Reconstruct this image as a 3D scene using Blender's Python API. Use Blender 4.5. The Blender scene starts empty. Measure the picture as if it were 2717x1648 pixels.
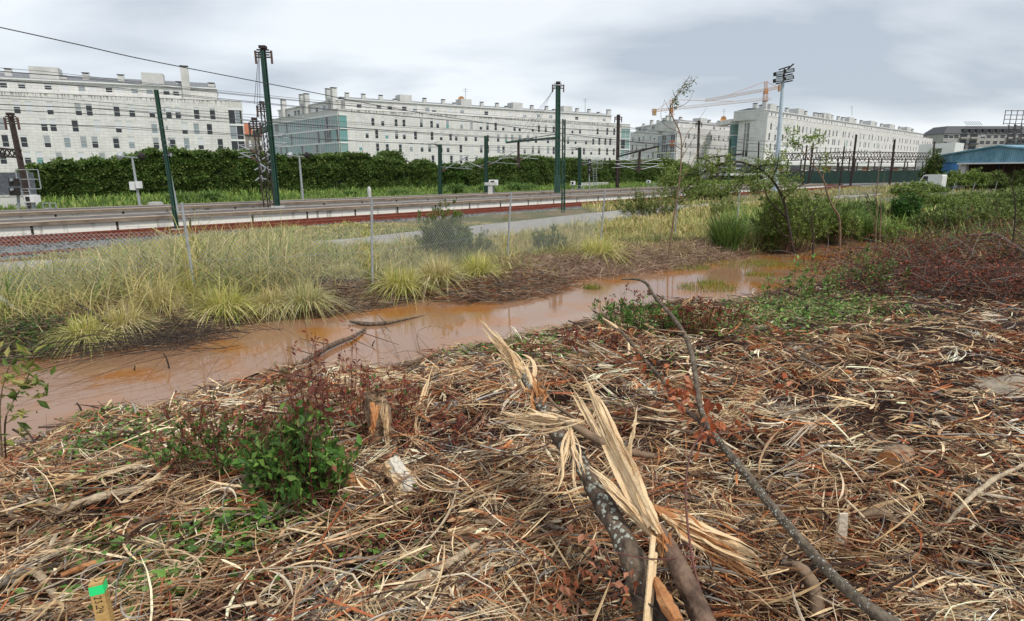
import bpy, math, random
import numpy as np
from mathutils import Vector, noise as mnoise
R = math.radians
rng = np.random.default_rng(7); random.seed(7)
S = bpy.context.scene
COL = S.collection
# ------------------------------------------------------------------ camera, sky, sun, exposure
CAMZ = 1.7; PITCH = math.atan(337/1440); FPX = 1588.0     # focal length in pixels of the 2717 px wide photograph
cd = bpy.data.cameras.new('camera'); cam = bpy.data.objects.new('camera', cd); COL.objects.link(cam)
cam.location = (0, 0, CAMZ); cam.rotation_euler = (math.pi/2-PITCH, 0, 0)
cd.sensor_width = 36; cd.lens = 36*FPX/2717; cd.clip_start = .05; cd.clip_end = 6000
S.camera = cam
S.view_settings.view_transform = 'Standard'; S.view_settings.look = 'None'
S.view_settings.exposure = 0.90; S.view_settings.gamma = 1
SUN = Vector((1.0, -1, 1.9)).normalized()
el = math.asin(SUN.z); az = math.atan2(SUN.x, SUN.y)
w = bpy.data.worlds.new('World'); S.world = w; w.use_nodes = True
nt = w.node_tree; nt.nodes.clear(); N = nt.nodes.new; LK = nt.links.new
wo = N('ShaderNodeOutputWorld'); bg = N('ShaderNodeBackground'); bg.inputs[1].default_value = .1
sky = N('ShaderNodeTexSky'); sky.sky_type = 'NISHITA'; sky.sun_disc = False; sky.sun_elevation = el; sky.sun_rotation = az
tc = N('ShaderNodeTexCoord'); sep = N('ShaderNodeSeparateXYZ'); LK(tc.outputs['Generated'], sep.inputs[0])
def M_(op, a, b=None, nt=nt):
    n = nt.nodes.new('ShaderNodeMath'); n.operation = op
    for i, v in enumerate((a, b)):
        if v is None: continue
        if isinstance(v, (int, float)): n.inputs[i].default_value = v
        else: nt.links.new(v, n.inputs[i])
    return n.outputs[0]
zz = M_('ADD', M_('MAXIMUM', sep.outputs[2], 0.0), .22)
cmb = N('ShaderNodeCombineXYZ'); LK(M_('DIVIDE', sep.outputs[0], zz), cmb.inputs[0]); LK(M_('DIVIDE', sep.outputs[1], zz), cmb.inputs[1])
mp = N('ShaderNodeMapping'); mp.inputs['Scale'].default_value = (.8, 1.25, 1); mp.inputs['Location'].default_value = (1.7, .45, 0); LK(cmb.outputs[0], mp.inputs[0])
n1 = N('ShaderNodeTexNoise'); n1.inputs['Scale'].default_value = 1.0; n1.inputs['Detail'].default_value = 8; n1.inputs['Roughness'].default_value = .47; n1.inputs['Distortion'].default_value = .25
LK(mp.outputs[0], n1.inputs['Vector'])
fac = M_('SUBTRACT', n1.outputs[0], M_('MULTIPLY', M_('MAXIMUM', M_('SUBTRACT', sep.outputs[0], .1), 0.0), .17))
cr = N('ShaderNodeValToRGB'); LK(fac, cr.inputs[0])
cr.color_ramp.elements[0].position = .33; cr.color_ramp.elements[0].color = (.33, .37, .42, 1)
cr.color_ramp.elements[1].position = .57; cr.color_ramp.elements[1].color = (.595, .625, .655, 1)
e = cr.color_ramp.elements.new(.45); e.color = (.47, .505, .545, 1)
sc = N('ShaderNodeVectorMath'); sc.operation = 'SCALE'; sc.inputs['Scale'].default_value = 8.4; LK(cr.outputs[0], sc.inputs[0])
mx = N('ShaderNodeMix'); mx.data_type = 'RGBA'; mx.inputs[0].default_value = .93
LK(sky.outputs[0], mx.inputs[6]); LK(sc.outputs[0], mx.inputs[7]); LK(mx.outputs[2], bg.inputs[0]); LK(bg.outputs[0], wo.inputs[0])
sl = bpy.data.lights.new('sun', 'SUN'); sl.energy = 1.5; sl.angle = R(10); sl.color = (1, .95, .87)
so = bpy.data.objects.new('sun', sl); COL.objects.link(so); so.rotation_euler = SUN.to_track_quat('Z', 'Y').to_euler()

# ------------------------------------------------------------------ pixel helpers (source pixels) : used to find where things stand
CP, SP = math.cos(PITCH), math.sin(PITCH)
def ray(u, v):
    a = (v-824)/FPX
    return np.array([(u-1358.5)/FPX, CP-a*SP, -(SP+a*CP)])
def dpx(u, v): return u*1.10268, v*1.10234                     # coordinates read off a 2464 px wide view
CR = dict(A1=(0,50,2.4914), A2=(600,80,2.4914), A3=(1200,180,2.99), A4=(1650,130,3.322), A5=(2150,230,3.1817),
          B1=(0,450,1.9933), B2=(800,450,1.9933), B3=(1500,420,2.3733), B4=(2000,420,2.3724),
          B5=(0,900,1.9989), B6=(800,900,1.9989), B7=(1500,750,1.665), B8=(2000,800,1.7629))
def cp(c, x, y):
    if c == 'D': return dpx(x, y)
    o = CR[c]; return o[0]+x/o[2], o[1]+y/o[2]
def at(uv, Y): d = ray(*uv); return np.array([0, 0, CAMZ])+d*(Y/d[1])
def onz(uv, z): d = ray(*uv); return np.array([0, 0, CAMZ])+d*((z-CAMZ)/d[2])
TD = np.array([.692, .722]); TN = np.array([-.722, .692])       # along the railway / away from the camera
TD /= np.linalg.norm(TD); TN = np.array([-TD[1], TD[0]])
def onn(uv, n): d = ray(*uv); return np.array([0, 0, CAMZ])+d*(n/(d[0]*TN[0]+d[1]*TN[1]))
def tn(t, n, z=0): return np.array([TD[0]*t+TN[0]*n, TD[1]*t+TN[1]*n, z])
# ------------------------------------------------------------------ terrain
WZ = -1.05
near_px = [(-60,1120),(0,1078),(90,1070),(160,1035),(250,990),(400,985),(500,945),(640,915),(700,885),(800,905),(862,904),(953,899),(985,876),(1044,859),(1112,845),(1180,838),(1249,813),(1317,799),(1385,786),(1462,766),(1500,745),(1605,735),(1746,750),(1804,717),(1868,698),(1956,686),(2015,672),(2050,645),(2120,622),(2190,596),(2215,582)]
far_px = [(-60,893),(0,881),(77,863),(182,852),(296,840),(380,830),(455,818),(565,786),(674,772),(745,768),(794,766),(839,747),(930,731),(1044,722),(1112,727),(1190,724),(1271,712),(1340,690),(1378,668),(1476,663),(1532,655),(1624,645),(1704,633),(1761,618),(1850,612),(1933,608),(1956,599),(2040,587),(2120,580),(2200,574)]
nearL = np.array([onz(dpx(*p), WZ)[:2] for p in near_px]); farL = np.array([onz(dpx(*p), WZ)[:2] for p in far_px])
nearL = np.vstack([nearL[0]+(nearL[0]-nearL[1])*0+np.array([-14, -5]), nearL]); farL = np.vstack([farL[0]+np.array([-14, -6.]), farL])
def dpoly(P, L):
    A = L[:-1]; B = L[1:]; d = B-A; best = np.full(len(P), 1e9)
    for a, dd in zip(A, d):
        t = np.clip(((P-a)@dd)/(dd@dd), 0, 1); q = P-a-t[:, None]*dd
        best = np.minimum(best, np.hypot(q[:, 0], q[:, 1]))
    return best
POLY = np.vstack([nearL, farL[::-1]])
def inside(P, L):
    r = np.zeros(len(P), bool); j = len(L)-1
    for i in range(len(L)):
        xi, yi = L[i]; xj, yj = L[j]
        c = ((yi > P[:, 1]) != (yj > P[:, 1])) & (P[:, 0] < (xj-xi)*(P[:, 1]-yi)/(yj-yi+1e-12)+xi)
        r ^= c; j = i
    return r
# a smooth noise field from summed sines (fast, vectorised)
_w = [(rng.normal(size=2), rng.uniform(0, 6.28), 1) for _ in range(14)]
def sn(P, scale, k=0):
    r = 0
    for i, (d, ph, _) in enumerate(_w):
        dd = d/np.hypot(*d); f = scale*(.6+.16*i)
        r = r+np.sin(P[:, 0]*dd[0]*f+P[:, 1]*dd[1]*f+ph*(k+1)+k*1.7)
    return r/5.3
def sstep(x): x = np.clip(x, 0, 1); return x*x*(3-2*x)
NEXT = np.vstack([nearL, nearL[-1]+np.array([30, 36.])])       # the dividing line carried on past the end of the water
def near_side(P):
    # True where the point is on the camera's side of the near shore line
    yl = np.interp(P[:, 0], NEXT[:, 0], NEXT[:, 1])
    return P[:, 1] < yl
def EDGE(P): return np.interp(np.atleast_2d(P)[:, :2]@TD, [-5, 4, 9, 16, 60], [21.4, 22.6, 25.0, 26.5, 27.2])
def gz(P):
    P = np.atleast_2d(np.asarray(P, float))[:, :2]
    ns = near_side(P); ins = inside(P, POLY)
    dn = dpoly(P, NEXT); df = dpoly(P, farL)
    Y = P[:, 1]; n = P@TN
    cap = .02-.62*sstep((Y-3.5)/9)
    bumps = .05*sn(P, 3.1, 1)+.028*sn(P, 8.7, 2)
    zn = np.minimum(WZ+.30*dn+.02*sn(P, 5, 3), cap)
    zn = zn+bumps*np.clip(dn/1.2, 0, 1)
    zn = zn-.10*np.clip(sn(P, 2.4, 8)-.15, 0, 1)*np.clip(dn/1.5, 0, 1)*np.clip((9-Y)/4, 0, 1)
    hole = np.exp(-(((P[:, 0]-.75)/.55)**2+((Y-1.95)/.35)**2))*.24+np.exp(-(((P[:, 0]-1.9)/.5)**2+((Y-2.35)/.3)**2))*.22+np.exp(-(((P[:, 0]-1.35)/.7)**2+((Y-3.1)/.35)**2))*.12
    zn = zn-hole
    zf = WZ+.25*sstep(df/.9)+.05*sn(P, .9, 4)*np.clip(df/2, 0, 1)*np.clip((24-n)/4, 0, 1)-.1*sstep((n-16)/8)
    zf = zf+.42*sstep((n-44)/10)-.45*sstep((n-66)/10)
    zf = zf-.2*sstep((n-EDGE(P))/1.2)*sstep((44-n)/2)
    zi = WZ-.28*sstep(np.minimum(dn, df)/1.2)
    return np.where(ins, zi, np.where(ns, zn, zf))
def hit(uv):
    d = ray(*uv); ts = np.concatenate([np.linspace(1, 12, 500), np.linspace(12.05, 120, 1500)])/d[1]
    P = np.array([0, 0, CAMZ])+ts[:, None]*d
    g = gz(P)
    k = np.argmax(P[:, 2] < g)
    p = P[k]; p[2] = g[k]; return p
def gp(x, y, dz=0): return np.array([x, y, float(gz([[x, y]])[0])+dz])
# ------------------------------------------------------------------ materials
MATS = {}
def newmat(name):
    m = bpy.data.materials.new(name); m.use_nodes = True; n = m.node_tree; b = n.nodes['Principled BSDF']; MATS[name] = m
    return m, n, b
def mat(name, c, rough=.7, metal=0, var=.25, scale=6, bump=.0, bscale=40, spec=.4, c2=None):
    m, n, b = newmat(name)
    t = n.nodes.new('ShaderNodeTexCoord'); no = n.nodes.new('ShaderNodeTexNoise'); no.inputs['Scale'].default_value = scale; no.inputs['Detail'].default_value = 6; no.inputs['Roughness'].default_value = .62
    n.links.new(t.outputs['Object'], no.inputs['Vector'])
    r = n.nodes.new('ShaderNodeValToRGB'); n.links.new(no.outputs[0], r.inputs[0])
    r.color_ramp.elements[0].position = .32; r.color_ramp.elements[1].position = .68
    if c2 is None: c2 = tuple(min(1, x*(1+var)) for x in c); ca = tuple(x*(1-var) for x in c)
    else: ca = c
    r.color_ramp.elements[0].color = (*ca, 1); r.color_ramp.elements[1].color = (*c2, 1)
    n.links.new(r.outputs[0], b.inputs['Base Color'])
    b.inputs['Roughness'].default_value = rough; b.inputs['Metallic'].default_value = metal; b.inputs['Specular IOR Level'].default_value = spec
    if bump:
        n2 = n.nodes.new('ShaderNodeTexNoise'); n2.inputs['Scale'].default_value = bscale; n2.inputs['Detail'].default_value = 5; n.links.new(t.outputs['Object'], n2.inputs['Vector'])
        bp = n.nodes.new('ShaderNodeBump'); bp.inputs['Strength'].default_value = bump; bp.inputs['Distance'].default_value = .02; n.links.new(n2.outputs[0], bp.inputs['Height']); n.links.new(bp.outputs[0], b.inputs['Normal'])
    return m
def matcol(name, rough=.75, transl=0., spec=.25, nscale=0, nvar=.3):
    m, n, b = newmat(name); a = n.nodes.new('ShaderNodeAttribute'); a.attribute_name = 'col'; src = a.outputs['Color']
    if nscale:
        t = n.nodes.new('ShaderNodeTexCoord'); mp_ = n.nodes.new('ShaderNodeMapping'); mp_.inputs['Scale'].default_value = (1, 1, 1)
        no = n.nodes.new('ShaderNodeTexNoise'); no.inputs['Scale'].default_value = nscale; no.inputs['Detail'].default_value = 4
        n.links.new(t.outputs['Object'], no.inputs['Vector'])
        mr = n.nodes.new('ShaderNodeMapRange'); mr.inputs[1].default_value = .3; mr.inputs[2].default_value = .7; mr.inputs[3].default_value = 1-nvar; mr.inputs[4].default_value = 1+nvar; n.links.new(no.outputs[0], mr.inputs[0])
        vm = n.nodes.new('ShaderNodeVectorMath'); vm.operation = 'SCALE'; n.links.new(src, vm.inputs[0]); n.links.new(mr.outputs[0], vm.inputs['Scale']); src = vm.outputs[0]
    n.links.new(src, b.inputs['Base Color']); b.inputs['Roughness'].default_value = rough; b.inputs['Specular IOR Level'].default_value = spec
    if transl:
        tr = n.nodes.new('ShaderNodeBsdfTranslucent'); n.links.new(src, tr.inputs[0]); ms = n.nodes.new('ShaderNodeMixShader'); ms.inputs[0].default_value = transl
        out = [x for x in n.nodes if x.type == 'OUTPUT_MATERIAL'][0]
        n.links.new(b.outputs[0], ms.inputs[1]); n.links.new(tr.outputs[0], ms.inputs[2]); n.links.new(ms.outputs[0], out.inputs[0])
    return m
LEAF = matcol('leaf', .5, .3, .35); GRASS = matcol('grass_blade', .6, .25, .3); WOOD = matcol('shredded_wood', .72, 0, .25, 30, .25)
HEDGELEAF = matcol('hedge_leaf', .55, .28, .35)
BARK = mat('bark_grey_brown', (.045,.030,.022), .9, c2=(.20,.145,.10), scale=22, bump=1.0, bscale=34)
BARKD = mat('bark_dark', (.045,.032,.025), .85, var=.4, scale=20, bump=.5)
BARKL = mat('twig_bark_tan', (.20,.135,.085), .8, var=.35, scale=12, bump=.4)
LICHEN = mat('lichen', (.33,.34,.29), .9, var=.25, scale=90, bump=.4)
RAWWOOD = mat('raw_split_wood', (.60,.40,.21), .65, c2=(.78,.60,.37), scale=9, bump=.4, bscale=70)
ORWOOD = mat('orange_inner_wood', (.36,.13,.04), .7, c2=(.56,.29,.12), scale=12, bump=.5, bscale=60)
# ------------------------------------------------------------------ mesh builders
def tag(o, label=None, cat=None, group=None, kind=None):
    if label: o['label'] = label
    if cat: o['category'] = cat
    if group: o['group'] = group
    if kind: o['kind'] = kind
    return o
def empty(name, loc=(0,0,0), label=None, cat=None, group=None):
    o = bpy.data.objects.new(name, None); COL.objects.link(o); o.location = Vector([float(v) for v in loc]); o.empty_display_size = .2
    return tag(o, label, cat, group)
class MB:
    def __init__(s): s.V = []; s.F = {3: [], 4: []}; s.C = []; s.n = 0; s.UV = {3: [], 4: []}; s.M = {3: [], 4: []}
    def add(s, V, F, c=None, m=0):
        V = np.asarray(V, float).reshape(-1, 3); F = np.asarray(F, int)
        s.V.append(V); s.F[F.shape[1]].append(F+s.n); s.M[F.shape[1]].append(np.full(len(F), m)); s.n += len(V)
        if c is None: c = (1, 1, 1)
        c = np.asarray(c, float)
        s.C.append(np.broadcast_to(c, (len(V), 3)) if c.ndim == 1 else c)
        return s
    def box(s, a, b, c=None, m=0):
        (x0,y0,z0), (x1,y1,z1) = np.minimum(a, b), np.maximum(a, b)
        V = [(x0,y0,z0),(x1,y0,z0),(x1,y1,z0),(x0,y1,z0),(x0,y0,z1),(x1,y0,z1),(x1,y1,z1),(x0,y1,z1)]
        return s.add(V, [(0,3,2,1),(4,5,6,7),(0,1,5,4),(1,2,6,5),(2,3,7,6),(3,0,4,7)], c, m)
    def prism(s, foot, z0, z1, c=None, m=0, z0b=None):        # vertical prism over a 4 point footprint
        V = [(*p, z0) for p in foot]+[(*p, z1) for p in foot]
        return s.add(V, [(0,3,2,1),(4,5,6,7),(0,1,5,4),(1,2,6,5),(2,3,7,6),(3,0,4,7)], c, m)
    def bar(s, p, q, w, h=None, c=None, up=(0,0,1), m=0, w2=None):
        p = np.asarray(p, float); q = np.asarray(q, float); h = h or w; d = q-p; L = np.linalg.norm(d)
        if L < 1e-6: return s
        d = d/L; up = np.asarray(up, float)
        if abs(d@up) > .95: up = np.array([0., 1, 0]) if abs(d[1]) < .9 else np.array([1., 0, 0])
        a = np.cross(d, up); a /= np.linalg.norm(a); b = np.cross(a, d); k = (w2 or w)/w
        V = [p-a*w/2-b*h/2, p+a*w/2-b*h/2, p+a*w/2+b*h/2, p-a*w/2+b*h/2]; V += [q+(v-p)*k for v in V]
        return s.add(V, [(0,1,2,3),(7,6,5,4),(0,4,5,1),(1,5,6,2),(2,6,7,3),(3,7,4,0)], c, m)
    def tube(s, pts, rad, sides=8, c=None, rough=0., m=0, smooth=4, cap=True, seed=0):
        pts = [np.asarray(p, float) for p in pts]
        if smooth and len(pts) > 2:
            P = [2*pts[0]-pts[1]]+pts+[2*pts[-1]-pts[-2]]; o = []; rr = []
            rad_ = list(rad) if hasattr(rad, '__len__') else [rad]*len(pts)
            for i in range(len(pts)-1):
                p0, p1, p2, p3 = P[i:i+4]
                for k in range(smooth):
                    t = k/smooth; o.append(.5*((2*p1)+(p2-p0)*t+(2*p0-5*p1+4*p2-p3)*t*t+(3*p1-p0-3*p2+p3)*t**3)); rr.append(rad_[i]*(1-t)+rad_[i+1]*t)
            o.append(pts[-1]); rr.append(rad_[-1]); pts = o; rad = rr
        elif not hasattr(rad, '__len__'): rad = [rad]*len(pts)
        n = len(pts); P = np.array(pts); T = np.gradient(P, axis=0); T /= np.linalg.norm(T, axis=1)[:, None]+1e-9
        ref = np.array([.13, .07, 1.]) if abs(T[0][2]) < .9 else np.array([1., .1, 0]); V = []
        r_ = random.Random(seed)
        for i in range(n):
            a = np.cross(T[i], ref); a /= np.linalg.norm(a); b = np.cross(a, T[i]); ref = b
            for k in range(sides):
                an = 2*math.pi*k/sides; q = rad[i]*(1+rough*(r_.random()-.5)*2)
                V.append(P[i]+q*(a*math.cos(an)+b*math.sin(an)))
        F = [(i*sides+k, i*sides+(k+1) % sides, (i+1)*sides+(k+1) % sides, (i+1)*sides+k) for i in range(n-1) for k in range(sides)]
        s.add(V, F, c, m)
        if cap:
            s.add([P[0]]+V[:sides], [(0, 1+(k+1) % sides, 1+k) for k in range(sides)], c, m)
            s.add([P[-1]]+V[-sides:], [(0, 1+k, 1+(k+1) % sides) for k in range(sides)], c, m)
        return s
    def build(s, name, mats, parent=None, smooth=False, uv=None, off=None):
        V = np.concatenate(s.V) if s.V else np.zeros((0, 3))
        if parent is not None and off is None: off = np.array(parent_loc(parent))
        if off is not None: V = V-off
        f3 = np.concatenate(s.F[3]) if s.F[3] else np.zeros((0, 3), int); f4 = np.concatenate(s.F[4]) if s.F[4] else np.zeros((0, 4), int)
        mi = np.concatenate([np.concatenate(s.M[3]) if s.M[3] else np.zeros(0, int), np.concatenate(s.M[4]) if s.M[4] else np.zeros(0, int)]).astype(np.int32)
        me = bpy.data.meshes.new(name); me.vertices.add(len(V)); me.vertices.foreach_set('co', V.astype(np.float32).ravel())
        li = np.concatenate([f3.ravel(), f4.ravel()]).astype(np.int32); me.loops.add(len(li)); me.loops.foreach_set('vertex_index', li)
        tot = np.concatenate([np.full(len(f3), 3), np.full(len(f4), 4)]); st = np.concatenate([[0], np.cumsum(tot)[:-1]]) if len(tot) else tot
        me.polygons.add(len(tot)); me.polygons.foreach_set('loop_start', st.astype(np.int32)); me.polygons.foreach_set('loop_total', tot.astype(np.int32)); me.polygons.foreach_set('material_index', mi)
        C = np.concatenate(s.C); C = np.hstack([C, np.ones((len(C), 1))])
        at_ = me.color_attributes.new('col', 'FLOAT_COLOR', 'POINT'); at_.data.foreach_set('color', C.astype(np.float32).ravel())
        me.update(calc_edges=True)
        me.polygons.foreach_set('use_smooth', np.full(len(tot), bool(smooth)))
        for m in (mats if isinstance(mats, (list, tuple)) else [mats]): me.materials.append(m)
        o = bpy.data.objects.new(name, me); COL.objects.link(o)
        if parent is not None: o.parent = parent
        return o
def parent_loc(p):
    l = Vector((0, 0, 0))
    while p is not None: l = l+p.location; p = p.parent
    return l
def rebase(o, base):                                            # a single-mesh thing whose origin sits at its foot
    b = Vector([float(v) for v in base]); me = o.data
    co = np.empty(len(me.vertices)*3, np.float32); me.vertices.foreach_get('co', co); co = co.reshape(-1, 3)-np.array(b, np.float32)
    me.vertices.foreach_set('co', co.ravel()); me.update(); o.location = b; return o
def pal(cols, n, w=None, jit=.18, r=rng):
    cols = np.array(cols, float); w = np.array(w if w is not None else [1]*len(cols), float); w /= w.sum()
    c = cols[r.choice(len(cols), n, p=w)]; return np.clip(c*(1+jit*r.normal(size=(n, 1))), .004, .95)
def unit(v): return v/(np.linalg.norm(v, axis=-1, keepdims=True)+1e-9)
def sticks(mb, P0, D, L, Rd, bend, col, sides=3, segs=3, flat=.5, taper=(.6, 1, .8, .15), wave=0.):
    n = len(P0); D = unit(D); up = np.tile([0, 0, 1.], (n, 1)); A = unit(np.cross(D, up)+1e-4); B = np.cross(A, D)
    bd = rng.normal(size=(n, 2)); bv = A*bd[:, :1]+B*bd[:, 1:]*.35
    t = np.linspace(0, 1, segs+1); ang = np.arange(sides)*2*math.pi/sides+.4
    w2 = rng.normal(size=(n, 1, 1))*wave
    cen = P0[:, None]+D[:, None]*(L[:, None, None]*t[None, :, None])+bv[:, None]*((bend*L)[:, None, None]*((t-.5)**2-.25)[None, :, None]*2)+A[:, None]*(w2*L[:, None, None]*np.sin(t*9)[None, :, None])
    prof = np.interp(t, np.linspace(0, 1, len(taper)), taper)
    tw = rng.uniform(0, 3.14, n)
    ca, sa = np.cos(ang), np.sin(ang)*flat
    ox = ca[None]*np.cos(tw)[:, None]-sa[None]*np.sin(tw)[:, None]; oz = ca[None]*np.sin(tw)[:, None]+sa[None]*np.cos(tw)[:, None]
    V = cen[:, :, None]+(Rd[:, None, None, None]*prof[None, :, None, None])*(A[:, None, None]*ox[:, None, :, None]+B[:, None, None]*oz[:, None, :, None])
    i = np.arange(n)[:, None, None]*(segs+1)*sides; s_ = np.arange(segs)[None, :, None]*sides; k = np.arange(sides)[None, None]
    k2 = (k+1) % sides
    F = np.stack([i+s_+k, i+s_+k2, i+s_+sides+k2, i+s_+sides+k], -1).reshape(-1, 4)
    mb.add(V.reshape(-1, 3), F, np.repeat(col, (segs+1)*sides, 0))
def blades(mb, P, H, W, lean, col, segs=4, droop=.5, az=None):
    n = len(P); az = rng.uniform(0, 6.283, n) if az is None else az
    d = np.stack([np.cos(az), np.sin(az), np.zeros(n)], 1); fa = az+1.57+rng.normal(size=n)*.5; s_ = np.stack([np.cos(fa), np.sin(fa), np.zeros(n)], 1)
    t = np.linspace(0, 1, segs+1)
    hor = (lean*H)[:, None]*(t**1.6)[None]; ver = H[:, None]*(t[None]-(droop*np.ones(n)*np.clip(lean, 0, 1.6))[:, None]*(t**2.6)[None])
    cen = P[:, None]+d[:, None]*hor[..., None]; cen[..., 2] += ver
    ww = (W[:, None]*np.interp(t, [0, .3, .7, 1], [.7, 1, .75, .05])[None])[..., None]
    V = np.stack([cen-s_[:, None]*ww/2, cen+s_[:, None]*ww/2], 2)
    i = np.arange(n)[:, None]*(segs+1)*2; k = np.arange(segs)[None]*2
    F = np.stack([i+k, i+k+1, i+k+3, i+k+2], -1).reshape(-1, 4)
    mb.add(V.reshape(-1, 3), F, np.repeat(col, (segs+1)*2, 0))
def leaves(mb, P, size, col, D=None, asp=.45, droopz=0., fold=.25):
    n = len(P); D = unit(rng.normal(size=(n, 3))*[1, 1, .7]+[0, 0, droopz]) if D is None else unit(D)
    up = unit(rng.normal(size=(n, 3))*.6+[0, 0, 1]); A = unit(np.cross(D, up)); Nn = np.cross(A, D); s_ = np.asarray(size)[:, None]
    V = np.stack([P, P+D*s_*.45+A*s_*asp*.5+Nn*s_*fold*.4, P+D*s_, P+D*s_*.45-A*s_*asp*.5+Nn*s_*fold*.4, P+D*s_*.5], 1)
    i = np.arange(n)[:, None]*5
    F = np.concatenate([i+[0, 1, 4], i+[1, 2, 4], i+[0, 4, 3], i+[4, 2, 3]], 1).reshape(-1, 3)
    mb.add(V.reshape(-1, 3), F, np.repeat(col, 5, 0))
def insidebox(P, m=0):
    return P
def frustum(P, margin=1.15):                                    # keep only what a photograph from about here could show
    q = P-np.array([0, 0, CAMZ]); y = q[:, 1]*CP-q[:, 2]*SP; x = np.abs(q[:, 0]); return (y > .2) & (x < y*.8556*margin+1.2)
GREENS = [(.09,.17,.03),(.13,.22,.045),(.06,.11,.025),(.17,.25,.06)]
exec_parts = []
# ------------------------------------------------------------------ ground sheet
def grow(a, b, st, lo, hi, f=1.13):
    v = list(np.arange(a, b, st)); s_ = st
    while v[-1] < hi: s_ *= f; v.append(v[-1]+s_)
    s_ = st; lo_ = []
    x = a
    while x > lo: s_ *= f; x -= s_; lo_.append(x)
    return np.array(lo_[::-1]+v)
gx = grow(-8, 14, .11, -1600, 2200); gy = grow(0, 20, .11, -8, 2600)
GX, GY = np.meshgrid(gx, gy); GP = np.stack([GX.ravel(), GY.ravel()], 1); GZ = gz(GP)
nx, ny = len(gx), len(gy)
ii = (np.arange(ny-1)[:, None]*nx+np.arange(nx-1)[None]).ravel()
ns_ = near_side(GP); nn_ = GP@TN; dfar = dpoly(GP, farL); dnear = dpoly(GP, NEXT)
soil = np.array([.022,.011,.007]); straw = np.array([.17,.125,.06]); olive = np.array([.075,.095,.03]); mud = np.array([.075,.042,.022]); grav = np.array([.22,.20,.17]); far = np.array([.10,.13,.05])
ks = sstep((sn(GP, .8, 2)+.5))[:, None]
farc = straw*ks+olive*(1-ks); farc = farc*(1-sstep((1-dfar)/.8))[:, None]+mud*sstep((1-dfar)/.8)[:, None]
farc = np.where((nn_ > EDGE(GP))[:, None] & (nn_ < 42)[:, None], grav, farc); farc = np.where((nn_ >= 41)[:, None], far, farc)
gc = np.where(ns_[:, None], (soil*(1+.25*sn(GP, 2.2, 1)[:, None]))*(1-sstep((GP[:, 1]-15)/5))[:, None]+olive*sstep((GP[:, 1]-15)/5)[:, None], farc); gc = np.where(inside(GP, POLY)[:, None], mud, gc)
mb = MB(); mb.add(np.stack([GP[:, 0], GP[:, 1], GZ], 1), np.stack([ii, ii+1, ii+nx+1, ii+nx], 1), np.clip(gc, .005, 1))
tag(mb.build('ground', matcol('ground_soil', .9, 0, .15, 4, .45), smooth=True), kind='structure')
# ------------------------------------------------------------------ muddy water
m, n, b = newmat('muddy_water')
t = n.nodes.new('ShaderNodeTexCoord'); no = n.nodes.new('ShaderNodeTexNoise'); no.inputs['Scale'].default_value = .8; no.inputs['Detail'].default_value = 6; n.links.new(t.outputs['Object'], no.inputs[0])
r = n.nodes.new('ShaderNodeValToRGB'); n.links.new(no.outputs[0], r.inputs[0]); r.color_ramp.elements[0].position = .40; r.color_ramp.elements[1].position = .53
r.color_ramp.elements[0].color = (.30,.125,.035,1); r.color_ramp.elements[1].color = (.275,.155,.092,1); n.links.new(r.outputs[0], b.inputs['Base Color'])
b.inputs['Roughness'].default_value = .03; b.inputs['IOR'].default_value = 1.33; b.inputs['Specular IOR Level'].default_value = .5
nw = n.nodes.new('ShaderNodeTexNoise'); nw.inputs['Scale'].default_value = 9; nw.inputs['Detail'].default_value = 3; n.links.new(t.outputs['Object'], nw.inputs[0])
bp = n.nodes.new('ShaderNodeBump'); bp.inputs['Strength'].default_value = .035; bp.inputs['Distance'].default_value = .02; n.links.new(nw.outputs[0], bp.inputs['Height']); n.links.new(bp.outputs[0], b.inputs['Normal'])
lo, hi = POLY.min(0)-1, POLY.max(0)+1
wy = np.linspace(0, 1, 2)
mb = MB(); c_ = (nearL+0)
k = min(len(nearL), len(farL))
def resamp(L, n=60):
    s = np.concatenate([[0], np.cumsum(np.hypot(*np.diff(L, axis=0).T))]); q = np.linspace(0, s[-1], n); return np.stack([np.interp(q, s, L[:, 0]), np.interp(q, s, L[:, 1])], 1)
ra, rb = resamp(nearL), resamp(farL); dirv = unit(rb-ra); ra = ra-dirv*.7; rb = rb+dirv*.7
mb.add(np.concatenate([np.c_[ra, np.full(60, WZ)], np.c_[rb, np.full(60, WZ)]]), [(i, i+1, 61+i, 60+i) for i in range(59)])
tag(mb.build('water', m), kind='structure')
# ------------------------------------------------------------------ service road, ballast
def strip(name, poly_px, z, mt, kind='structure'):
    pass
road = mat('old_pale_asphalt', (.30,.285,.26), .9, var=.18, scale=2.5, bump=.3)
top = [onz(dpx(*p), -.88)[:2] for p in [(-200,640),(250,624),(620,602),(760,583),(860,577),(1000,560),(1230,536),(1360,520),(1530,503),(1650,494),(1760,488),(1850,484),(2000,476),(2120,468)]]
bot = [onz(dpx(*p), -.88)[:2] for p in [(-200,672),(250,650),(620,624),(760,606),(860,600),(1000,592),(1230,573),(1360,556),(1530,532),(1650,508),(1760,498),(1850,491),(2000,481),(2120,472)]]
T_, B_ = resamp(np.array(top), 90), resamp(np.array(bot), 90); mb = MB()
mb.add(np.concatenate([np.c_[B_, gz(B_)+.03], np.c_[(B_+T_)/2, gz((B_+T_)/2)+.05], np.c_[T_, gz(T_)+.03]]), [(i, i+1, 91+i, 90+i) for i in range(89)]+[(90+i, 91+i, 181+i, 180+i) for i in range(89)])
tag(mb.build('service_road', road, smooth=True), kind='structure')
ROADT, ROADB = T_, B_
def on_road(P):
    return inside(P, np.vstack([ROADB, ROADT[::-1]]))
stone = mat('grey_ballast', (.10,.10,.10), .9, c2=(.25,.25,.26), scale=26, bump=1.0, bscale=30)
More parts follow.
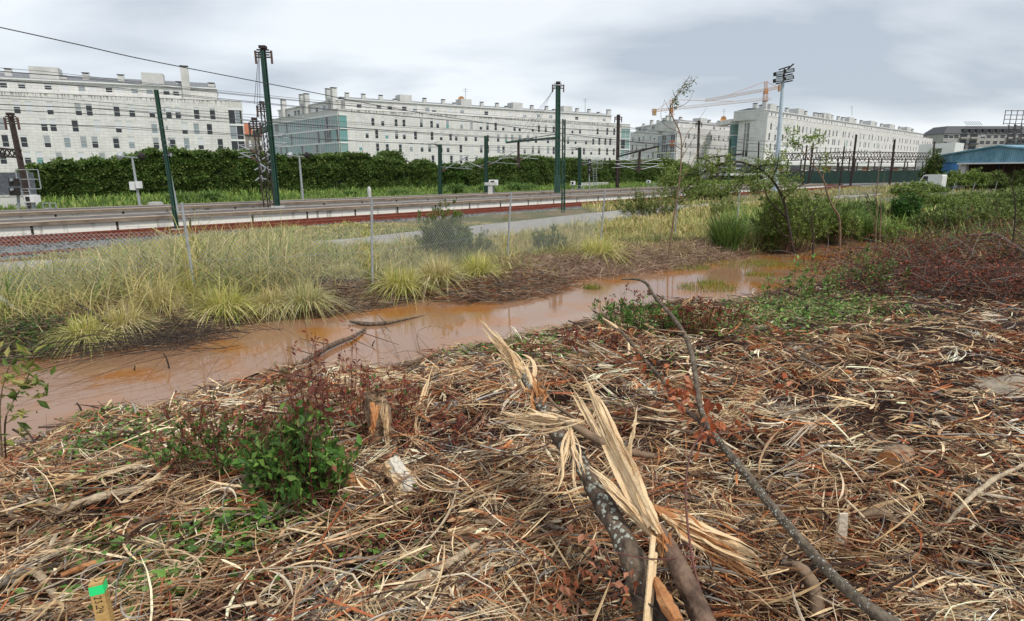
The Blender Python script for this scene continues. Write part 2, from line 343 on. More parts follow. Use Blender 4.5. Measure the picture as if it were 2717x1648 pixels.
mb = MB(); tt = np.linspace(-25, 140, 200)
prof = [(21.6,-1.10),(22.4,-.99),(26.6,-.95),(27.6,-1.0),(30.9,-1.03)]
V = []
for n_, z_ in prof:
    for t_ in tt:
        ed_ = float(EDGE([tn(t_, 0)])[0]); w_ = .15*math.sin(t_*1.3)+.12*math.sin(t_*3.37)
        V.append(tn(t_, n_ if n_ > 27 else ed_+w_+(n_-21.6)*(27-ed_)/(27-21.6), z_+.02*math.sin(t_*2.1+n_)))
mb.add(V, [(j*200+i, j*200+i+1, (j+1)*200+i+1, (j+1)*200+i) for j in range(len(prof)-1) for i in range(199)])
tag(mb.build('ballast_bed', stone, smooth=True), kind='structure')
ns = 16000; tq = -22+110*rng.random(ns)**1.3; nq = rng.uniform(22.0, 29, ns); P = TD*tq[:, None]+TN*nq[:, None]; k_ = nq > EDGE(P)+.1; P = P[k_]; nq = nq[k_]; ns = len(P)
mb = MB(); g = rng.uniform(.07, .30, ns)[:, None]*np.array([1, .99, .97])
sticks(mb, np.c_[P, np.interp(nq, [p[0] for p in prof], [p[1] for p in prof])+.02], rng.normal(size=(ns, 3)), rng.uniform(.05, .12, ns), rng.uniform(.03, .05, ns), np.zeros(ns), g, 5, 2, .8, (.5, 1, .4))
tag(mb.build('ballast_stones', matcol('ballast_stone', .9)), kind='stuff', label='loose grey ballast stones beside the near railway track', cat='gravel')
mb = MB(); P = [(23.5+17*0, )]
# track bed between the two platforms
mb = MB(); V = [tn(t_, n_, -1.0) for n_ in (33.4, 37.8) for t_ in (-30, 150)]; mb.add(V, [(0, 1, 3, 2)])
tag(mb.build('track_bed', stone), kind='structure')
# ------------------------------------------------------------------ rails
rust = mat('rusty_rail_steel', (.13,.032,.018), .8, c2=(.26,.07,.04), scale=8)
sleep = mat('concrete_sleeper', (.24,.20,.16), .9)
def rails(n0, t0, t1, label, z=-1.07):
    e_ = empty('railway_track', tn(t0, n0, z), label, 'railway track', 'railway tracks')
    for n_ in (n0, n0+1.67):
        mb = MB(); pts = np.arange(t0, t1+1, 6.0)
        for a_, b_ in zip(pts[:-1], pts[1:]):
            mb.bar(tn(a_, n_, z+.10), tn(b_, n_, z+.10), .15, .03); mb.bar(tn(a_, n_, z+.17), tn(b_, n_, z+.17), .03, .11); mb.bar(tn(a_, n_, z+.255), tn(b_, n_, z+.255), .075, .06)
        mb.build('rail', rust, e_)
    mb = MB()
    for t_ in np.arange(t0, t1, .62): mb.bar(tn(t_, n0-.45, z-.05), tn(t_, n0+2.1, z-.05), .24, .17)
    mb.build('sleepers', sleep, e_)['kind'] = 'stuff'
rails(28.45, -25, 118, 'rusty red railway track right below the near platform wall')
rails(23.0, -25, 6, 'thin rusty track nearer the grass, at the lower left of the ballast', -1.16)
rails(34.6, -30, 130, 'railway track lying in the trench between the two platforms')
# ------------------------------------------------------------------ platforms
conc = mat('weathered_platform_concrete', (.15,.115,.085), .9, c2=(.29,.235,.18), scale=1.6, bump=.4)
m, n, b = newmat('pale_platform_wall')
t = n.nodes.new('ShaderNodeTexCoord'); mpp = n.nodes.new('ShaderNodeMapping'); mpp.inputs['Scale'].default_value = (1.2, 1.2, .25); n.links.new(t.outputs['Object'], mpp.inputs[0])
no = n.nodes.new('ShaderNodeTexNoise'); no.inputs['Scale'].default_value = 2.2; no.inputs['Detail'].default_value = 7; n.links.new(mpp.outputs[0], no.inputs[0])
r = n.nodes.new('ShaderNodeValToRGB'); n.links.new(no.outputs[0], r.inputs[0]); r.color_ramp.elements[0].position = .26; r.color_ramp.elements[0].color = (.16,.13,.10,1); r.color_ramp.elements[1].position = .42; r.color_ramp.elements[1].color = (.80,.77,.70,1)
n.links.new(r.outputs[0], b.inputs['Base Color']); b.inputs['Roughness'].default_value = .85; WALLP = m
surf = mat('dark_platform_asphalt', (.07,.065,.065), .9, c2=(.15,.14,.13), scale=1.2, bump=.2)
cop = mat('platform_coping_edge', (.42,.33,.25), .85, var=.2, scale=3)
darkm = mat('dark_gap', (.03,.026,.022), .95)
def platform(n0, n1, t0, t1, z, label):
    e_ = empty('railway_platform', tn(t0, n0, -.8), label, 'railway platform', 'railway platforms')
    f = lambda a, b_, z0, z1, mt, name: MB().prism([tn(t0, a)[:2], tn(t1, a)[:2], tn(t1, b_)[:2], tn(t0, b_)[:2]], z0, z1).build(name, mt, e_)
    f(n0+.12, n0+.45, -1.1, z-.17, WALLP, 'front_wall')
    f(n0-.02, n0+.55, z-.169, z-.035, conc, 'edge_beam')
    f(n0-.035, n0+.30, z-.034, z, cop, 'coping')
    f(n0+.301, n1-.301, z-.05, z-.004, surf, 'platform_surface')
    f(n1-.30, n1, z-.034, z, cop, 'coping')
    f(n0+.451, n1-.02, -.95, z-.2195, conc, 'platform_body')
    mb = MB(); t_ = t0+1.1
    while t_ < min(t1, 95):
        mb.prism([tn(t_, n0+.105)[:2], tn(t_+.09, n0+.105)[:2], tn(t_+.09, n0+.119)[:2], tn(t_, n0+.119)[:2]], -1.09, z-.18); t_ += 3.0
    mb.build('wall_joints', darkm, e_)['kind'] = 'stuff'
platform(30.9, 33.3, -30, 104, -.32, 'near railway platform with a long pale stained wall above the red rails')
platform(38.0, 40.6, -34, 112, -.30, 'far railway platform, a low brown strip in front of the green verge')

# ------------------------------------------------------------------ facades
m, n, b = newmat('pale_stone_cladding')
uvn = n.nodes.new('ShaderNodeUVMap'); uvn.uv_map = 'uv'
br = n.nodes.new('ShaderNodeTexBrick'); br.inputs['Scale'].default_value = 1; br.inputs['Brick Width'].default_value = 1.5; br.inputs['Row Height'].default_value = .5; br.inputs['Mortar Size'].default_value = .022; br.inputs['Mortar Smooth'].default_value = .3
br.inputs['Color1'].default_value = (.63,.62,.60,1); br.inputs['Color2'].default_value = (.70,.69,.66,1); br.inputs['Mortar'].default_value = (.36,.35,.33,1); br.inputs['Bias'].default_value = 0
n.links.new(uvn.outputs[0], br.inputs['Vector'])
mpp = n.nodes.new('ShaderNodeMapping'); mpp.inputs['Scale'].default_value = (.9, .22, 1); n.links.new(uvn.outputs[0], mpp.inputs[0])
no = n.nodes.new('ShaderNodeTexNoise'); no.inputs['Scale'].default_value = .8; no.inputs['Detail'].default_value = 7; no.inputs['Roughness'].default_value = .65; n.links.new(mpp.outputs[0], no.inputs[0])
mr = n.nodes.new('ShaderNodeMapRange'); mr.inputs[1].default_value = .34; mr.inputs[2].default_value = .6; mr.inputs[3].default_value = .90; mr.inputs[4].default_value = 1.04; n.links.new(no.outputs[0], mr.inputs[0])
vm = n.nodes.new('ShaderNodeVectorMath'); vm.operation = 'SCALE'; n.links.new(br.outputs[0], vm.inputs[0]); n.links.new(mr.outputs[0], vm.inputs['Scale'])
# dark lichen streaks running down from the parapet (real weathering, follows the wall's own coordinates)
at_ = n.nodes.new('ShaderNodeAttribute'); at_.attribute_name = 'col'; sp_ = n.nodes.new('ShaderNodeSeparateColor'); n.links.new(at_.outputs['Color'], sp_.inputs[0])
mp2 = n.nodes.new('ShaderNodeMapping'); mp2.inputs['Scale'].default_value = (3.0, .5, 1); n.links.new(uvn.outputs[0], mp2.inputs[0])
no2 = n.nodes.new('ShaderNodeTexNoise'); no2.inputs['Scale'].default_value = 1; no2.inputs['Detail'].default_value = 6; n.links.new(mp2.outputs[0], no2.inputs[0])
st = M_('MULTIPLY', M_('GREATER_THAN', no2.outputs[0], .53, n), sp_.outputs[0], n)
mx_ = n.nodes.new('ShaderNodeMix'); mx_.data_type = 'RGBA'; n.links.new(st, mx_.inputs[0]); n.links.new(vm.outputs[0], mx_.inputs[6]); mx_.inputs[7].default_value = (.14,.135,.12,1)
n.links.new(mx_.outputs[2], b.inputs['Base Color']); b.inputs['Roughness'].default_value = .85; STONE = m
white = mat('white_painted_metal', (.70,.71,.70), .5, var=.06)
greyz = mat('grey_zinc_roof', (.17,.175,.185), .55, var=.2, scale=1.5)
cap_dark = mat('chimney_cap_dark', (.10,.10,.10), .7)
plain = mat('pale_render', (.56,.555,.53), .85, var=.14, scale=.6)
def glassmat(name, c, rough=.12):
    m, n, b = newmat(name); b.inputs['Base Color'].default_value = (*c, 1); b.inputs['Roughness'].default_value = rough; b.inputs['Specular IOR Level'].default_value = .35; return m
GL = [glassmat('dark_glass', (.035,.04,.045)), glassmat('teal_glass', (.15,.32,.31), .08), glassmat('grey_glass', (.27,.31,.33)), glassmat('green_glass', (.22,.34,.32))]
BL = [mat('white_shutter', (.62,.64,.66), .6, var=.05), mat('grey_shutter', (.33,.35,.36), .6, var=.08)]
class Fac:
    def __init__(s, A, B): s.A = np.array(A[:2], float); s.B = np.array(B[:2], float); s.L = np.linalg.norm(s.B-s.A); s.d = (s.B-s.A)/s.L; n_ = np.array([s.d[1], -s.d[0]]); s.n = n_ if n_@(-s.A) > 0 else -n_
    def px(s, uv):
        d = ray(*uv); # solve A+d*s = k*dir
        M = np.array([[s.d[0], -d[0]], [s.d[1], -d[1]]]); r_ = np.linalg.solve(M, -s.A); return r_[0], CAMZ+d[2]*r_[1]
    def p(s, u, z, o=0): q = s.A+s.d*u+s.n*o; return np.array([q[0], q[1], z])
def wall_open(mb, fc, s0, s1, z0, z1, rows, depth=.18, stain=0.):
    # wall with true openings; rows: list of (zb, zt, [(sa, sb)...]) from bottom to top
    uv = []
    def q(a, b_, za, zb_, ca=0, cb=0):
        if b_-a < .01 or zb_-za < .01: return
        mb.add([fc.p(a, za), fc.p(b_, za), fc.p(b_, zb_), fc.p(a, zb_)], [(0, 1, 2, 3)], np.array([[ca]*3, [ca]*3, [cb]*3, [cb]*3]))
    z = z0; rows = sorted(rows)
    for (zb, zt, iv) in rows:
        q(s0, s1, z, zb); x = s0
        for (a, b_) in sorted(iv):
            q(x, a, zb, zt); x = b_
            for (P0, P1, P2, P3) in ((fc.p(a, zb), fc.p(a, zb, -depth), fc.p(a, zt, -depth), fc.p(a, zt)), (fc.p(b_, zb), fc.p(b_, zt), fc.p(b_, zt, -depth), fc.p(b_, zb, -depth)), (fc.p(a, zt), fc.p(a, zt, -depth), fc.p(b_, zt, -depth), fc.p(b_, zt)), (fc.p(a, zb), fc.p(b_, zb), fc.p(b_, zb, -depth), fc.p(a, zb, -depth))):
                mb.add([P0, P1, P2, P3], [(0, 1, 2, 3)], (0, 0, 0))
        q(x, s1, zb, zt); z = zt
    if stain and z1-z > stain: q(s0, s1, z, z1-stain); q(s0, s1, z1-stain, z1, 0, .9)
    else: q(s0, s1, z, z1, 0, .5 if stain else 0)
def set_uv(o, fc):
    me = o.data; me.uv_layers.new(name='uv'); co = np.empty(len(me.vertices)*3, np.float32); me.vertices.foreach_get('co', co); co = co.reshape(-1, 3)+np.array(parent_loc(o))
    s_ = (co[:, :2]-fc.A)@fc.d+((co[:, :2]-fc.A)@fc.n); uv = np.stack([s_, co[:, 2]], 1); li = np.empty(len(me.loops), np.int32); me.loops.foreach_get('vertex_index', li)
    me.uv_layers['uv'].data.foreach_set('uv', uv[li].astype(np.float32).ravel())
WCACHE = {}
def window_meshes(wd, ht, var, fc):
    key = (round(wd, 2), round(ht, 2), var, round(float(fc.d[0]), 3))
    if key in WCACHE: return WCACHE[key]
    d3 = np.array([*fc.d, 0]); n3 = np.array([*fc.n, 0]); up = np.array([0, 0, 1.])
    def bx(mb, a, b_, za, zb_, o0, o1): mb.prism([(d3*a+n3*o0)[:2], (d3*b_+n3*o0)[:2], (d3*b_+n3*o1)[:2], (d3*a+n3*o1)[:2]], za, zb_)
    f = MB(); t_ = .06
    bx(f, 0, t_, 0, ht, -.13, -.05); bx(f, wd-t_, wd, 0, ht, -.13, -.05); bx(f, t_, wd-t_, 0, t_, -.13, -.05); bx(f, t_, wd-t_, ht-t_-.08, ht, -.13, -.04)
    mid = ht*.38; bx(f, t_, wd-t_, mid, mid+.05, -.13, -.05)
    g = MB(); bx(g, t_, wd-t_, t_, ht-t_-.08, -.16, -.11)
    bl = {0: 0, 1: .45, 2: .98, 3: .62, 4: .15, 5: .6}[var]; s_ = None
    if bl: s_ = MB(); bx(s_, t_+.002, wd-t_-.002, t_+(ht-2*t_-.08)*(1-bl), ht-t_-.082, -.108, -.07)
    WCACHE[key] = (f, g, s_, {}); return WCACHE[key]
def put_window(par, pl, fc, s_, zb, wd, ht, var, tint, bt):
    f, g, sh, C = window_meshes(wd, ht, var, fc)
    loc = Vector(fc.p(s_, zb))-pl
    def mk(key, mbx, name, mt, p):
        if key not in C:
            o = mbx.build(name, mt, None); C[key] = o.data; o.parent = p
        else:
            o = bpy.data.objects.new(name, C[key]); COL.objects.link(o); o.parent = p
        return o
    w_ = mk('f', f, 'window', white, par); w_.location = loc
    mk(('g', tint), g, 'pane', GL[tint], w_)
    if sh: mk(('s', bt), sh, 'shutter', BL[bt], w_)
def gallery(par, fc, s0, s1, z0, z1, floors, off=.05, step=.9, tint=(1, 2, 3), name='glazed_gallery', spandrel=.35):
    # continuous glazing: slabs, mullions, panes
    fm = MB(); bm_ = MB(); gl_ = []; h = (z1-z0)/floors
    def bx(mb, a, b_, za, zb_, o0, o1): mb.prism([fc.p(a, 0, o0)[:2], fc.p(b_, 0, o0)[:2], fc.p(b_, 0, o1)[:2], fc.p(a, 0, o1)[:2]], za, zb_)
    nb = max(1, int(round((s1-s0)/step))); st_ = (s1-s0)/nb
    for i in range(floors):
        zb = z0+i*h; bx(fm, s0, s1, zb+h-spandrel, zb+h-.002, off-.1, off+.12)
        for j in range(nb+1):
            x = s0+j*st_; bx(fm, max(s0, x-.04), min(s1, x+.04), zb+.002, zb+h-spandrel-.002, off-.05, off+.05)
        bx(fm, s0+.05, s1-.05, zb+(h-spandrel)*.30, zb+(h-spandrel)*.30+.06, off-.045, off+.045)
        g_ = MB(); g_.V = [np.array([fc.p(s0+j*st_, z_, off-.02+.03*random.random()) for j in range(nb+1) for z_ in (zb, zb+h-spandrel)])]; g_.n = 2*nb+2
        g_.F[4] = [np.array([(2*j, 2*j+2, 2*j+3, 2*j+1) for j in range(nb)])]; g_.M[4] = [np.array([random.choice(tint) for j in range(nb)])]; g_.C = [np.ones((2*nb+2, 3))]; gl_.append(g_)
        for j in range(nb):
            x = s0+j*st_
            if random.random() < .5: bx(bm_, x+.08, x+st_-.08, zb+(h-spandrel)*random.choice([.35,.35,.6,.5]), zb+h-spandrel-.05, off-.14, off-.10)
    o = fm.build(name, white, par)
    for g in gl_: g.build('glass', GL, o, off=np.array(parent_loc(par)))
    if bm_.n: bm_.build('blinds', BL[0], par)
    # solid wall behind the glass
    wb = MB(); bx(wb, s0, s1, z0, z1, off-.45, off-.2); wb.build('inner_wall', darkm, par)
def footprint_box(par, name, pts, z0, z1, mt): MB().prism(pts, z0, z1).build(name, mt, par)
def chimney(par, fc, s_, back, z, w_=.7, h=1.4, d_=.7):
    w_ *= .68; h *= .85 if h < 5 else .92
    mb = MB(); f = lambda a, b_, o0, o1: [fc.p(a, 0, o0)[:2], fc.p(b_, 0, o0)[:2], fc.p(b_, 0, o1)[:2], fc.p(a, 0, o1)[:2]]
    mb.prism(f(s_-w_/2, s_+w_/2, -back, -back-d_), z, z+h-.26); o = mb.build('chimney', plain, par)
    mb = MB(); mb.prism(f(s_-w_/2+.12, s_+w_/2-.12, -back-.1, -back-d_+.1), z+h-.259, z+h-.085, m=0); mb.prism(f(s_-w_/2-.08, s_+w_/2+.08, -back+.08, -back-d_-.08), z+h-.084, z+h)
    c = mb.build('cap', cap_dark, o, off=np.array(parent_loc(par)))
def lift(par, fc, s_, back, z, w_=4, h=1.9, d_=3):
    w_ *= .56; h *= .78
    mb = MB(); mb.prism([fc.p(s_-w_/2, 0, -back)[:2], fc.p(s_+w_/2, 0, -back)[:2], fc.p(s_+w_/2, 0, -back-d_)[:2], fc.p(s_-w_/2, 0, -back-d_)[:2]], z, z+h); mb.build('roof_housing', plain, par)
def attic(par, fc, s0, s1, zp, depth, wins, h=1.55, back=1.6, wd=.9, wh=.85, slope=1.0, wz=.45):
    # set-back top storey: wall with small windows, white eaves, zinc roof rising behind
    f2 = Fac(fc.p(0, 0, -back), fc.p(fc.L, 0, -back)); f2.n = fc.n
    iv = [(max(s0+.1, w0-wd/2), w0+wd/2) for w0 in wins if s0+1 < w0 < s1-1]
    mb = MB(); wall_open(mb, f2, s0, s1, zp-.6, zp+h, [(zp+wz, zp+wz+wh, iv)], .15); o = mb.build('attic_wall', STONE, par); set_uv(o, f2)
    pl = parent_loc(par)
    for (a, b_) in iv: put_window(par, pl, f2, a, zp+wz, wd, wh, random.choice([0, 0, 4, 2, 1]), random.choice([0, 2]), 0)
    f = lambda a, b_, o0, o1: [f2.p(a, 0, o0)[:2], f2.p(b_, 0, o0)[:2], f2.p(b_, 0, o1)[:2], f2.p(a, 0, o1)[:2]]
    MB().prism(f(s0-.1, s1+.1, .35, -depth), zp+h, zp+h+.22).build('eaves', white, par)
    mb = MB(); a0, a1 = s0+.2, s1-.2; zt = zp+h+.221
    V = [f2.p(a0, zt, .1), f2.p(a1, zt, .1), f2.p(a1, zt+slope, -depth*.5), f2.p(a0, zt+slope, -depth*.5), f2.p(a1, zt, -depth), f2.p(a0, zt, -depth)]
    mb.add(V, [(0, 1, 2, 3), (3, 2, 4, 5)]); mb.add(V, [(1, 4, 2), (0, 3, 5)]); mb.build('roof', greyz, par)
    MB().prism(f(s0, s0+.2, -.2, -depth), zp-.6, zp+h-.002).build('side_wall', plain, par); MB().prism(f(s1-.2, s1, -.2, -depth), zp-.6, zp+h-.002).build('side_wall', plain, par)
    MB().prism([fc.p(s0, 0, -.2)[:2], fc.p(s1, 0, -.2)[:2], fc.p(s1, 0, -back-depth)[:2], fc.p(s0, 0, -back-depth)[:2]], zp-.75, zp-.62).build('terrace', plain, par)
    return f2
def parapet(par, fc, s0, s1, zp, th=.28):
    MB().prism([fc.p(s0, 0, .06)[:2], fc.p(s1, 0, .06)[:2], fc.p(s1, 0, -th)[:2], fc.p(s0, 0, -th)[:2]], zp, zp+.09).build('parapet_cap', plain, par)
def facade(par, fc, s0, s1, z0, z1, rows, wd, cap=100, stain=.9, skip=0, mt=None, dark=False):
    """rows: (zb, zt, [centres]); windows beyond the cap go in one stuff part"""
    pl = parent_loc(par); R_ = []
    for zb, zt, cs in rows:
        iv = []; last = -1e9
        for c_ in sorted(cs):
            a, b_ = c_-wd/2, c_+wd/2
            if a > last+.15 and a > s0+.1 and b_ < s1-.1: iv.append((a, b_)); last = b_
        R_.append((zb, zt, iv))
    mb = MB(); wall_open(mb, fc, s0, s1, z0, z1, R_, stain=stain); o = mb.build('wall', mt or STONE, par); set_uv(o, fc)
    allw = [(a, zb, zt) for zb, zt, iv in R_ for a, b_ in iv]
    allw.sort(key=lambda w_: np.hypot(*fc.p(w_[0], 0)[:2]))
    ex = MB(); eg = MB()
    for i, (a, zb, zt) in enumerate(allw):
        var = random.choice([0, 0, 4, 0, 4, 1] if dark else [0, 4, 4, 1, 1, 2, 3, 5])
        if i < cap: put_window(par, pl, fc, a, zb, wd, zt-zb, var, random.choice([0]*9+[2, 2, 1]), random.choice([0, 0, 1]))
        else:
            f, g, sh, _ = window_meshes(wd, zt-zb, var, fc); off = fc.p(a, zb)
            for src, dst in ((f, ex), (g, eg)):
                base = 0
                for V_, F_ in zip(src.V, src.F[4]): dst.add(V_+off, F_-base, None); base += len(V_)
    if ex.n:
        o = ex.build('window_rows', white, par); o['kind'] = 'stuff'; o = eg.build('window_glass_rows', GL[0], par); o['kind'] = 'stuff'
# ------------------------------------------------------------------ apartment buildings beyond the railway
def endcaps(par, fc, s0, s1, z0, z1, back=.22):
    mb = MB()
    for s_ in (s0, s1): mb.add([fc.p(s_, z0, -.002), fc.p(s_, z0, -back), fc.p(s_, z1, -back), fc.p(s_, z1, -.002)], [(0, 1, 2, 3)])
    mb.build('wall_edge', plain, par)
def S_(fc, c, xs, y): return [fc.px(cp(c, x, y))[0] for x in xs]
def Zp(fc, c, x, y): return fc.px(cp(c, x, y))[1]
# --- left block
A = at(cp('A1', 0, 470), 106); B = at(cp('A1', 1590, 547), 121); d_ = unit((B-A)[:2]); A2_ = A[:2]-d_*14
f1 = Fac(A2_, B); e1 = empty('apartment_building', f1.p(f1.L, -1), 'pale stone apartment block at the far left with a tall slab chimney and glazed corner', 'building', 'pale apartment blocks beyond the railway')
zp = Zp(f1, 'A1', 1590, 547); sg = f1.px(cp('A1', 1506, 600))[0]
W1 = [(541, 628, 110, [110,190,328,515,587,768,868,1000,1110,1172,1295,1400]), (655, 740, 100, [10,290,350,495,642,780,853,1017,1217,1295,1382]), (765, 850, 158, [35,158,312,443,552,626,766,868,1030,1140,1232,1325,1455]), (878, 962, 182, [20,182,262,392,540,678,815,915,1040,1170,1290,1400])]
rows = []
for y0, y1, x, xs in W1:
    cs = S_(f1, 'A1', xs, (y0+y1)/2); st0 = min(cs); rows.append((Zp(f1, 'A1', x, y1), Zp(f1, 'A1', x, y0), cs+[st0-3.1, st0-6.8, st0-9.5]))
rows.append((rows[-1][0]-3.0, rows[-1][1]-3.0, [5, 9, 15, 22, 27, 34, 40, 47]))
facade(e1, f1, 0, sg, -1, zp, rows, 1.0); parapet(e1, f1, 0, f1.L, zp)
MB().prism([f1.p(0, 0, -.2)[:2], f1.p(f1.L-.3, 0, -.2)[:2], f1.p(f1.L-.3, 0, -14)[:2], f1.p(0, 0, -14)[:2]], -1, zp-.03).build('body', plain, e1)
g0 = Zp(f1, 'A1', 1506, 590); MB().prism([f1.p(sg, 0, .02)[:2], f1.p(f1.L+.2, 0, .02)[:2], f1.p(f1.L+.2, 0, -14)[:2], f1.p(sg, 0, -14)[:2]], g0, zp-.035).build('upper_band', plain, e1)
gallery(e1, f1, sg, f1.L, -1, g0, 5, .0, 1.5, (0, 2, 2))
fs = Fac(f1.p(f1.L, 0), f1.p(f1.L, 0, -6)); fs.n = f1.d; gallery(e1, fs, 0, 6, -1, g0, 5, .1, 1.5, (2, 0))
a0 = attic(e1, f1, 0, f1.L-4, zp, 11, S_(Fac(f1.p(0,0,-1.6), f1.p(f1.L,0,-1.6)), 'A1', [30,150,322,432,543,616,722,790,890,990,1100,1162], 485), 2.2, 1.6, 1.1, .95, 1.5, .75)
fb = Fac(f1.p(0, 0, -4), f1.p(f1.L, 0, -4)); zr = zp+2.6
for x in (66, 425, 572, 802, 1180): chimney(e1, f1, S_(fb, 'A1', [x], 400)[0], 3.5, zr, 1.5, 1.9 if x in (66, 572, 802) else 1.1)
chimney(e1, f1, S_(fb, 'A1', [1230], 400)[0], .9, zp-.4, 1.9, 7.0, 1.2); chimney(e1, f1, S_(fb, 'A1', [1400], 460)[0], 3, zr-1, 1.6, 2.3); chimney(e1, f1, S_(fb, 'A1', [1325], 460)[0], 3, zr-1, 1.2, 1.2)
lift(e1, f1, S_(fb, 'A1', [310], 390)[0], 2.5, zr-.3, 7.5, 3.0); lift(e1, f1, S_(fb, 'A1', [1018], 430)[0], 2.5, zr-.3, 6.3, 3.0)
# --- middle long block with the glazed side
C0 = at(cp('A2', 737, 520), 139); CR_ = at(cp('A3', 1412, 445), 185); CL = at(cp('A2', 300, 640), 168)
f2 = Fac(C0, CR_); f2l = Fac(CL, C0); f2l.n = np.array([f2l.d[1], -f2l.d[0]])
if f2l.n@(-f2l.A) < 0: f2l.n = -f2l.n
e2 = empty('apartment_building', f2.p(0, -1), 'long white apartment block in the middle with a wide glazed side facing left', 'building', 'pale apartment blocks beyond the railway')
zp = Zp(f2, 'A2', 740, 521); sg = f2.px(cp('A2', 798, 600))[0]; sr = f2.px(cp('A3', 1340, 500))[0]
def S2(a2, a3, ya, yb): return S_(f2, 'A2', a2, ya)+S_(f2, 'A3', a3, yb)
rows = [(Zp(f2,'A2',880,628), Zp(f2,'A2',880,565), S2([880,970,1035,1123,1175,1290,1358,1398,1463,1556,1622,1684,1728],[345,405,495,535,640,688,743,806,955,1015,1105,1155,1232,1287],595,470)),
 (Zp(f2,'A2',932,716), Zp(f2,'A2',932,654), S2([932,996,1062,1127,1178,1252,1361,1421,1484,1521,1586,1650,1730],[365,427,476,535,602,665,760,825,920,980,1063,1120,1168,1216,1255],685,560)),
 (Zp(f2,'A2',890,799), Zp(f2,'A2',890,737), S2([890,1002,1066,1152,1224,1295,1345,1422,1467,1552,1625,1687,1730],[367,407,575,640,688,760,806,955,1046,1104,1168,1230,1283],770,640)),
 (Zp(f2,'A2',1186,882), Zp(f2,'A2',1186,822), S2([938,1000,1186,1258,1368,1425,1490,1554,1590,1655],[200,368,430,520,600,680,825,920,1064,1120,1150,1213,1250],850,700))]
rows.append((rows[-1][0]-3, rows[-1][1]-3, [20, 28, 33, 41, 47, 52, 60]))
facade(e2, f2, sg, sr, -1, zp, rows, .82); parapet(e2, f2, 0, f2.L, zp); endcaps(e2, f2, 0, f2.L, -1, zp)
MB().prism([f2.p(.3, 0, -.2)[:2], f2.p(f2.L, 0, -.2)[:2], f2.p(f2.L, 0, -13)[:2], (CL+np.array([9, 5, 0]))[:2]], -1, zp-.03).build('body', plain, e2)
g0 = Zp(f2, 'A2', 740, 552)
for fc_, a, b_ in ((f2, 0, sg), (f2, sr, f2.L), (f2l, 0, f2l.L)):
    MB().prism([fc_.p(a, 0, .03)[:2], fc_.p(b_, 0, .03)[:2], fc_.p(b_, 0, -.9)[:2], fc_.p(a, 0, -.9)[:2]], g0+.001, zp-.036).build('upper_band', plain, e2)
gallery(e2, f2, .12, sg, -1, g0, 5, .02, 1.35, (1, 3, 1)); gallery(e2, f2, sr, f2.L, -1, g0, 5, .02, 1.6, (3, 2, 0)); gallery(e2, f2l, 0, f2l.L-.12, -1, g0, 5, .02, 1.2, (1, 2, 3, 0))
parapet(e2, f2l, 0, f2l.L, zp)
attic(e2, f2, 2.2, f2.L-6, zp, 9, S_(Fac(f2.p(0,0,-1.6), f2.p(f2.L,0,-1.6)), 'A2', [880,930,1010,1082,1178,1248,1330,1375,1480,1560,1640,1720], 515)+[46,50.5,55,59,63,68,73,78], 2.3, 1.6, 1.2, 1.0, .8, .6)
attic(e2, f2l, 1.5, f2l.L-3.2, zp, 7, list(np.arange(4, 30, 2.1)), 2.2, 1.6, 1.5, 1.3, .3, .4)
for x in (355,): chimney(e2, f2l, f2l.px(cp('A2', x, 560))[0], .6, zp-.5, 1.7, 5.6, 1.2)
for x in (474, 503, 649, 684): chimney(e2, f2l, f2l.px(cp('A2', x, 500))[0], .6, zp-.5, 1.5, 5.9, 1.2)
fb = Fac(f2.p(0, 0, -4), f2.p(f2.L, 0, -4)); zr = zp+2.6
for c, x in [('A2', x) for x in (800,908,1022,1115,1310,1433,1505)]+[('A3', x) for x in (232,353,425,628,745,803,987,1082,1157)]:
    chimney(e2, f2, S_(fb, c, [x], 480 if c == 'A2' else 320)[0], 3.5, zr-.1, 1.3, 1.0 if x in (1115,1505,425,803,1157) else 1.75)
chimney(e2, f2, S_(fb, 'A3', [1237], 360)[0], 3.5, zr-.6, 2.0, 2.6)
for c, x in (('A2', 1180), ('A2', 1578), ('A3', 508), ('A3', 905)): lift(e2, f2, S_(fb, c, [x], 450 if c == 'A2' else 320)[0], 3.2, zr-.2, 5.4, 2.5)
# --- small tiled house seen between the blocks
ht = at(cp('A2', 155, 700), 190); eh = empty('house', (ht[0], ht[1], -1), 'small stone house with an orange tiled roof between the left and middle blocks', 'house')
fh = Fac(at(cp('A2', 118, 700), 190), at(cp('A2', 235, 660), 196)); zt = Zp(fh, 'A2', 150, 692)
facade(eh, fh, 0, fh.L, -1, zt, [(zt-4.6, zt-1.6, [2,4,6,8,10]), (zt-9, zt-6.2, [2,4,6,8,10])], .9, stain=0, mt=mat('brown_grey_stone', (.22,.20,.17), .9, var=.25, scale=1))
MB().prism([fh.p(0, 0, -.2)[:2], fh.p(fh.L, 0, -.2)[:2], fh.p(fh.L, 0, -12)[:2], fh.p(0, 0, -12)[:2]], -1, zt-.02).build('body', plain, eh)
mb = MB(); V = [fh.p(-.4, zt, .4), fh.p(fh.L, zt, .4), fh.p(fh.L, zt+4, -6), fh.p(2.5, zt+4, -6), fh.p(fh.L, zt, -12), fh.p(-.4, zt, -12)]; mb.add(V, [(0, 1, 2, 3), (3, 2, 4, 5)]); mb.add(V, [(0, 3, 5)])
mb.build('tiled_roof', mat('orange_roof_tile', (.34,.12,.06), .8, var=.25, scale=2), eh)
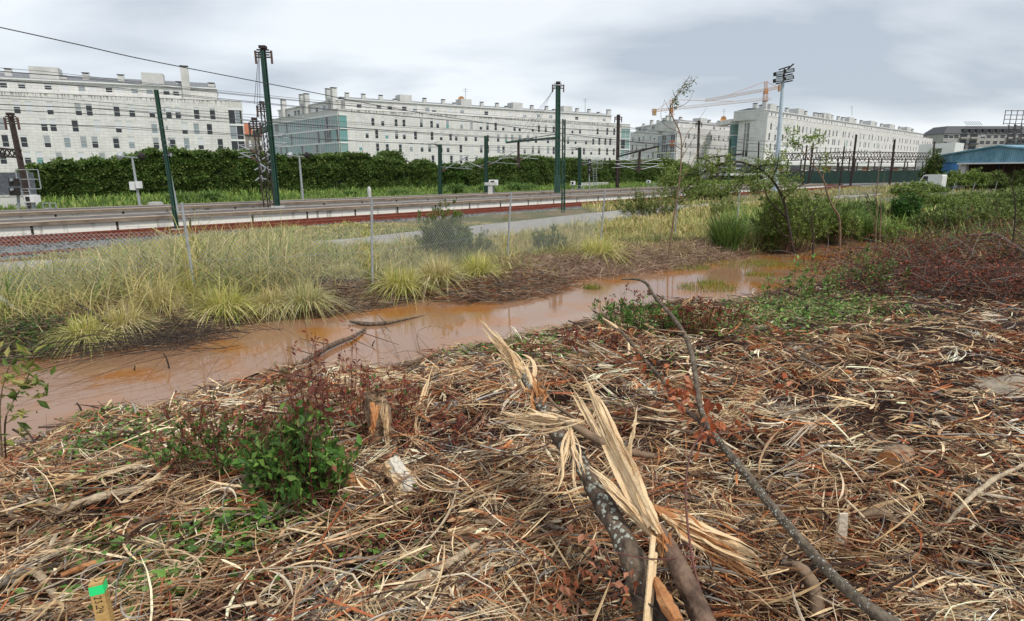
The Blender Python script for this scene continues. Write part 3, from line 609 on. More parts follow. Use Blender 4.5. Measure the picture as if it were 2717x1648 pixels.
mb = MB(); mb.prism([fh.p(5, 0, -2)[:2], fh.p(fh.L, 0, -2)[:2], fh.p(fh.L, 0, -5)[:2], fh.p(5, 0, -5)[:2]], zt, zt+2.4); mb.prism([fh.p(4.7, 0, -1.7)[:2], fh.p(fh.L+.2, 0, -1.7)[:2], fh.p(fh.L+.2, 0, -5.3)[:2], fh.p(4.7, 0, -5.3)[:2]], zt+2.41, zt+2.6); mb.build('roof_dormer', plain, eh)
# --- mid-right block with a glazed corner
C0 = at(cp('A4', 478, 700), 190); CR_ = at(cp('A4', 990, 690), 212); CL = at(cp('A4', 76, 720), 219)
f4 = Fac(C0, CR_); f4l = Fac(CL, C0); e4 = empty('apartment_building', f4.p(0, -1), 'smaller grey apartment block below the cranes, glazed corner with an orange blind', 'building', 'pale apartment blocks beyond the railway')
zp = Zp(f4, 'A4', 478, 702) if False else Zp(f4, 'A4', 478, 690)
rw = [(Zp(f4,'A4',590,793), Zp(f4,'A4',590,740)), (Zp(f4,'A4',567,875), Zp(f4,'A4',567,815))]; st_ = rw[0][0]-rw[1][0]
rr = [(a, b_) for a, b_ in rw]+[(rw[1][0]-st_*k, rw[1][1]-st_*k) for k in (1, 2)]
xs4 = [[590,638,750,787,818,855,897,938],[567,610,690,732,782,826,874,915],[548,612,740,765,805,850,912],[600,660,720,760,803,870,930]]
facade(e4, f4, 0, f4.L, -1, zp, [(a, b_, S_(f4, 'A4', x, 800)) for (a, b_), x in zip(rr, xs4)], .8, stain=0); parapet(e4, f4, 0, f4.L, zp)
sgl = f4l.px(cp('A4', 318, 780))[0]
rl = []
for (a, b_), x in zip(rr, [[97,152,190,217,251,285],[97,133,190,215,242,289],[105,160,200,240,280],[110,170,210,260]]): rl.append((a, b_, S_(f4l, 'A4', x, 800)))
facade(e4, f4l, 0, sgl, -1, zp, rl, 1.1, stain=0); parapet(e4, f4l, 0, f4l.L, zp)
MB().prism([f4l.p(sgl, 0, .02)[:2], f4l.p(f4l.L, 0, .02)[:2], f4l.p(f4l.L, 0, -.6)[:2], f4l.p(sgl, 0, -.6)[:2]], zp-1.7, zp-.002).build('upper_band', plain, e4)
gallery(e4, f4l, sgl, f4l.L-.1, -1, zp-1.7, 5, .02, 1.3, (0, 2, 0))
o = MB(); q0 = f4l.px(cp('A4', 425, 830))[0]; z0 = Zp(f4l, 'A4', 440, 862); z1 = Zp(f4l, 'A4', 440, 808); o.prism([f4l.p(q0, 0, .1)[:2], f4l.p(f4l.L-.2, 0, .1)[:2], f4l.p(f4l.L-.2, 0, .06)[:2], f4l.p(q0, 0, .06)[:2]], z0, z1); o.build('awning', mat('orange_blind', (.50,.16,.07), .7), e4)
MB().prism([f4.p(.2, 0, -.2)[:2], f4.p(f4.L, 0, -.2)[:2], f4.p(f4.L, 0, -22)[:2], (CL+np.array([6, 8, 0]))[:2]], -1, zp-.03).build('body', plain, e4)
attic(e4, f4, 3, f4.L, zp, 8, S_(f4, 'A4', [505,560,640,690,740,790,850,905,940], 690), 1.9, 1.5, .9, .9, .9)
attic(e4, f4l, 1, f4l.L-5, zp, 7, list(np.arange(4, 30, 2.4)), 1.7, 1.5, 1.6, 1.0, .7)
for x, y0, y1 in ((161,650,680),(232,615,700),(287,618,690),(341,596,690)): sq, zt_ = f4l.px(cp('A4', x, y0)); chimney(e4, f4l, sq, 1, zp-.3, 1.8 if x in (232,341) else 1.2, zt_-zp+.5)
for x in (404, 515, 597, 850, 935): chimney(e4, f4, S_(f4, 'A4', [max(x, 480)], 640)[0], 3, zp+2.1, 1.6, 1.7)
lift(e4, f4, S_(f4, 'A4', [795], 650)[0], 3, zp+2, 7, 2.4)
# --- right long block
C0 = at(cp('A4', 1285, 600), 176); CR_ = at(cp('A5', 1042, 395), 300); f3 = Fac(C0, CR_)
pl_ = f3.p(0, 0, -11); CLm = at(cp('A4', 1035, 600), 184); f3l = Fac(CLm, C0)
e3 = empty('apartment_building', f3.p(0, -1), 'longest white apartment block, right, with blank grey end wall and narrow slit windows', 'building', 'pale apartment blocks beyond the railway')
zp = Zp(f3, 'A4', 1285, 592); zpl = zp
ws = [(Zp(f3,'A4',1305,712), Zp(f3,'A4',1305,645)), (Zp(f3,'A4',1297,804), Zp(f3,'A4',1297,738)), (Zp(f3,'A4',1315,893), Zp(f3,'A4',1315,828)), (Zp(f3,'A4',1335,972), Zp(f3,'A4',1335,915))]
a4 = [[1305,1357,1445,1507,1555,1588,1620,1656,1697,1739],[1297,1350,1415,1462,1505,1560,1605,1650,1735,1780],[1315,1356,1455,1537,1560,1600,1678,1732,1758,1806],[1335,1422,1473,1517,1553,1620,1690,1750]]
a5 = [[35,73,122,156,188,218,273,290,323,356,420,448,495,522,549,575,600,628,656,698,720,755,779,806,820,848,880,901,915,953,975,995,1015],
 [110,157,192,208,244,295,313,347,425,458,472,500,548,573,587,617,645,680,705,752,778,806,830,857,883,905,930,967,987,1010],
 [66,94,140,183,220,245,258,314,347,417,445,473,492,530,556,582,608,650,680,728,759,785,808,828,855,880,890,925,955,968,988,1010],
 [60,100,150,200,250,310,350,410,440,480,520,560,600,640,680,720,760,800,840,880,920,960,1000]]
facade(e3, f3, 0, f3.L, -1, zp, [(a, b_, S_(f3, 'A4', x4, 800)+S_(f3, 'A5', x5, 450)) for (a, b_), x4, x5 in zip(ws, a4, a5)], 1.1, stain=0, dark=True); parapet(e3, f3, 0, f3.L, zp)
facade(e3, f3l, 0, f3l.L, -1, zp+1.6, [], .9, stain=0, mt=None); parapet(e3, f3l, 0, f3l.L, zp+1.6)
# louvred strips on the end wall
mb = MB(); 
for x0, x1 in ((1077,1092),(1100,1122)):
    sa, sb = f3l.px(cp('A4', x0, 750))[0], f3l.px(cp('A4', x1, 750))[0]
    for (ya, yb) in ((660,735),(748,820),(833,900),(905,950)):
        zt_, zb_ = Zp(f3l, 'A4', 1100, ya), Zp(f3l, 'A4', 1100, yb); k = np.linspace(zb_, zt_, 9)
        for z in k: mb.prism([f3l.p(sa, 0, .03)[:2], f3l.p(sb, 0, .03)[:2], f3l.p(sb, 0, -.05)[:2], f3l.p(sa, 0, -.05)[:2]], z, z+.16)
mb.build('louvres', darkm, e3)
MB().prism([f3.p(.25, 0, -.2)[:2], f3.p(f3.L, 0, -.2)[:2], f3.p(f3.L, 0, -14)[:2], (CLm+np.array([.5, 6, 0]))[:2]], -1, zp-.03).build('body', plain, e3)
fsg = Fac(at(cp('A4', 962, 640), 187), at(cp('A4', 1034, 640), 187)); zg = Zp(fsg, 'A4', 1000, 655)
gallery(e3, fsg, 0, fsg.L, -1, zg, 5, .0, 2.4, (1, 3)); MB().prism([fsg.p(0, 0, .05)[:2], fsg.p(fsg.L, 0, .05)[:2], fsg.p(fsg.L, 0, -14)[:2], fsg.p(0, 0, -14)[:2]], zg, zg+1.3).build('upper_band', plain, e3)
attic(e3, f3, .5, f3.L-12, zp, 9, list(np.arange(3, f3.L-14, 2.6)), 1.8, 1.4, 1.0, .95, .6, .5)
fb = Fac(f3.p(0, 0, -4), f3.p(f3.L, 0, -4)); zr = zp+2
for c, x, wd_, h_ in (('A4',1107,1.9,3.6),('A4',1157,1.5,2.8),('A4',1190,2,4)): sq = f3l.px(cp(c, x, 540))[0]; chimney(e3, f3l, sq, 3, zp+1.2, wd_, h_)
for c, x in [('A4',1363),('A4',1446),('A4',1615),('A4',1697),('A4',1733),('A5',34),('A5',69),('A5',171),('A5',228),('A5',268),('A5',370),('A5',425),('A5',550),('A5',600),('A5',705),('A5',755),('A5',868)]:
    chimney(e3, f3, S_(fb, c, [x], 300 if c == 'A5' else 560)[0], 3.5, zr, 2.0 if c == 'A4' else 2.6, 2.2)
for c, x, w_ in (('A4',1305,7.5),('A4',1555,8),('A4',1785,8),('A5',125,9),('A5',325,10),('A5',508,10),('A5',672,11),('A5',822,11)): lift(e3, f3, S_(fb, c, [x], 290 if c == 'A5' else 540)[0], 3, zr-.2, w_, 3.0)
# ground floor base of the right block: white band, orange infill
gb = Fac(at(cp('A4', 1270, 1000), 168), at(cp('A5', 1000, 640), 285)); zt_ = Zp(gb, 'A4', 1300, 988); zb_ = -1
eb = empty('station_hall', gb.p(0, -1), 'low white ground floor building with orange brick panels below the right apartment block', 'building')
MB().prism([gb.p(0, 0, .9)[:2], gb.p(gb.L, 0, .9)[:2], gb.p(gb.L, 0, -5)[:2], gb.p(0, 0, -5)[:2]], zt_-1.0, zt_).build('canopy', white, eb)
MB().prism([gb.p(0, 0, 0)[:2], gb.p(gb.L, 0, 0)[:2], gb.p(gb.L, 0, -4.9)[:2], gb.p(0, 0, -4.9)[:2]], -1, zt_-1.001).build('wall', plain, eb)
for k in range(14):
    s_ = 4+k*12.5; mt_ = [ORP, GL[0], GL[2]][k % 3] if 'ORP' in globals() else None
    if mt_ is None: ORP = mat('orange_brick_panel', (.36,.17,.10), .85); mt_ = ORP
    if s_+7 < gb.L: MB().prism([gb.p(s_, 0, .05)[:2], gb.p(s_+7, 0, .05)[:2], gb.p(s_+7, 0, .004)[:2], gb.p(s_, 0, .004)[:2]], zt_-3.6, zt_-1.3).build('panel', mt_, eb)
# dark underpass with a white band left of it
du = Fac(at(cp('A4', 950, 1080), 150), at(cp('A4', 1260, 1080), 158)); ed = empty('platform_building', du.p(0, -1), 'black glass fronted low building with a pale band, left of the floodlight mast', 'building')
MB().prism([du.p(0, 0)[:2], du.p(du.L, 0)[:2], du.p(du.L, 0, -6)[:2], du.p(0, 0, -6)[:2]], Zp(du, 'A4', 1000, 1095), Zp(du, 'A4', 1000, 1018)).build('dark_glazing', GL[0], ed)
MB().prism([du.p(-.2, 0, .3)[:2], du.p(du.L, 0, .3)[:2], du.p(du.L, 0, -6)[:2], du.p(-.2, 0, -6)[:2]], Zp(du, 'A4', 1000, 1115), Zp(du, 'A4', 1000, 1096)).build('band', plain, ed)
MB().prism([du.p(0, 0, -.3)[:2], du.p(du.L, 0, -.3)[:2], du.p(du.L, 0, -6)[:2], du.p(0, 0, -6)[:2]], -1, Zp(du, 'A4', 1000, 1116)).build('base', darkm, ed)
# --- dark apartment block far right
fd = Fac(at(cp('A5', 1128, 400), 330), at(cp('A5', 1900, 300), 330)); ed = empty('apartment_building', fd.p(0, -1), 'grey and white apartment block with dark balconies and solar panels, far right skyline', 'building')
zt_ = Zp(fd, 'A5', 1300, 395); sh_ = (Zp(fd, 'A5', 1300, 400)-Zp(fd, 'A5', 1300, 432))*1.25
gr_ = mat('grey_render_wall', (.36,.35,.33), .9, var=.1, scale=.3); slate = mat('dark_slate', (.075,.078,.085), .7, var=.25)
rows = []; pat = [1193,1237,1462,1512,1572,1628]
for k in range(4): rows.append((zt_-2.5-k*3.1, zt_-.6-k*3.1, S_(fd, 'A5', pat+[1150, 1745, 1790], 400)))
facade(ed, fd, 0, fd.L, -1, zt_, rows, 2.4, stain=0, mt=gr_, dark=True)
MB().prism([fd.p(0, 0, -.2)[:2], fd.p(fd.L, 0, -.2)[:2], fd.p(fd.L, 0, -20)[:2], fd.p(0, 0, -20)[:2]], -1, zt_-.02).build('body', gr_, ed)
for x0, x1 in ((1268,1328),(1352,1415),(1665,1720),(1760,1860)):
    for k in range(4):
        a, b_ = S_(fd, 'A5', [x0, x1], 400); z = zt_-2.7-k*3.1
        g_ = MB(); g_.prism([fd.p(a, 0, .05)[:2], fd.p(b_, 0, .05)[:2], fd.p(b_, 0, .01)[:2], fd.p(a, 0, .01)[:2]], z+.85, z+2.4); bo = g_.build('balcony', GL[0], ed)
        g_ = MB(); g_.prism([fd.p(a-.3, 0, 1.5)[:2], fd.p(b_+.3, 0, 1.5)[:2], fd.p(b_+.3, 0, .01)[:2], fd.p(a-.3, 0, .01)[:2]], z, z+.8); g_.build('parapet', slate if k % 2 else gr_, bo, off=np.array(parent_loc(ed)))
mb = MB(); zr1 = Zp(fd, 'A5', 1350, 330)
V = [fd.p(-.5, zt_, .6), fd.p(fd.L, zt_, .6), fd.p(fd.L, zr1, -3), fd.p(3.5, zr1, -3), fd.p(-.5, zt_, -18), fd.p(fd.L, zt_, -18), fd.p(fd.L, zr1, -14), fd.p(3.5, zr1, -14)]
mb.add(V, [(0, 1, 2, 3), (3, 2, 6, 7), (0, 3, 7, 4), (4, 7, 6, 5)]); mb.build('mansard_roof', slate, ed)
for x in range(1290, 1760, 56):
    s_ = S_(fd, 'A5', [x], 360)[0]; MB().prism([fd.p(s_, 0, .5)[:2], fd.p(s_+2.4, 0, .5)[:2], fd.p(s_+2.4, 0, -3)[:2], fd.p(s_, 0, -3)[:2]], zt_+.5, zt_+2.3).build('dormer', GL[0] if x % 112 else gr_, ed)
mb = MB(); a, b_ = S_(fd, 'A5', [1345, 1490], 330)
for i in range(8): x = a+(b_-a)*i/8; mb.add([fd.p(x, zr1+.3, -2), fd.p(x+(b_-a)/8-.5, zr1+.3, -2), fd.p(x+(b_-a)/8-.5, zr1+2.6, -5), fd.p(x, zr1+2.6, -5)], [(0, 1, 2, 3)])
mb.build('solar_panels', GL[2], ed)
# --- white flat building
fw = Fac(at(cp('A5', 1015, 520), 230), at(cp('A5', 1225, 490), 215)); ew = empty('office_building', fw.p(0, -1), 'plain white flat-roofed building with two dark windows behind the blue shed', 'building')
zt_ = Zp(fw, 'A5', 1150, 475); fw2 = Fac(fw.B, at(cp('A5', 1300, 480), 224))
facade(ew, fw, 0, fw.L, -1, zt_, [(Zp(fw,'A5',1095,558), Zp(fw,'A5',1095,518), S_(fw, 'A5', [1040,1097], 540))], 6.0, stain=0, mt=white)
MB().prism([fw2.p(0, 0, 0)[:2], fw2.p(fw2.L, 0, 0)[:2], fw2.p(fw2.L, 0, -14)[:2], fw.p(0, 0, -.21)[:2]], -1, zt_-.01).build('body', white, ew)
# ------------------------------------------------------------------ blue shed
corr, n, b = newmat('blue_corrugated_sheet'); t = n.nodes.new('ShaderNodeTexCoord')
no = n.nodes.new('ShaderNodeTexNoise'); no.inputs['Scale'].default_value = .9; no.inputs['Detail'].default_value = 6; n.links.new(t.outputs['Object'], no.inputs[0]); r = n.nodes.new('ShaderNodeValToRGB'); n.links.new(no.outputs[0], r.inputs[0])
r.color_ramp.elements[0].color = (.09,.22,.30,1); r.color_ramp.elements[1].color = (.19,.36,.45,1); r.color_ramp.elements[0].position = .35; r.color_ramp.elements[1].position = .65; n.links.new(r.outputs[0], b.inputs['Base Color']); b.inputs['Roughness'].default_value = .5
fq = Fac(at(cp('A5', 1060, 640), 92), at(cp('A5', 2150, 640), 72)); es = empty('industrial_shed', fq.p(0, -1), 'blue corrugated metal shed with a gabled roof and an open shaded front', 'shed')
ze = Zp(fq, 'A5', 1080, 612); 
def zroof(x):  # outline of the gable, pixel x -> height
    return Zp(fq, 'A5', x, np.interp(x, [1060, 1590, 1820, 2150], [592, 500, 512, 560]))
def zlow(x): return Zp(fq, 'A5', x, np.interp(x, [1060, 1250, 1300, 2150], [640, 640, 648, 640]))
mb = MB(); V = []; xs = np.linspace(1060, 2150, 241)
for i, x in enumerate(xs): s_ = S_(fq, 'A5', [x], 600)[0]; o_ = .1*(i % 4 in (1, 2)); V += [fq.p(s_, zlow(x), o_), fq.p(s_, zroof(x), o_)]
mb.add(V, [(2*i, 2*i+2, 2*i+3, 2*i+1) for i in range(240)]); mb.build('gable_cladding', corr, es)
mb = MB(); V = []
for x in (1060, 1590, 2150): s_ = S_(fq, 'A5', [x], 600)[0]; V += [fq.p(s_-.3*(x == 1060), zroof(x)+.12, .35), fq.p(s_-.3*(x == 1060), zroof(x)+.12, -40)]
mb.add(V, [(0, 2, 3, 1), (2, 4, 5, 3)]); mb.add(np.array(V)-[0, 0, .18], [(0, 2, 3, 1), (2, 4, 5, 3)]); mb.add(np.concatenate([np.array(V)[[0, 2, 4]], np.array(V)[[0, 2, 4]]-[0, 0, .18]]), [(0, 1, 4, 3), (1, 2, 5, 4)]); mb.build('roof', corr, es)
a, b_, c_ = S_(fq, 'A5', [1045, 1248, 1310], 680); blue = mat('blue_painted_wall', (.10,.29,.62), .6, var=.15, scale=.8)
MB().prism([fq.p(a, 0, -.15)[:2], fq.p(b_, 0, -.15)[:2], fq.p(b_, 0, -.5)[:2], fq.p(a, 0, -.5)[:2]], -1, zlow(1200)+.1).build('blue_wall', blue, es)
MB().prism([fq.p(b_, 0, -.05)[:2], fq.p(c_, 0, -.05)[:2], fq.p(c_, 0, -.5)[:2], fq.p(b_, 0, -.5)[:2]], -1, zlow(1280)+.1).build('grey_pillar', plain, es)
brn = mat('brown_block_wall', (.15,.10,.07), .9, var=.2, scale=.7)
MB().prism([fq.p(c_-.4, 0, -.51)[:2], fq.p(c_-.1, 0, -.51)[:2], fq.p(c_-.1, 0, -5)[:2], fq.p(c_-.4, 0, -5)[:2]], -1, zlow(1300)+1.5).build('inner_side_wall', brn, es)
MB().prism([fq.p(c_, 0, -5)[:2], fq.p(fq.L, 0, -5)[:2], fq.p(fq.L, 0, -5.4)[:2], fq.p(c_, 0, -5.4)[:2]], -1, zlow(1500)+.8).build('back_wall', brn, es)
MB().prism([fq.p(a, 0, -.51)[:2], fq.p(a+.3, 0, -.51)[:2], fq.p(a+.3, 0, -39)[:2], fq.p(a, 0, -39)[:2]], -1, ze).build('side_wall', blue, es)
for x in (1315, 1590, 1680): s_ = S_(fq, 'A5', [x], 680)[0]; MB().prism([fq.p(s_, 0, -.6)[:2], fq.p(s_+.25, 0, -.6)[:2], fq.p(s_+.25, 0, -.85)[:2], fq.p(s_, 0, -.85)[:2]], -1, zlow(x)+.1).build('post', mat('dark_red_steel', (.06,.022,.018), .8), es)
MB().prism([fq.p(c_-1, 0, .55)[:2], fq.p(fq.L, 0, .55)[:2], fq.p(fq.L, 0, .02)[:2], fq.p(c_-1, 0, .02)[:2]], zlow(1600)-.10, zlow(1600)+.08).build('gutter', white, es)
# green hoarding
fg = Fac(at(cp('A4', 1395, 1110), 118), at(cp('A5', 935, 740), 150)); eg_ = empty('hoarding', fg.p(0, -1), 'long dark green sheet metal hoarding below the right apartment block', 'fence')
hg = mat('dark_green_sheet', (.010,.034,.026), .6, var=.2, scale=.5); za, zb_ = Zp(fg, 'A4', 1400, 1078), Zp(fg, 'A5', 900, 705)
V = []
for i in range(201): s_ = fg.L*i/200; z_ = za+(zb_-za)*i/200; V += [fg.p(s_, -1, .12*(i % 2)), fg.p(s_, z_, .12*(i % 2))]
MB().add(V, [(2*i, 2*i+2, 2*i+3, 2*i+1) for i in range(200)]).build('panels', hg, eg_)
for i in range(0, 41): MB().bar(fg.p(fg.L*i/40, -1, -.25), fg.p(fg.L*i/40, 1.5, -.25), .12).build('post', hg, eg_)
# ------------------------------------------------------------------ railway masts, wires, lamps, signals
green = mat('dark_green_mast_paint', (.022,.065,.045), .55, var=.25, scale=3)
brown = mat('rust_brown_mast', (.045,.03,.026), .8, var=.35, scale=5)
galv = mat('galvanised_steel', (.36,.38,.39), .5, .3, var=.2, scale=10)
wiremat = mat('dark_wire', (.05,.05,.055), .6)
concp = mat('pale_concrete_box', (.5,.5,.47), .8)
insul = mat('brown_insulator', (.10,.055,.04), .4)
def lattice_mast(base, top, w, mt, label, group='railway catenary masts', closed=False, arms=()):
    base = np.array(base, float); top = np.array(top, float); e_ = empty('catenary_mast', base, label, 'mast', group)
    ax = np.array([.692, .722, 0.]); ay = np.array([-.722, .692, 0]); mb = MB(); H = top-base
    for s_ in (-1, 1): mb.bar(base+ax*s_*w*.4, top+ax*s_*w*.4*.75, w*(.24 if closed else .15), w*(.45 if closed else .22), up=ay)
    mb.build('column', mt, e_); mb = MB(); n = max(4, int(np.linalg.norm(H)/(w*1.3)))
    for i in range(n):
        a, b_ = base+H*i/n, base+H*(i+1)/n; s_ = 1 if i % 2 else -1
        for o_ in (-1, 1): mb.bar(a+ax*s_*w*.36+ay*o_*w*.1, b_-ax*s_*w*.36+ay*o_*w*.1, w*.10, .012)
    if closed: mb.bar(base+H*.03, top-H*.01, w*.5, w*.16, up=ay)
    mb.build('lacing', mt, e_)
    return e_
def solid_mast(base, top, w, mt, label, w2=None):
    base = np.array(base, float); top = np.array(top, float); e_ = empty('catenary_mast', base, label, 'mast', 'railway catenary masts')
    ax = np.array([.5, .86, 0]); mb = MB()
    mb.bar(base, top, w*.18, w, up=ax, w2=w*.16); mb.bar(base+ax*w*.32*.5, top+ax*w*.32*.5, w*.95, w*.10, up=ax); mb.bar(base-ax*w*.3, top-ax*w*.3, w*.95, w*.10, up=ax)
    mb.build('column', mt, e_); MB().bar(base-np.array([0, 0, .12]), base+np.array([0, 0, .10]), w*2, w*2).build('foundation', concp, e_)
    return e_
def cap_brackets(e_, top, w, mt):
    mb = MB(); T = np.array(top)
    for k in range(4): mb.bar(T+[-w*(1.1 if k % 2 else .8), 0, -.06-k*.12], T+[w*(.9 if k % 2 else .7), .05, -.06-k*.12], .10, .06)
    mb.box(T+[-w*.4, -w*.4, 0], T+[w*.4, w*.4, .14]); mb.build('head_bracket', mt, e_)
    mb = MB()
    for s_ in (-1, 1): mb.tube([T+[s_*w*1.0, 0, -.1], T+[s_*w*1.0, 0, -.75]], .06, 8, smooth=0)
    mb.build('insulator', insul, e_)
def cantilever(e_, p, out, L, mt=None, rise=1.0, name='cantilever'):
    out = np.array([*unit(np.array(out, float)), 0]); p = np.array(p, float); mb = MB()
    mb.tube([p, p+out*L+[0, 0, rise]], .035, 6, smooth=0); mb.tube([p+[0, 0, rise*1.1], p+out*L*.9+[0, 0, rise]], .028, 6, smooth=0); mb.tube([p+[0, 0, .45], p+out*L*1.1+[0, 0, .25]], .022, 6, smooth=0)
    o = mb.build(name, mt or galv, e_)
    mb = MB(); mb.tube([p+out*.12+[0, 0, .05], p+out*.5+[0, 0, .25]], .07, 8, smooth=0); mb.build('insulator', insul, o, off=np.array(parent_loc(e_)))
ZP = -.32
# green mast at the left (nearest, in front of the near rail) with a pale grey post behind it
b0 = onz(dpx(427, 556), -.92); t0 = at(dpx(376, 216), b0[1])
m1 = solid_mast(b0, t0, .19, green, 'slim dark green mast in front of the near track, before the left block')
mb = MB(); 
for k in (.55, .62, .66, .74, .80, .86): q = b0+(t0-b0)*k; mb.bar(q+[-.14, 0, 0], q+[.22, 0, 0], .03); mb.bar(q+[.22, 0, -.06], q+[.22, 0, .08], .05)
mb.build('bracket', galv, m1)
b1 = onz(dpx(426, 514), ZP); t1 = at(dpx(400, 385), b1[1]); e_ = empty('lamp_post', b1, 'pale grey post leaning right behind the slim green mast at the left', 'lamp post')
MB().tube([b1, t1], [.12, .08], 10, smooth=0).build('pole', galv, e_); MB().tube([t1+[-.1, 0, .05], t1+[.25, -.1, .3]], [.1, .14], 8, smooth=0).build('lamp_head', darkm, e_)
# tall green mast on the near platform
b0 = onz(dpx(669, 500), ZP); t0 = at(dpx(633, 122), b0[1]); m2 = solid_mast(b0, t0, .29, green, 'tall dark green mast standing on the near platform between the left and middle blocks')
cap_brackets(m2, t0+[0, 0, .1], .42, brown)
p = at(dpx(648, 308), b0[1]); q = at(dpx(612, 322), b0[1]+5); mb = MB(); mb.bar(p, q, .22, .28); mb.bar(p+[0, 0, .35], q+[0, 0, .1], .06); mb.build('cross_arm', green, m2)
mb = MB()
for k, (u, v) in enumerate(((612, 250), (617, 300), (626, 285))): mb.tube([at(dpx(622+k, 125), b0[1]), at(dpx(u, v), b0[1]+3)], .012, 4, smooth=0)
mb.build('tension_wire', wiremat, m2)
# two rust-brown masts behind it
for (u0, v0, u1, v1, nn, lb) in ((640, 482, 612, 290, 33.8, 'shorter rust brown mast just left of the tall green mast'), (654, 482, 630, 250, 36.5, 'taller rust brown mast directly beside the tall green mast')):
    b_ = onn(dpx(u0, v0), nn); b_[2] = -.9; t_ = onn(dpx(u1, v1), nn); d = b_[:2]; t_ = at(dpx(u1, v1), b_[1]); e_ = lattice_mast(b_, t_, .32, brown, lb); cap_brackets(e_, t_, .3, brown)
    for k in (.58, .66): cantilever(e_, b_+(t_-b_)*k, (-1, .2) if nn < 35 else (1, .3), 1.2, galv, .5)
    mb = MB()
    for k in range(9): q = b_+(t_-b_)*(.38+.03*k); mb.tube([q, q+[.35*math.sin(k*2.3), -.1, .3*math.cos(k*1.7)]], .045, 6, smooth=0)
    mb.build('wire_clamps', galv, e_)
# centre: solid green mast plus big lattice mast in front of the near rail
b0 = onz(dpx(1341, 464), ZP); t0 = at(dpx(1343, 205), b0[1]); m3 = lattice_mast(b0, t0, .50, green, 'thickest dark green mast with a long arm to the left, at the centre', closed=True); cap_brackets(m3, t0+[0, 0, .15], .5, brown)
MB().bar(b0+[0, 0, 0], b0+(t0-b0)*.17, .56, .5).build('base_casing', green, m3)
pa = at(dpx(1337, 332), b0[1]); q = at(dpx(1218, 343), b0[1]+10); mb = MB(); mb.bar(pa, q, .14, .20); mb.bar(pa+[0, 0, .32], q+[0, 0, .05], .06); mb.build('beam_arm', green, m3)
qd = pa+(q-pa)*.72; ed_ = MB(); ed_.bar(qd, qd-[0, 0, 2.6], .26, .26); ed_.build('drop_post', brown, m3)
mb = MB()
for k in range(4): tq_ = pa+(q-pa)*(.45+.14*k); mb.tube([t0+[-.35, 0, -.1-.1*k], tq_], .012, 4, smooth=0)
mb.build('stay_wire', wiremat, m3)
for s_ in (-1, 1): cantilever(m3, qd-[0, 0, 2.0], (s_, .35*s_), 2.0, galv, .9)
b0 = onz(dpx(1355, 513), -.92); t0 = at(dpx(1357, 287), b0[1]); lattice_mast(b0, t0, .34, green, 'shorter green zigzag lattice mast standing in front of the red rail at the centre')
# other masts : (base u,v, top v, n along, kind, label)
def mast_px(u, v, vt, nn, w, mt, lb, kind='solid', z=-.75, ut=None):
    b_ = onn(dpx(u, v), nn); b_[2] = z; t_ = at(dpx(ut if ut is not None else u, vt), b_[1]); return (solid_mast if kind == 'solid' else lattice_mast)(b_, t_, w, mt, lb), b_, t_
e_, b_, t_ = mast_px(1059, 466, 348, 41.5, .32, green, 'green mast with wire arms in front of the gap in the hedge'); cantilever(e_, b_+(t_-b_)*.5, (1, -.2), 2.6, galv, 1.4); cantilever(e_, t_-[0, 0, .2], (-1, .3), .9, galv, .0)
e_, b_, t_ = mast_px(1170, 466, 327, 41.5, .34, green, 'green mast beside the white equipment box, in front of the second hedge'); cantilever(e_, b_+(t_-b_)*.5, (1, -.2), 2.8, galv, 1.4); cantilever(e_, b_+(t_-b_)*.45, (-1, .2), 2.4, galv, 1.0)
e_, b_, t_ = mast_px(1395, 455, 355, 42.5, .36, green, 'short green mast right of the tallest mast'); cantilever(e_, b_+(t_-b_)*.6, (1, -.1), 3, galv, .8); cantilever(e_, t_-[0, 0, .3], (-1, .3), 1, galv, .1)
b_ = onn(dpx(1485, 457), 41.5); b_[2] = ZP; t_ = at(dpx(1488, 279), b_[1]); m5 = lattice_mast(b_, t_, .46, brown, 'thick rust brown mast with a long arm, in front of the mid-right hedge', closed=True); cap_brackets(m5, t_, .4, brown)
pa = b_+(t_-b_)*.44; q = at(dpx(1585, 352), b_[1]-6); mb = MB(); mb.bar(pa, q, .12, .16); mb.bar(pa+[0, 0, .3], q, .05); mb.build('beam_arm', brown, m5); qd = pa+(q-pa)*.56; MB().bar(qd, qd-[0, 0, 2.4], .24).build('drop_post', brown, m5)
for s_ in (-1, 1): cantilever(m5, qd-[0, 0, 2.1], (s_, .25*s_), 3.0, galv, .7); cantilever(m5, qd-[0, 0, 1.3], (s_, .25*s_), 2.6, galv, .5)
b_ = onn(dpx(1677, 446), 42); b_[2] = ZP; t_ = at(dpx(1682, 293), b_[1]); m6 = lattice_mast(b_, t_, .6, brown, 'rust brown lattice mast with an arm, seen through the tall bare sapling'); cap_brackets(m6, t_, .4, brown)
pa = b_+(t_-b_)*.42; q = at(dpx(1785, 371), b_[1]-8); MB().bar(pa, q, .18).build('beam_arm', brown, m6); qd = pa+(q-pa)*.5; MB().bar(qd, qd-[0, 0, 3], .3).build('drop_post', brown, m6)
for s_ in (-1, 1): cantilever(m6, qd-[0, 0, 2.4], (s_, .2), 3.5, galv, .9)
b_ = onn(dpx(1752, 472), 29); b_[2] = -.9; t_ = at(dpx(1758, 334), b_[1]); lattice_mast(b_, t_, .42, green, 'green lattice mast rising out of the arching willow')
b_ = onn(dpx(1822, 455), 44); b_[2] = -.9; t_ = at(dpx(1826, 341), b_[1]); lattice_mast(b_, t_, .5, brown, 'dark mast in front of the blank grey end wall')
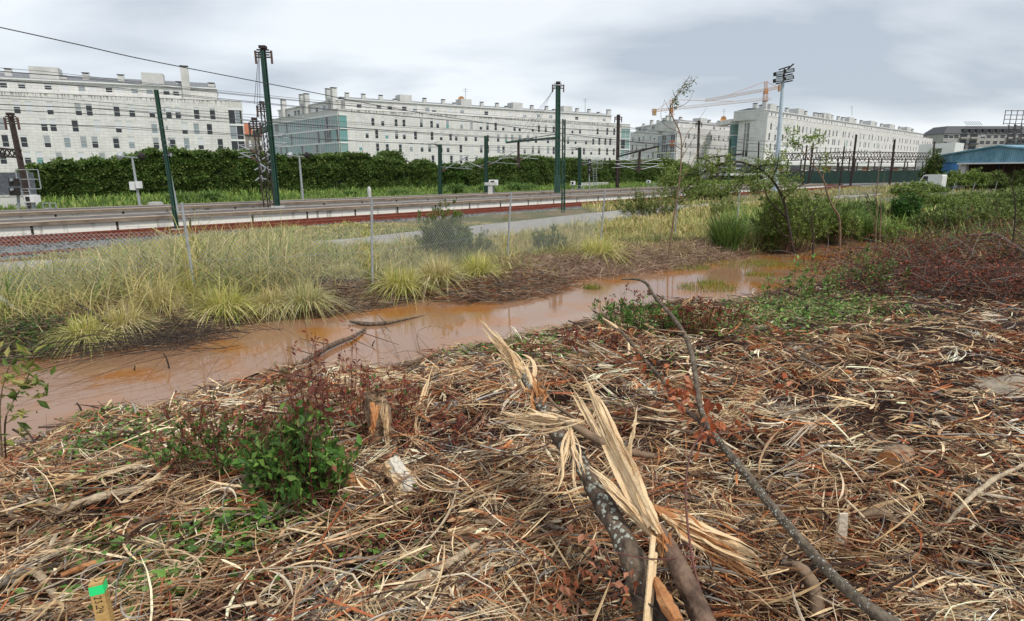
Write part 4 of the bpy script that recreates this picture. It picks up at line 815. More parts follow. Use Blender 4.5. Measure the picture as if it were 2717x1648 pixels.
GL_ = [(1932, 432, 350, 'thin dark mast left of the twin masts before the right block', .5), (1946, 436, 345, 'dark lattice mast nearest the floodlight mast', .6), (2022, 436, 352, 'dark mast at the left of the right gantry', .55), (2048, 430, 324, 'tall dark lattice mast before the middle of the right block', .8), (2142, 430, 336, 'tall dark lattice mast before the right part of the block', .9), (2238, 432, 341, 'dark lattice mast at the end of the right block beside the ivy', .8)]
tops = []
for i, (u, v, vt, lb, w_) in enumerate(GL_):
    b_ = at(dpx(u, 432), 92+i*4); b_[2] = -.95; t_ = at(dpx(u+(v-vt)*.12, vt), b_[1]); lattice_mast(b_, t_, w_, brown, lb); tops.append((b_, t_))
# lattice gantries spanning the yard
def gantry(p, q, h, label, n=26):
    e_ = empty('catenary_gantry', p, label, 'gantry', 'lattice gantries over the yard'); mb = MB(); p = np.array(p); q = np.array(q); up = np.array([0, 0, h])
    mb.bar(p, q, .14); mb.bar(p+up, q+up, .14)
    for i in range(n): a = p+(q-p)*i/n; b_ = p+(q-p)*(i+1)/n; mb.bar(a, b_+up, .065); mb.bar(a+up, b_, .065)
    mb.build('truss', brown, e_)
    for k in range(1, n, 4):
        a = p+(q-p)*k/n; MB().bar(a, a-[0, 0, 2.4], .18, .18).build('drop_post', brown, e_)
        g_ = MB(); g_.bar(a-[1.8, 0, 2.0], a+[1.8, 0, -1.4], .09); g_.bar(a-[-1.8, 0, 2.0], a+[-1.8, 0, -1.4], .07); g_.build('wire_arm', brown, e_)
gantry(at(dpx(1856, 388), 98), at(dpx(2052, 381), 108), 1.1, 'black lattice gantry from the floodlight mast to the tall dark mast')
gantry(at(dpx(2050, 384), 108), at(dpx(2236, 384), 128), 1.3, 'black lattice gantry between the two tall right hand masts')
gantry(at(dpx(1960, 394), 128), at(dpx(2230, 390), 150), 1.3, 'farther, lower lattice gantry before the ground floor of the right block')
# left portal mast, truss and signals
b_ = at(dpx(72, 492), 34); b_[2] = -.9; t_ = at(dpx(25, 278), 34); m7 = lattice_mast(b_, t_, .30, brown, 'rust brown leaning mast at the far left holding a truss', closed=True); cap_brackets(m7, t_, .35, brown)
pa = at(dpx(50, 362), 34); q = at(dpx(-60, 352), 36); mb = MB(); mb.bar(pa, q, .10); mb.bar(pa+[0, 0, -.38], q+[0, 0, -.5], .10)
for i in range(10): a = pa+(q-pa)*i/10; c_ = pa+(q-pa)*(i+1)/10; mb.bar(a, c_-[0, 0, .42], .05); mb.bar(c_, a-[0, 0, .38], .05)
mb.build('truss', brown, m7)
def lamp(u0, v0, u1, v1, nn, lb, box=False, z=-.5):
    b_ = onn(dpx(u0, v0), nn); b_[2] = z; t_ = at(dpx(u1, v1), b_[1]); e_ = empty('lamp_post', b_, lb, 'lamp post', 'platform lamp posts')
    MB().tube([b_, t_], [.09, .06], 8, smooth=0).build('pole', galv, e_)
    mb = MB(); mb.bar(t_+[-.55, 0, .1], t_+[.55, 0, .02], .07)
    mb.build('cross_arm', galv, e_)
    for s_, c_ in ((-1, galv), (1, darkm)): mb = MB(); mb.tube([t_+[s_*.55, -.05, .0], t_+[s_*.62, -.1, .12], t_+[s_*.5, 0, .28]], [.16, .24, .1], 10); mb.build('lamp_head', c_, e_)
    if box:
        q = b_+(t_-b_)*.44; MB().box(q+[-.28, -.25, -.2], q+[.0, .0, .28]).build('control_box', white, e_); MB().box(q+[.06, -.2, -.1], q+[.32, .05, .3]).build('control_box', white, e_)
lamp(337, 497, 318, 381, 41.2, 'thin grey lamp post with two small white boxes, in front of the left hedge', True)
lamp(729, 482, 720, 378, 41.6, 'thin grey lamp post right of the tall green mast, no boxes')
def signal(u, v, vt, nn, lb, z=-.6, heads=2, right=1):
    b_ = onn(dpx(u, v), nn); b_[2] = z; t_ = at(dpx(u, vt), b_[1]); e_ = empty('railway_signal', b_, lb, 'signal', 'railway signals'); H = t_[2]-b_[2]
    MB().tube([b_, t_], .07, 8, smooth=0).build('post', galv, e_)
    for k in range(heads): q = b_+(t_-b_)*(.62 if k else .88); h_ = MB().box(q+[-.24, -.3, -.42*H/4], q+[.20, -.1, .42*H/4]).build('signal_head', darkm, e_); MB().tube([q+[-.02, -.31, .12], q+[-.02, -.40, .12]], .08, 8, smooth=0).build('lens', GL[2], h_, off=np.array(parent_loc(e_)))
    mb = MB(); x = right*.55; hh = H*.7
    for dx in (0, .42): mb.tube([b_+[x+dx*right, 0, 0], b_+[(.35+dx)*right, 0, hh]], .03, 5, smooth=0)
    for k in range(9): mb.tube([b_+[x+(.35*right-x)*k/9, 0, hh*k/9], b_+[x+.42*right+((.35*right-x))*k/9, 0, hh*k/9]], .018, 4, smooth=0)
    mb.build('ladder', galv, e_)
    mb = MB(); c_ = b_+[.35*right, 0, hh]
    for k in (0, .5, 1.0): mb.bar(c_+[-.1*right, 0, k], c_+[1.1*right, 0, k], .04)
    for k in (-.1, .5, 1.1): mb.bar(c_+[k*right, 0, 0], c_+[k*right, 0, 1.0], .04)
    mb.build('guard_rail', galv, e_)
signal(42, 497, 428, 42, 'grey railway signal with ladder cage at the far left beside the rusty mast')
signal(1418, 455, 382, 44, 'railway signal with a ladder cage between the two mid hedges')
def eqbox(u, v, vt, nn, lb, z=-.5, wd=.5, cage=True):
    b_ = onn(dpx(u, v), nn); b_[2] = z; t_ = at(dpx(u, vt), b_[1]); e_ = empty('equipment_box', b_, lb, 'equipment box', 'trackside equipment boxes'); h_ = (t_-b_)[2]
    MB().bar(b_, b_+[0, 0, h_*.6], .14).build('post', galv, e_); MB().box(b_+[-wd/2, -wd/2, h_*.6], b_+[wd/2, wd/2, h_]).build('cabinet', white, e_)
    MB().box(b_+[-wd*.32, -wd/2-.03, h_*.68], b_+[wd*.1, -wd/2-.001, h_*.93]).build('door_panel', darkm, e_)
    if cage:
        mb = MB()
        for k in (.25, .55): mb.bar(b_+[wd, 0, h_*k], b_+[wd*2.4, 0, h_*k], .04)
        for x in (1, 1.7, 2.4): mb.bar(b_+[wd*x, 0, 0], b_+[wd*x, 0, h_*.56], .04)
        mb.build('guard_rail', galv, e_)
eqbox(82, 500, 470, 41, 'small white box on a post with a grey cage, far left below the hedge')
eqbox(1188, 470, 433, 38.6, 'white box on a post on the far platform, right of the green mast', -.3, .8, False)
eqbox(1378, 457, 436, 42, 'white equipment box right behind the tallest mast'); eqbox(1559, 458, 434, 43.5, 'white equipment box standing before the mid-right hedge')
b_ = onn(dpx(1180, 472), 38.3); b_[2] = ZP; e_ = empty('concrete_marker', b_, 'white T-shaped concrete block on the far platform left of the box', 'marker'); MB().box(b_+[-.2, -.2, 0], b_+[.2, .2, .75]).build('stem', concp, e_); MB().box(b_+[-.5, -.25, .751], b_+[.5, .25, 1.0]).build('top_slab', concp, e_)
b_ = onn(dpx(889, 470), 42); b_[2] = -.7; mb = MB(); mb.tube([b_, b_+[0, 0, .9], b_+[0, 0, 1.15]], [.16, .16, .07], 8); o = mb.build('marker_post', concp, smooth=True); rebase(o, b_); tag(o, 'small white marker post in the green verge before the middle hedge', 'marker')
b_ = onn(dpx(376, 497), 41.3); b_[2] = -.4; mb = MB().box(b_+[-.35, -.2, 0], b_+[.35, .2, .2]); mb.box(b_+[-.28, -.15, .2], b_+[.28, .15, .24]); o = mb.build('concrete_block', concp); rebase(o, b_); tag(o, 'low white block on the verge beside the slim green mast', 'block')
# low wall pieces below the hedge
for u0, u1, v0, v1, nn, lb in ((-5, 92, 487, 474, 50, 'low pale wall with a grey paling at the far left edge'), (1395, 1462, 452, 442, 52, 'low pale concrete wall behind the signal between hedges')):
    a = onn(dpx(u0, v0), nn); c_ = onn(dpx(u1, v0), nn); z0 = -.9; z1 = at(dpx(u0, v1), a[1])[2]; e_ = empty('low_wall', (a[0], a[1], z0), lb, 'wall')
    MB().bar([a[0], a[1], (z0+z1)/2], [c_[0], c_[1], (z0+z1)/2], .25, z1-z0).build('wall', plain, e_)
    MB().bar([a[0], a[1], z1+.05], [c_[0], c_[1], z1+.05], .33, .1).build('coping', concp, e_)
    if u0 < 0:
        mb = MB()
        for k in range(60): q = a+(c_-a)*k/60; mb.bar([q[0], q[1], z1+.1], [q[0], q[1], z1+1.5], .10, .03)
        mb.build('paling', mat('grey_paling', (.13,.14,.16), .7), e_)
# floodlight mast
b_ = at(dpx(1867, 440), 75); b_[2] = -.9; t_ = at(dpx(1884, 196), 75); e_ = empty('floodlight_mast', b_, 'tall pale blue floodlight mast with four lamps in front of the right block', 'floodlight')
MB().tube([b_, t_], [.34, .17], 12, smooth=0).build('pole', mat('pale_blue_pole', (.42,.50,.56), .5), e_)
mb = MB(); 
for v, x0, x1 in ((200, -19, 21), (184, -18, 21), (166, -12, 14)): mb.bar(at(dpx(1886+x0, v+2), 75), at(dpx(1886+x1, v-6), 75), .14)
mb.bar(t_-[0, 0, .3], at(dpx(1888, 166), 75), .16); mb.build('lamp_frame', darkm, e_)
for u, v in ((1874, 178), (1898, 172), (1873, 194), (1897, 189)):
    p = at(dpx(u, v), 74.6); f_ = MB().bar(p-[.56, 0, .06], p+[.56, 0, .16], .4, .42); o = f_.build('floodlight', darkm, e_); MB().bar(p+[-.4, -.24, .0], p+[.4, -.24, .1], .06, .30).build('lens', GL[2], o, off=np.array(parent_loc(e_)))
p = at(dpx(1898, 164), 75); MB().bar(p-[.3, 0, .3], p+[.5, 0, .45], .3, .12).build('antenna', darkm, e_)
# second floodlight / lattice tower at far right edge
b_ = at(dpx(2440, 405), 130); b_[2] = -.9; e_ = empty('lattice_tower', b_, 'grey lattice tower with a lamp rack at the far right skyline', 'tower'); t_ = at(dpx(2443, 300), 130); mb = MB()
for dx, dy in ((-.9, -.9), (.9, -.9), (.9, .9), (-.9, .9)): mb.bar(b_+[dx, dy, 0], t_+[dx*.8, dy*.8, 0], .16)
for i in range(14):
    a = b_+(t_-b_)*i/14; c_ = b_+(t_-b_)*(i+1)/14; mb.bar(a+[-.9, -.9, 0], c_+[.9, -.9, 0], .09); mb.bar(a+[.9, -.9, 0], c_+[-.9, -.9, 0], .09); mb.bar(a+[-.9, -.9, 0], c_+[-.9, .9, 0], .09)
mb.build('tower', mat('dull_steel', (.09,.09,.095), .6), e_); mb = MB()
for k in range(4): mb.bar(t_+[-2.5, 0, .2+k*.85], t_+[5, 0, .2+k*.85], .12)
for k in range(7): mb.bar(t_+[-2.5+k*1.25, 0, 0], t_+[-2.5+k*1.25, 0, 2.9], .1)
mb.build('lamp_rack', MATS.get('dull_steel') or darkm, e_)
# tower cranes
om = mat('orange_crane_paint', (.50,.23,.09), .6, var=.2, scale=.5); wr = mat('crane_white_red', (.52,.42,.36), .7)
def crane(mu, vtop, vbase, tip, ctr, Y, jm, lb):
    b_ = at(dpx(mu, vbase), Y); bb = b_.copy(); bb[2] = -1; t_ = at(dpx(mu, vtop), Y); e_ = empty('tower_crane', bb, lb, 'crane', 'orange tower cranes behind the apartment blocks')
    P = lambda u, v: at(dpx(u, v), Y)
    def truss(p, q, w_, mt, name, n):
        mb = MB(); d = unit(q-p); up = np.array([0, 0, 1.]) if abs(d[2]) < .8 else np.array([1., 0, 0]); s_ = np.cross(d, up); s_ /= np.linalg.norm(s_); up = np.cross(s_, d); C = [s_*w_/2, -s_*w_/2, up*w_*.9]
        if abs(d[2]) > .8: C = [(s_+up)*w_/2, (s_-up)*w_/2, (-s_-up)*w_/2, (-s_+up)*w_/2]
        for c_ in C: mb.bar(p+c_, q+c_, w_*.10)
        for i in range(n):
            for a, c_ in zip(C, C[1:]+C[:1]): mb.bar(p+(q-p)*i/n+a, p+(q-p)*(i+1)/n+c_, w_*.05); mb.bar(p+(q-p)*i/n+a, p+(q-p)*i/n+c_, w_*.045)
        mb.build(name, mt, e_)
    jv = tip[1]+(ctr[1]-tip[1])*(mu-tip[0])/(ctr[0]-tip[0]); truss(bb, P(mu, jv), 2.0, om, 'mast', 30); truss(P(mu, jv), t_, 1.4, om, 'tower_head', 5)
    truss(P(mu, jv), P(*tip), 1.7, jm, 'jib', 34); truss(P(mu, jv), P(*ctr), 1.6, om, 'counter_jib', 8)
    MB().bar(P(ctr[0]+(3 if ctr[0] < mu else -3), ctr[1]+4)+[0, 0, 1], P(ctr[0]+(12 if ctr[0] < mu else -10), ctr[1]+4)+[0, 0, 1], 1.5, 4).build('counterweight', mat('crane_ballast', (.40,.27,.17), .8), e_)
    mb = MB(); mb.bar(t_, P(mu+(tip[0]-mu)*.62, jv+(tip[1]-jv)*.62)+[0, 0, 1.4], .22); mb.bar(t_, P(mu+(ctr[0]-mu)*.85, jv+(ctr[1]-jv)*.85), .22); mb.build('pendant_bar', om, e_)
    MB().bar(P(mu, jv)-[0, 0, 1.5], P(mu, jv)+[0, 0, 1], 1.7).build('cab', om, e_)
crane(1843, 196, 258, (1697, 245), (1883, 212), 380, wr, 'orange tower crane on the right, with the higher jib pointing left')
crane(1615.6, 240, 288, (1856, 240), (1567, 270), 400, wr, 'orange tower crane on the left, with its jib pointing right behind the sapling')
# roof aerials and dishes
for (u, v0, v1, Y, lb) in ((1120, 212, 238, 160, 'thin aerial on the roof of the middle block above the round dish'), (1408, 237, 270, 178, 'tall hair-thin aerial on the roof of the middle block'), (1742, 262, 285, 205, 'aerial beside the dish on the mid-right block'), (2050, 255, 278, 240, 'aerial on the roof of the right long block')):
    p = at(dpx(u, v1), Y); q = at(dpx(u, v0), Y); mb = MB(); mb.bar(p, q, .12); [mb.bar(q+[-.6, 0, -.3-.5*k], q+[.6, 0, -.3-.5*k], .06) for k in range(2)]; o = mb.build('roof_aerial', galv); rebase(o, p); tag(o, lb, 'aerial', 'roof aerials')
for (u, v, Y, rr, lb) in ((1110, 240, 160, .85, 'round orange satellite dish on the middle block roof'), (1741, 287, 205, 1.0, 'round tan satellite dish on the mid-right block roof')):
    p = at(dpx(u, v), Y); e_ = empty('satellite_dish', p, lb, 'satellite dish', 'satellite dishes'); mb = MB(); V = [p+[0, .25, 0]]+[p+[rr*math.cos(k*math.pi/8), 0, rr*math.sin(k*math.pi/8)] for k in range(16)]; mb.add(V, [(0, 1+k, 1+(k+1) % 16) for k in range(16)]); mb.build('dish', mat('faded_orange_dish', (.55,.28,.10), .6), e_); MB().bar(p+[0, .3, 0], p+[0, .5, -1.6], .15).build('stand', galv, e_)
# ------------------------------------------------------------------ overhead wires
def wire(p, q, sag, r_, label, cat='wire', group='overhead railway wires', n=24, name='overhead_wire'):
    P = [np.array(p)+(np.array(q)-np.array(p))*t_-np.array([0, 0, 4*sag*t_*(1-t_)]) for t_ in np.linspace(0, 1, n)]; mb = MB(); mb.tube(P, r_, 5, smooth=0); o = mb.build(name, wiremat); rebase(o, p); return tag(o, label, cat, group)
P_ = [at(dpx(u, v), Y) for u, v, Y in ((-60, 56, 14), (0, 66, 15), (200, 110, 19), (380, 150, 23.5), (700, 212, 34), (1000, 270, 50), (1347, 321, 62), (1620, 352, 85))]
mb = MB(); mb.tube(P_, [.013,.013,.016,.018,.022,.026,.030,.04], 5, smooth=4); o = mb.build('power_cable', wiremat); rebase(o, P_[0]); tag(o, 'thick black cable sagging across the sky from the upper left corner', 'cable')
spec = [(31.5, 4.3), (31.5, 5.2), (31.8, 3.6), (35.5, 4.6), (35.5, 5.6), (37.2, 6.2), (42.5, 5.6), (42.5, 6.8), (46, 7.4), (46, 4.4), (49, 6.0), (29.4, 3.9)]
for n_, z_ in spec:
    P = []
    for a, b_ in ((-45, 8), (8, 56), (56, 112)): P += [tn(a+(b_-a)*q, n_, z_-4*(.10 if n_ == 29.4 else .28)*q*(1-q)) for q in np.linspace(0, 1, 20)[(0 if a == -45 else 1):]]
    mb = MB(); mb.tube(P, np.interp(np.arange(len(P)), [0, 30, 57], [.011, .015, .02]), 5, smooth=0); o = mb.build('overhead_wire', wiremat); rebase(o, P[0]); tag(o, 'thin dark overhead wire running along the tracks in front of the pale blocks', 'wire', 'overhead railway wires')
# ------------------------------------------------------------------ hedges beyond the tracks
def onn_(u, v, n): return onn((u, v), n)
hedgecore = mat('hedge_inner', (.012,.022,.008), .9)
HG = [(.085,.145,.032),(.12,.195,.045),(.060,.105,.024),(.17,.24,.065),(.17,.17,.05)]
def hedge(name, label, prof, n0, thick, nleaf, zb=-.6, cat='hedge', lsize=.21, palx=None):
    nleaf = int(nleaf*1.45)
    us = [p[0] for p in prof]; vs = [p[1] for p in prof]
    pts = [onn_(u, v, n0) for u, v in prof]; ts = np.array([p[:2]@TD for p in pts]); hs = np.array([p[2] for p in pts])-.12
    e_ = empty(name, tn(ts.mean(), n0, zb), label, cat); h = lambda t_: np.interp(t_, ts, hs)
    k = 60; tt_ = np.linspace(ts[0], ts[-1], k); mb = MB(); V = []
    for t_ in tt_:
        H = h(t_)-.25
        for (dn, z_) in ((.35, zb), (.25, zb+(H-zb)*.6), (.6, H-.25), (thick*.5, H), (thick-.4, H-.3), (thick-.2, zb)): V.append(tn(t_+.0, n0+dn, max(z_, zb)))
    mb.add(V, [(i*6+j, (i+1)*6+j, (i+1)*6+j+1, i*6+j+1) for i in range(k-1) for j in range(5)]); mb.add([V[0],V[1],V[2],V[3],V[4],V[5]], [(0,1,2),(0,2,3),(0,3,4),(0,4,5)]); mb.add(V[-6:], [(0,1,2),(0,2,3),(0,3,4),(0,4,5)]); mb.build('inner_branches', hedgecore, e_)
    t_ = rng.uniform(ts[0]-.2, ts[-1]+.2, nleaf); H = h(t_); r_ = rng.random(nleaf)
    L_ = ts[-1]-ts[0]; edge = np.minimum(t_-ts[0], ts[-1]-t_); 
    top = r_ < .28; z_ = np.where(top, H+rng.normal(size=nleaf)*.10, zb+(H-zb)*rng.random(nleaf)**.8)
    bulge = .30*sn(np.c_[t_, z_], 1.3, 1)+.20*sn(np.c_[t_, z_*1.3], 3.4, 2)
    nn = np.where(top, rng.uniform(0, thick, nleaf), bulge*.9+rng.exponential(.10, nleaf)); nn = nn+.5*sstep((z_-H+.7)/.7)*(~top)
    z_ = z_+np.where(top, .14*np.sin(t_*3.1+1)+.10*np.sin(t_*7.7)+.06*np.sin(t_*17), 0)
    P = TD*t_[:, None]+TN*(n0+nn)[:, None]; mb = MB(); P3 = np.c_[P, z_]
    c_ = pal(palx or HG, nleaf, [3, 4, 3, 1.5, 1], .25)*(1.1+.22*sn(np.c_[t_, z_], .7, 4))[:, None]
    leaves(mb, P3, rng.uniform(.7, 1.4, nleaf)*lsize, np.clip(c_, .006, 1), asp=.62, D=unit(rng.normal(size=(nleaf, 3))+np.array([*(-TN), .35])*.8)); mb.build('foliage', HEDGELEAF, e_)
hedge('clipped_hedge', 'long tall dark green conifer hedge in front of the left and middle blocks', [(66,452),(110,441),(152,430),(200,431),(241,427),(290,425),(333,423),(365,412),(401,402),(450,403),(473,400),(560,407),(600,403),(680,406),(732,412),(801,419),(850,415),(933,411),(955,407),(1001,421),(1040,424),(1090,437),(1106,445)], 56.5, 2.6, 60000)
hedge('rounded_tree', 'rounded green tree top poking above the right end of the long hedge', [(1020,424),(1030,410),(1046,400),(1060,403),(1072,416),(1078,425)], 58.5, 2.6, 4500, 0.2, 'tree')
hedge('clipped_hedge', 'rounded dark green hedge tree just left of the green mast by the hedge gap', [(1100,448),(1115,433),(1135,428),(1150,430),(1162,440),(1168,452)], 56.5, 2.6, 7000)
hedge('round_bush', 'lighter green rounded bush filling the gap between the two hedges', [(1180,452),(1192,440),(1208,437),(1225,440),(1240,447),(1248,458)], 57.5, 2.2, 5500, -.6, 'bush', .24, [(.06,.12,.02),(.09,.16,.03),(.045,.09,.018),(.12,.19,.045),(.08,.13,.03)])
hedge('clipped_hedge', 'second long dark green hedge, behind the tallest mast', [(1247,462),(1255,445),(1267,436),(1290,428),(1317,422),(1350,420),(1414,416),(1454,418),(1481,425),(1501,424),(1530,422),(1560,428),(1578,438)], 56.5, 2.6, 30000)
hedge('clipped_hedge', 'third dark green hedge ending behind the arching willow at the right', [(1571,448),(1580,436),(1601,429),(1640,430),(1668,429),(1722,427),(1768,422),(1800,428),(1835,440),(1850,470)], 57.5, 2.6, 26000)
# green verge of weeds between the far platform and the hedges
def scatter(n, fn): P = fn(n); return P
nv = 42000; tq = -30+150*rng.random(nv)**1.15; nq = 41.2+rng.random(nv)**1.1*14.5; P = TD*tq[:, None]+TN*nq[:, None]; P = P[frustum(np.c_[P, np.zeros(len(P))])]; nv = len(P)
Hh = rng.uniform(.22, .62, nv)*(1+.7*np.clip(sn(P, .5, 3), -1, 1.5)); mb = MB()
c_ = pal([(.16,.26,.05),(.21,.32,.06),(.11,.19,.04),(.28,.33,.09)], nv)
blades(mb, np.c_[P, gz(P)], Hh, rng.uniform(.05, .11, nv), rng.uniform(.1, .8, nv), c_, 3)
tag(mb.build('verge_weeds', GRASS), 'low bright green weeds on the verge beyond the far platform', 'weeds', kind='stuff')
def tussock(label, base, r, h, nb, cols, wd=.02, droop=.75, lean=(.3, 1.6), name='grass_tussock', group='grass tussocks', cat='grass tussock'):
    base = np.array(base, float); n = nb; a = rng.uniform(0, 6.283, n); q = r*.35*np.sqrt(rng.random(n)); P = np.stack([base[0]+q*np.cos(a), base[1]+q*np.sin(a), np.full(n, base[2])], 1)
    mb = MB(); Ln = rng.uniform(*lean, n); H = h*rng.uniform(.6, 1.15, n)
    blades(mb, P, H, wd*rng.uniform(.6, 1.3, n), Ln*r/h*rng.uniform(.5, 1.2, n), pal(cols, n, None, .2), 6, droop, az=a+rng.normal(size=n)*.9); o = mb.build(name, GRASS); rebase(o, base); return tag(o, label, cat, group)
for u, v, r, h, lb in ((1097, 462, 1.7, 1.5, 'round green tussock of pampas-like grass left of the centre, before the hedge gap'), (1170, 462, 1.4, 1.3, 'round green tussock at the foot of the second hedge'), (1240, 463, 1.6, 1.5, 'tall feathery green tussock before the second hedge, left of the tallest mast'), (1275, 460, 1.2, 1.2, 'small green tussock just left of the tallest mast'), (845, 470, 1.2, .9, 'small green tussock before the middle of the long hedge'), (430, 488, 1.4, 1.1, 'rounded green tussock at the foot of the hedge by the slim green mast'), (505, 486, 1.3, 1.2, 'rounded green tussock between the slim mast and the rust brown masts'), (960, 465, 1.5, 1.0, 'leafy green tussock at the right end of the long hedge')):
    b_ = onn(dpx(u, v), 49); b_[2] = gz(b_)[0]; tussock(lb, b_, r, h, 620, [(.15,.25,.06),(.20,.31,.08),(.10,.17,.045)], .06, .6, group='green tussocks on the verge')
# ------------------------------------------------------------------ far bank grass
def region(n, x0, x1, y0, y1): return np.c_[rng.uniform(x0, x1, n), rng.uniform(y0, y1, n)]
OLV = [(.16,.22,.06),(.22,.25,.08),(.10,.15,.035),(.32,.30,.12)]; STR = [(.56,.45,.19),(.66,.56,.30),(.44,.34,.14),(.50,.46,.15)]; GRN = [(.18,.28,.06),(.25,.35,.08),(.13,.20,.04),(.33,.37,.11)]; MIX = [(.28,.27,.08),(.38,.33,.12),(.20,.20,.06),(.46,.40,.16)]
def grassfield(n, box, hfun, name, label, wd=.012, keep=None, greenf=None, lean=(.15, 1.1), segs=4, density=None):
    P = region(n, *box); ok = (~near_side(P)) & (~inside(P, POLY)) & frustum(np.c_[P, np.zeros(len(P))]) & (P@TN < EDGE(P)+.25)
    ok &= ~(inside(P, np.vstack([ROADB-TN*.35, (ROADT+TN*.1)[::-1]])))
    if keep is not None: ok &= keep(P)
    P = P[ok]; cl = .5+.5*sn(P, 3.7, 1); ok = rng.random(len(P)) < np.clip(.12+1.15*cl, .04, 1)*np.interp(dpoly(P, farL), [0, .9, 2.0], [.10, .28, 1]); P = P[ok]; n = len(P)
    H = hfun(P)*rng.uniform(.35, 1.15, n)*(1+.35*sn(P, 2.3, 2)); g = np.clip(greenf(P)+.25*sn(P, 1.3, 5), 0, 1)
    a, b_, c_ = pal(STR, n), pal(MIX, n), pal(GRN, n); r_ = rng.random(n)
    col = np.where((r_ < g**1.2)[:, None], c_, np.where((r_ < .35+g*.6)[:, None], b_, a)); D_ = np.hypot(P[:, 0], P[:, 1])
    mb = MB(); blades(mb, np.c_[P, gz(P)-.02], H, wd*rng.uniform(.6, 1.5, n)*np.clip(D_/13, .9, 3), rng.uniform(*lean, n), col, segs, .5, az=rng.normal(size=n)*1.6+rng.choice([0, 2.4], n))
    return tag(mb.build(name, GRASS), label, 'grass', kind='stuff')
roadn = lambda P: P@TN
def hL(P):
    x = P[:, 0]; nrd = P@TN; h = np.interp(x/P[:, 1]*14, [-14, -10.5, -8.8, -5.4, -4.5, 1.2, 5, 9], [.75, .95, 1.42, 1.35, .66, .58, .55, .6]); df = dpoly(P, farL)
    return h*np.interp(df, [0, .6, 2.2], [.45, .7, 1])*np.interp(nrd, [14.5, 17.5, 19, 22], [1, .85, .35, .3])*(1+.28*np.clip(sn(P, 2.6, 9), -1, 1))
gf = lambda P: np.clip(.27+.26*sn(P, .9, 7)-.10*(P[:, 0] > -3.5)+.05*(P[:, 0] > 6)*(P[:, 0]-6)-.35*(dpoly(P, farL) < 1.3), 0, 1)
grassfield(230000, (-16, 9, 7, 30), hL, 'bank_grass', 'tall dry yellow-green grass covering the far bank along the ditch', .011, greenf=gf, lean=(.2, 1.7))
grassfield(60000, (5, 34, 16, 48), lambda P: np.interp(P[:, 0], [5, 9, 30], [.5, .6, .5]), 'meadow_grass', 'yellow and green meadow grass around the service road toward the right', .014, greenf=lambda P: np.clip(.25+.1*sn(P, .5, 3)-.08+.5*sstep((P[:, 0]-P[:, 1]*.52)/3), 0, 1), lean=(.1, .8))
grassfield(30000, (9, 80, 30, 110), lambda P: .45+0*P[:, 0], 'far_meadow_grass', 'pale straw meadow far off before the dark gantries', .02, greenf=lambda P: .3+0*P[:, 0], lean=(.1, .6), segs=3)
# lush reeds and weeds on the right of the far bank
def reedkeep(P): return (P[:, 0] > .335*P[:, 1]+.3) & (dpoly(P, farL) < 9)
grassfield(60000, (5, 26, 12, 34), lambda P: .85+.2*sn(P, 1.1, 3), 'green_reeds', 'lush tall green reeds along the far bank at the right', .016, keep=reedkeep, greenf=lambda P: .92+0*P[:, 0], lean=(.1, .9))
Y1 = [(.62,.56,.16),(.72,.64,.30),(.52,.53,.13),(.38,.46,.10)]; Y2 = [(.68,.58,.33),(.76,.67,.42),(.46,.44,.16),(.58,.52,.18)]
for u, v, r, h, cols, lb in ((215,835,.55,.50,Y1,'bright yellow-green tussock flopping at the ditch edge, furthest left'), (300,812,.55,.50,Y2,'straw coloured tussock second from the left at the ditch edge'), (385,765,.6,.62,Y2,'pale straw tussock spilling down the bank below the left fence post'), (440,745,.5,.55,Y1,'yellow tussock directly left of the foot of the left fence post'), (540,770,.75,.62,Y1,'big green-yellow tussock drooping to the water right of the left fence post'), (655,760,.5,.50,Y2,'small whitish tussock between two big drooping ones'), (735,758,.72,.66,[(.36,.40,.14),(.50,.48,.25),(.62,.56,.36)],'pale green mop-like tussock hanging over the water'), (965,722,.75,.75,Y1,'broad yellow tussock right of the second fence post'), (1055,705,.7,.80,Y2,'tall straw tussock below the dark green bush'), (1150,690,.6,.7,Y1,'yellow-green tussock left of the brown twig bank'), (1440,640,.9,.8,Y1,'golden tussock at the foot of the fourth fence post'), (560,690,.55,.7,MIX,'olive tussock higher on the bank right of the left fence post'), (420,690,.6,.7,Y1,'upright yellow tussock behind the left fence post'), (830,690,.5,.45,Y2,'low straw tussock left of the second fence post')):
    b_ = hit(dpx(u, v-18)); tussock(lb, b_-[0, 0, .03], r*1.05, h*1.1, 1000, cols+cols+STR[:2]+MIX[:1], .0095, .85, (.1, 1.7), group='drooping tussocks along the ditch')
for u, v, r, h, lb in ((1745,600,1.1,1.3,'tall green reed clump left of the willow trunk'), (1980,575,1.2,1.4,'tall green reed clump right of the willow trunk'), (2070,575,1.1,1.2,'bright green reed clump at the head of the ditch'), (2035,560,1.2,1.4,'green reed clump behind the thin saplings'), (1860,600,.8,.9,'green sedge clump in front of the willow trunk')):
    b_ = hit(dpx(u, v)); tussock(lb, b_-[0, 0, .03], r, h, 700, [(.12,.20,.045),(.17,.27,.06),(.08,.14,.03),(.24,.32,.09)], .022, .45, (.2, 1.1), group='green reed clumps by the willow')
nr = 60000; P = region(nr, 6, 60, 12, 70); ok = near_side(P) & frustum(np.c_[P, np.zeros(nr)]) & (P[:, 1] > 14+1.5*sn(P, .6, 2)+.0*P[:, 0]); P = P[ok]; nr = len(P); mb = MB()
blades(mb, np.c_[P, gz(P)-.02], rng.uniform(.3, .95, nr)*(1+.3*sn(P, 1.2, 4)), rng.uniform(.012, .03, nr)*np.clip(P[:, 1]/16, 1, 3), rng.uniform(.1, 1, nr), pal(GRN+OLV, nr), 4)
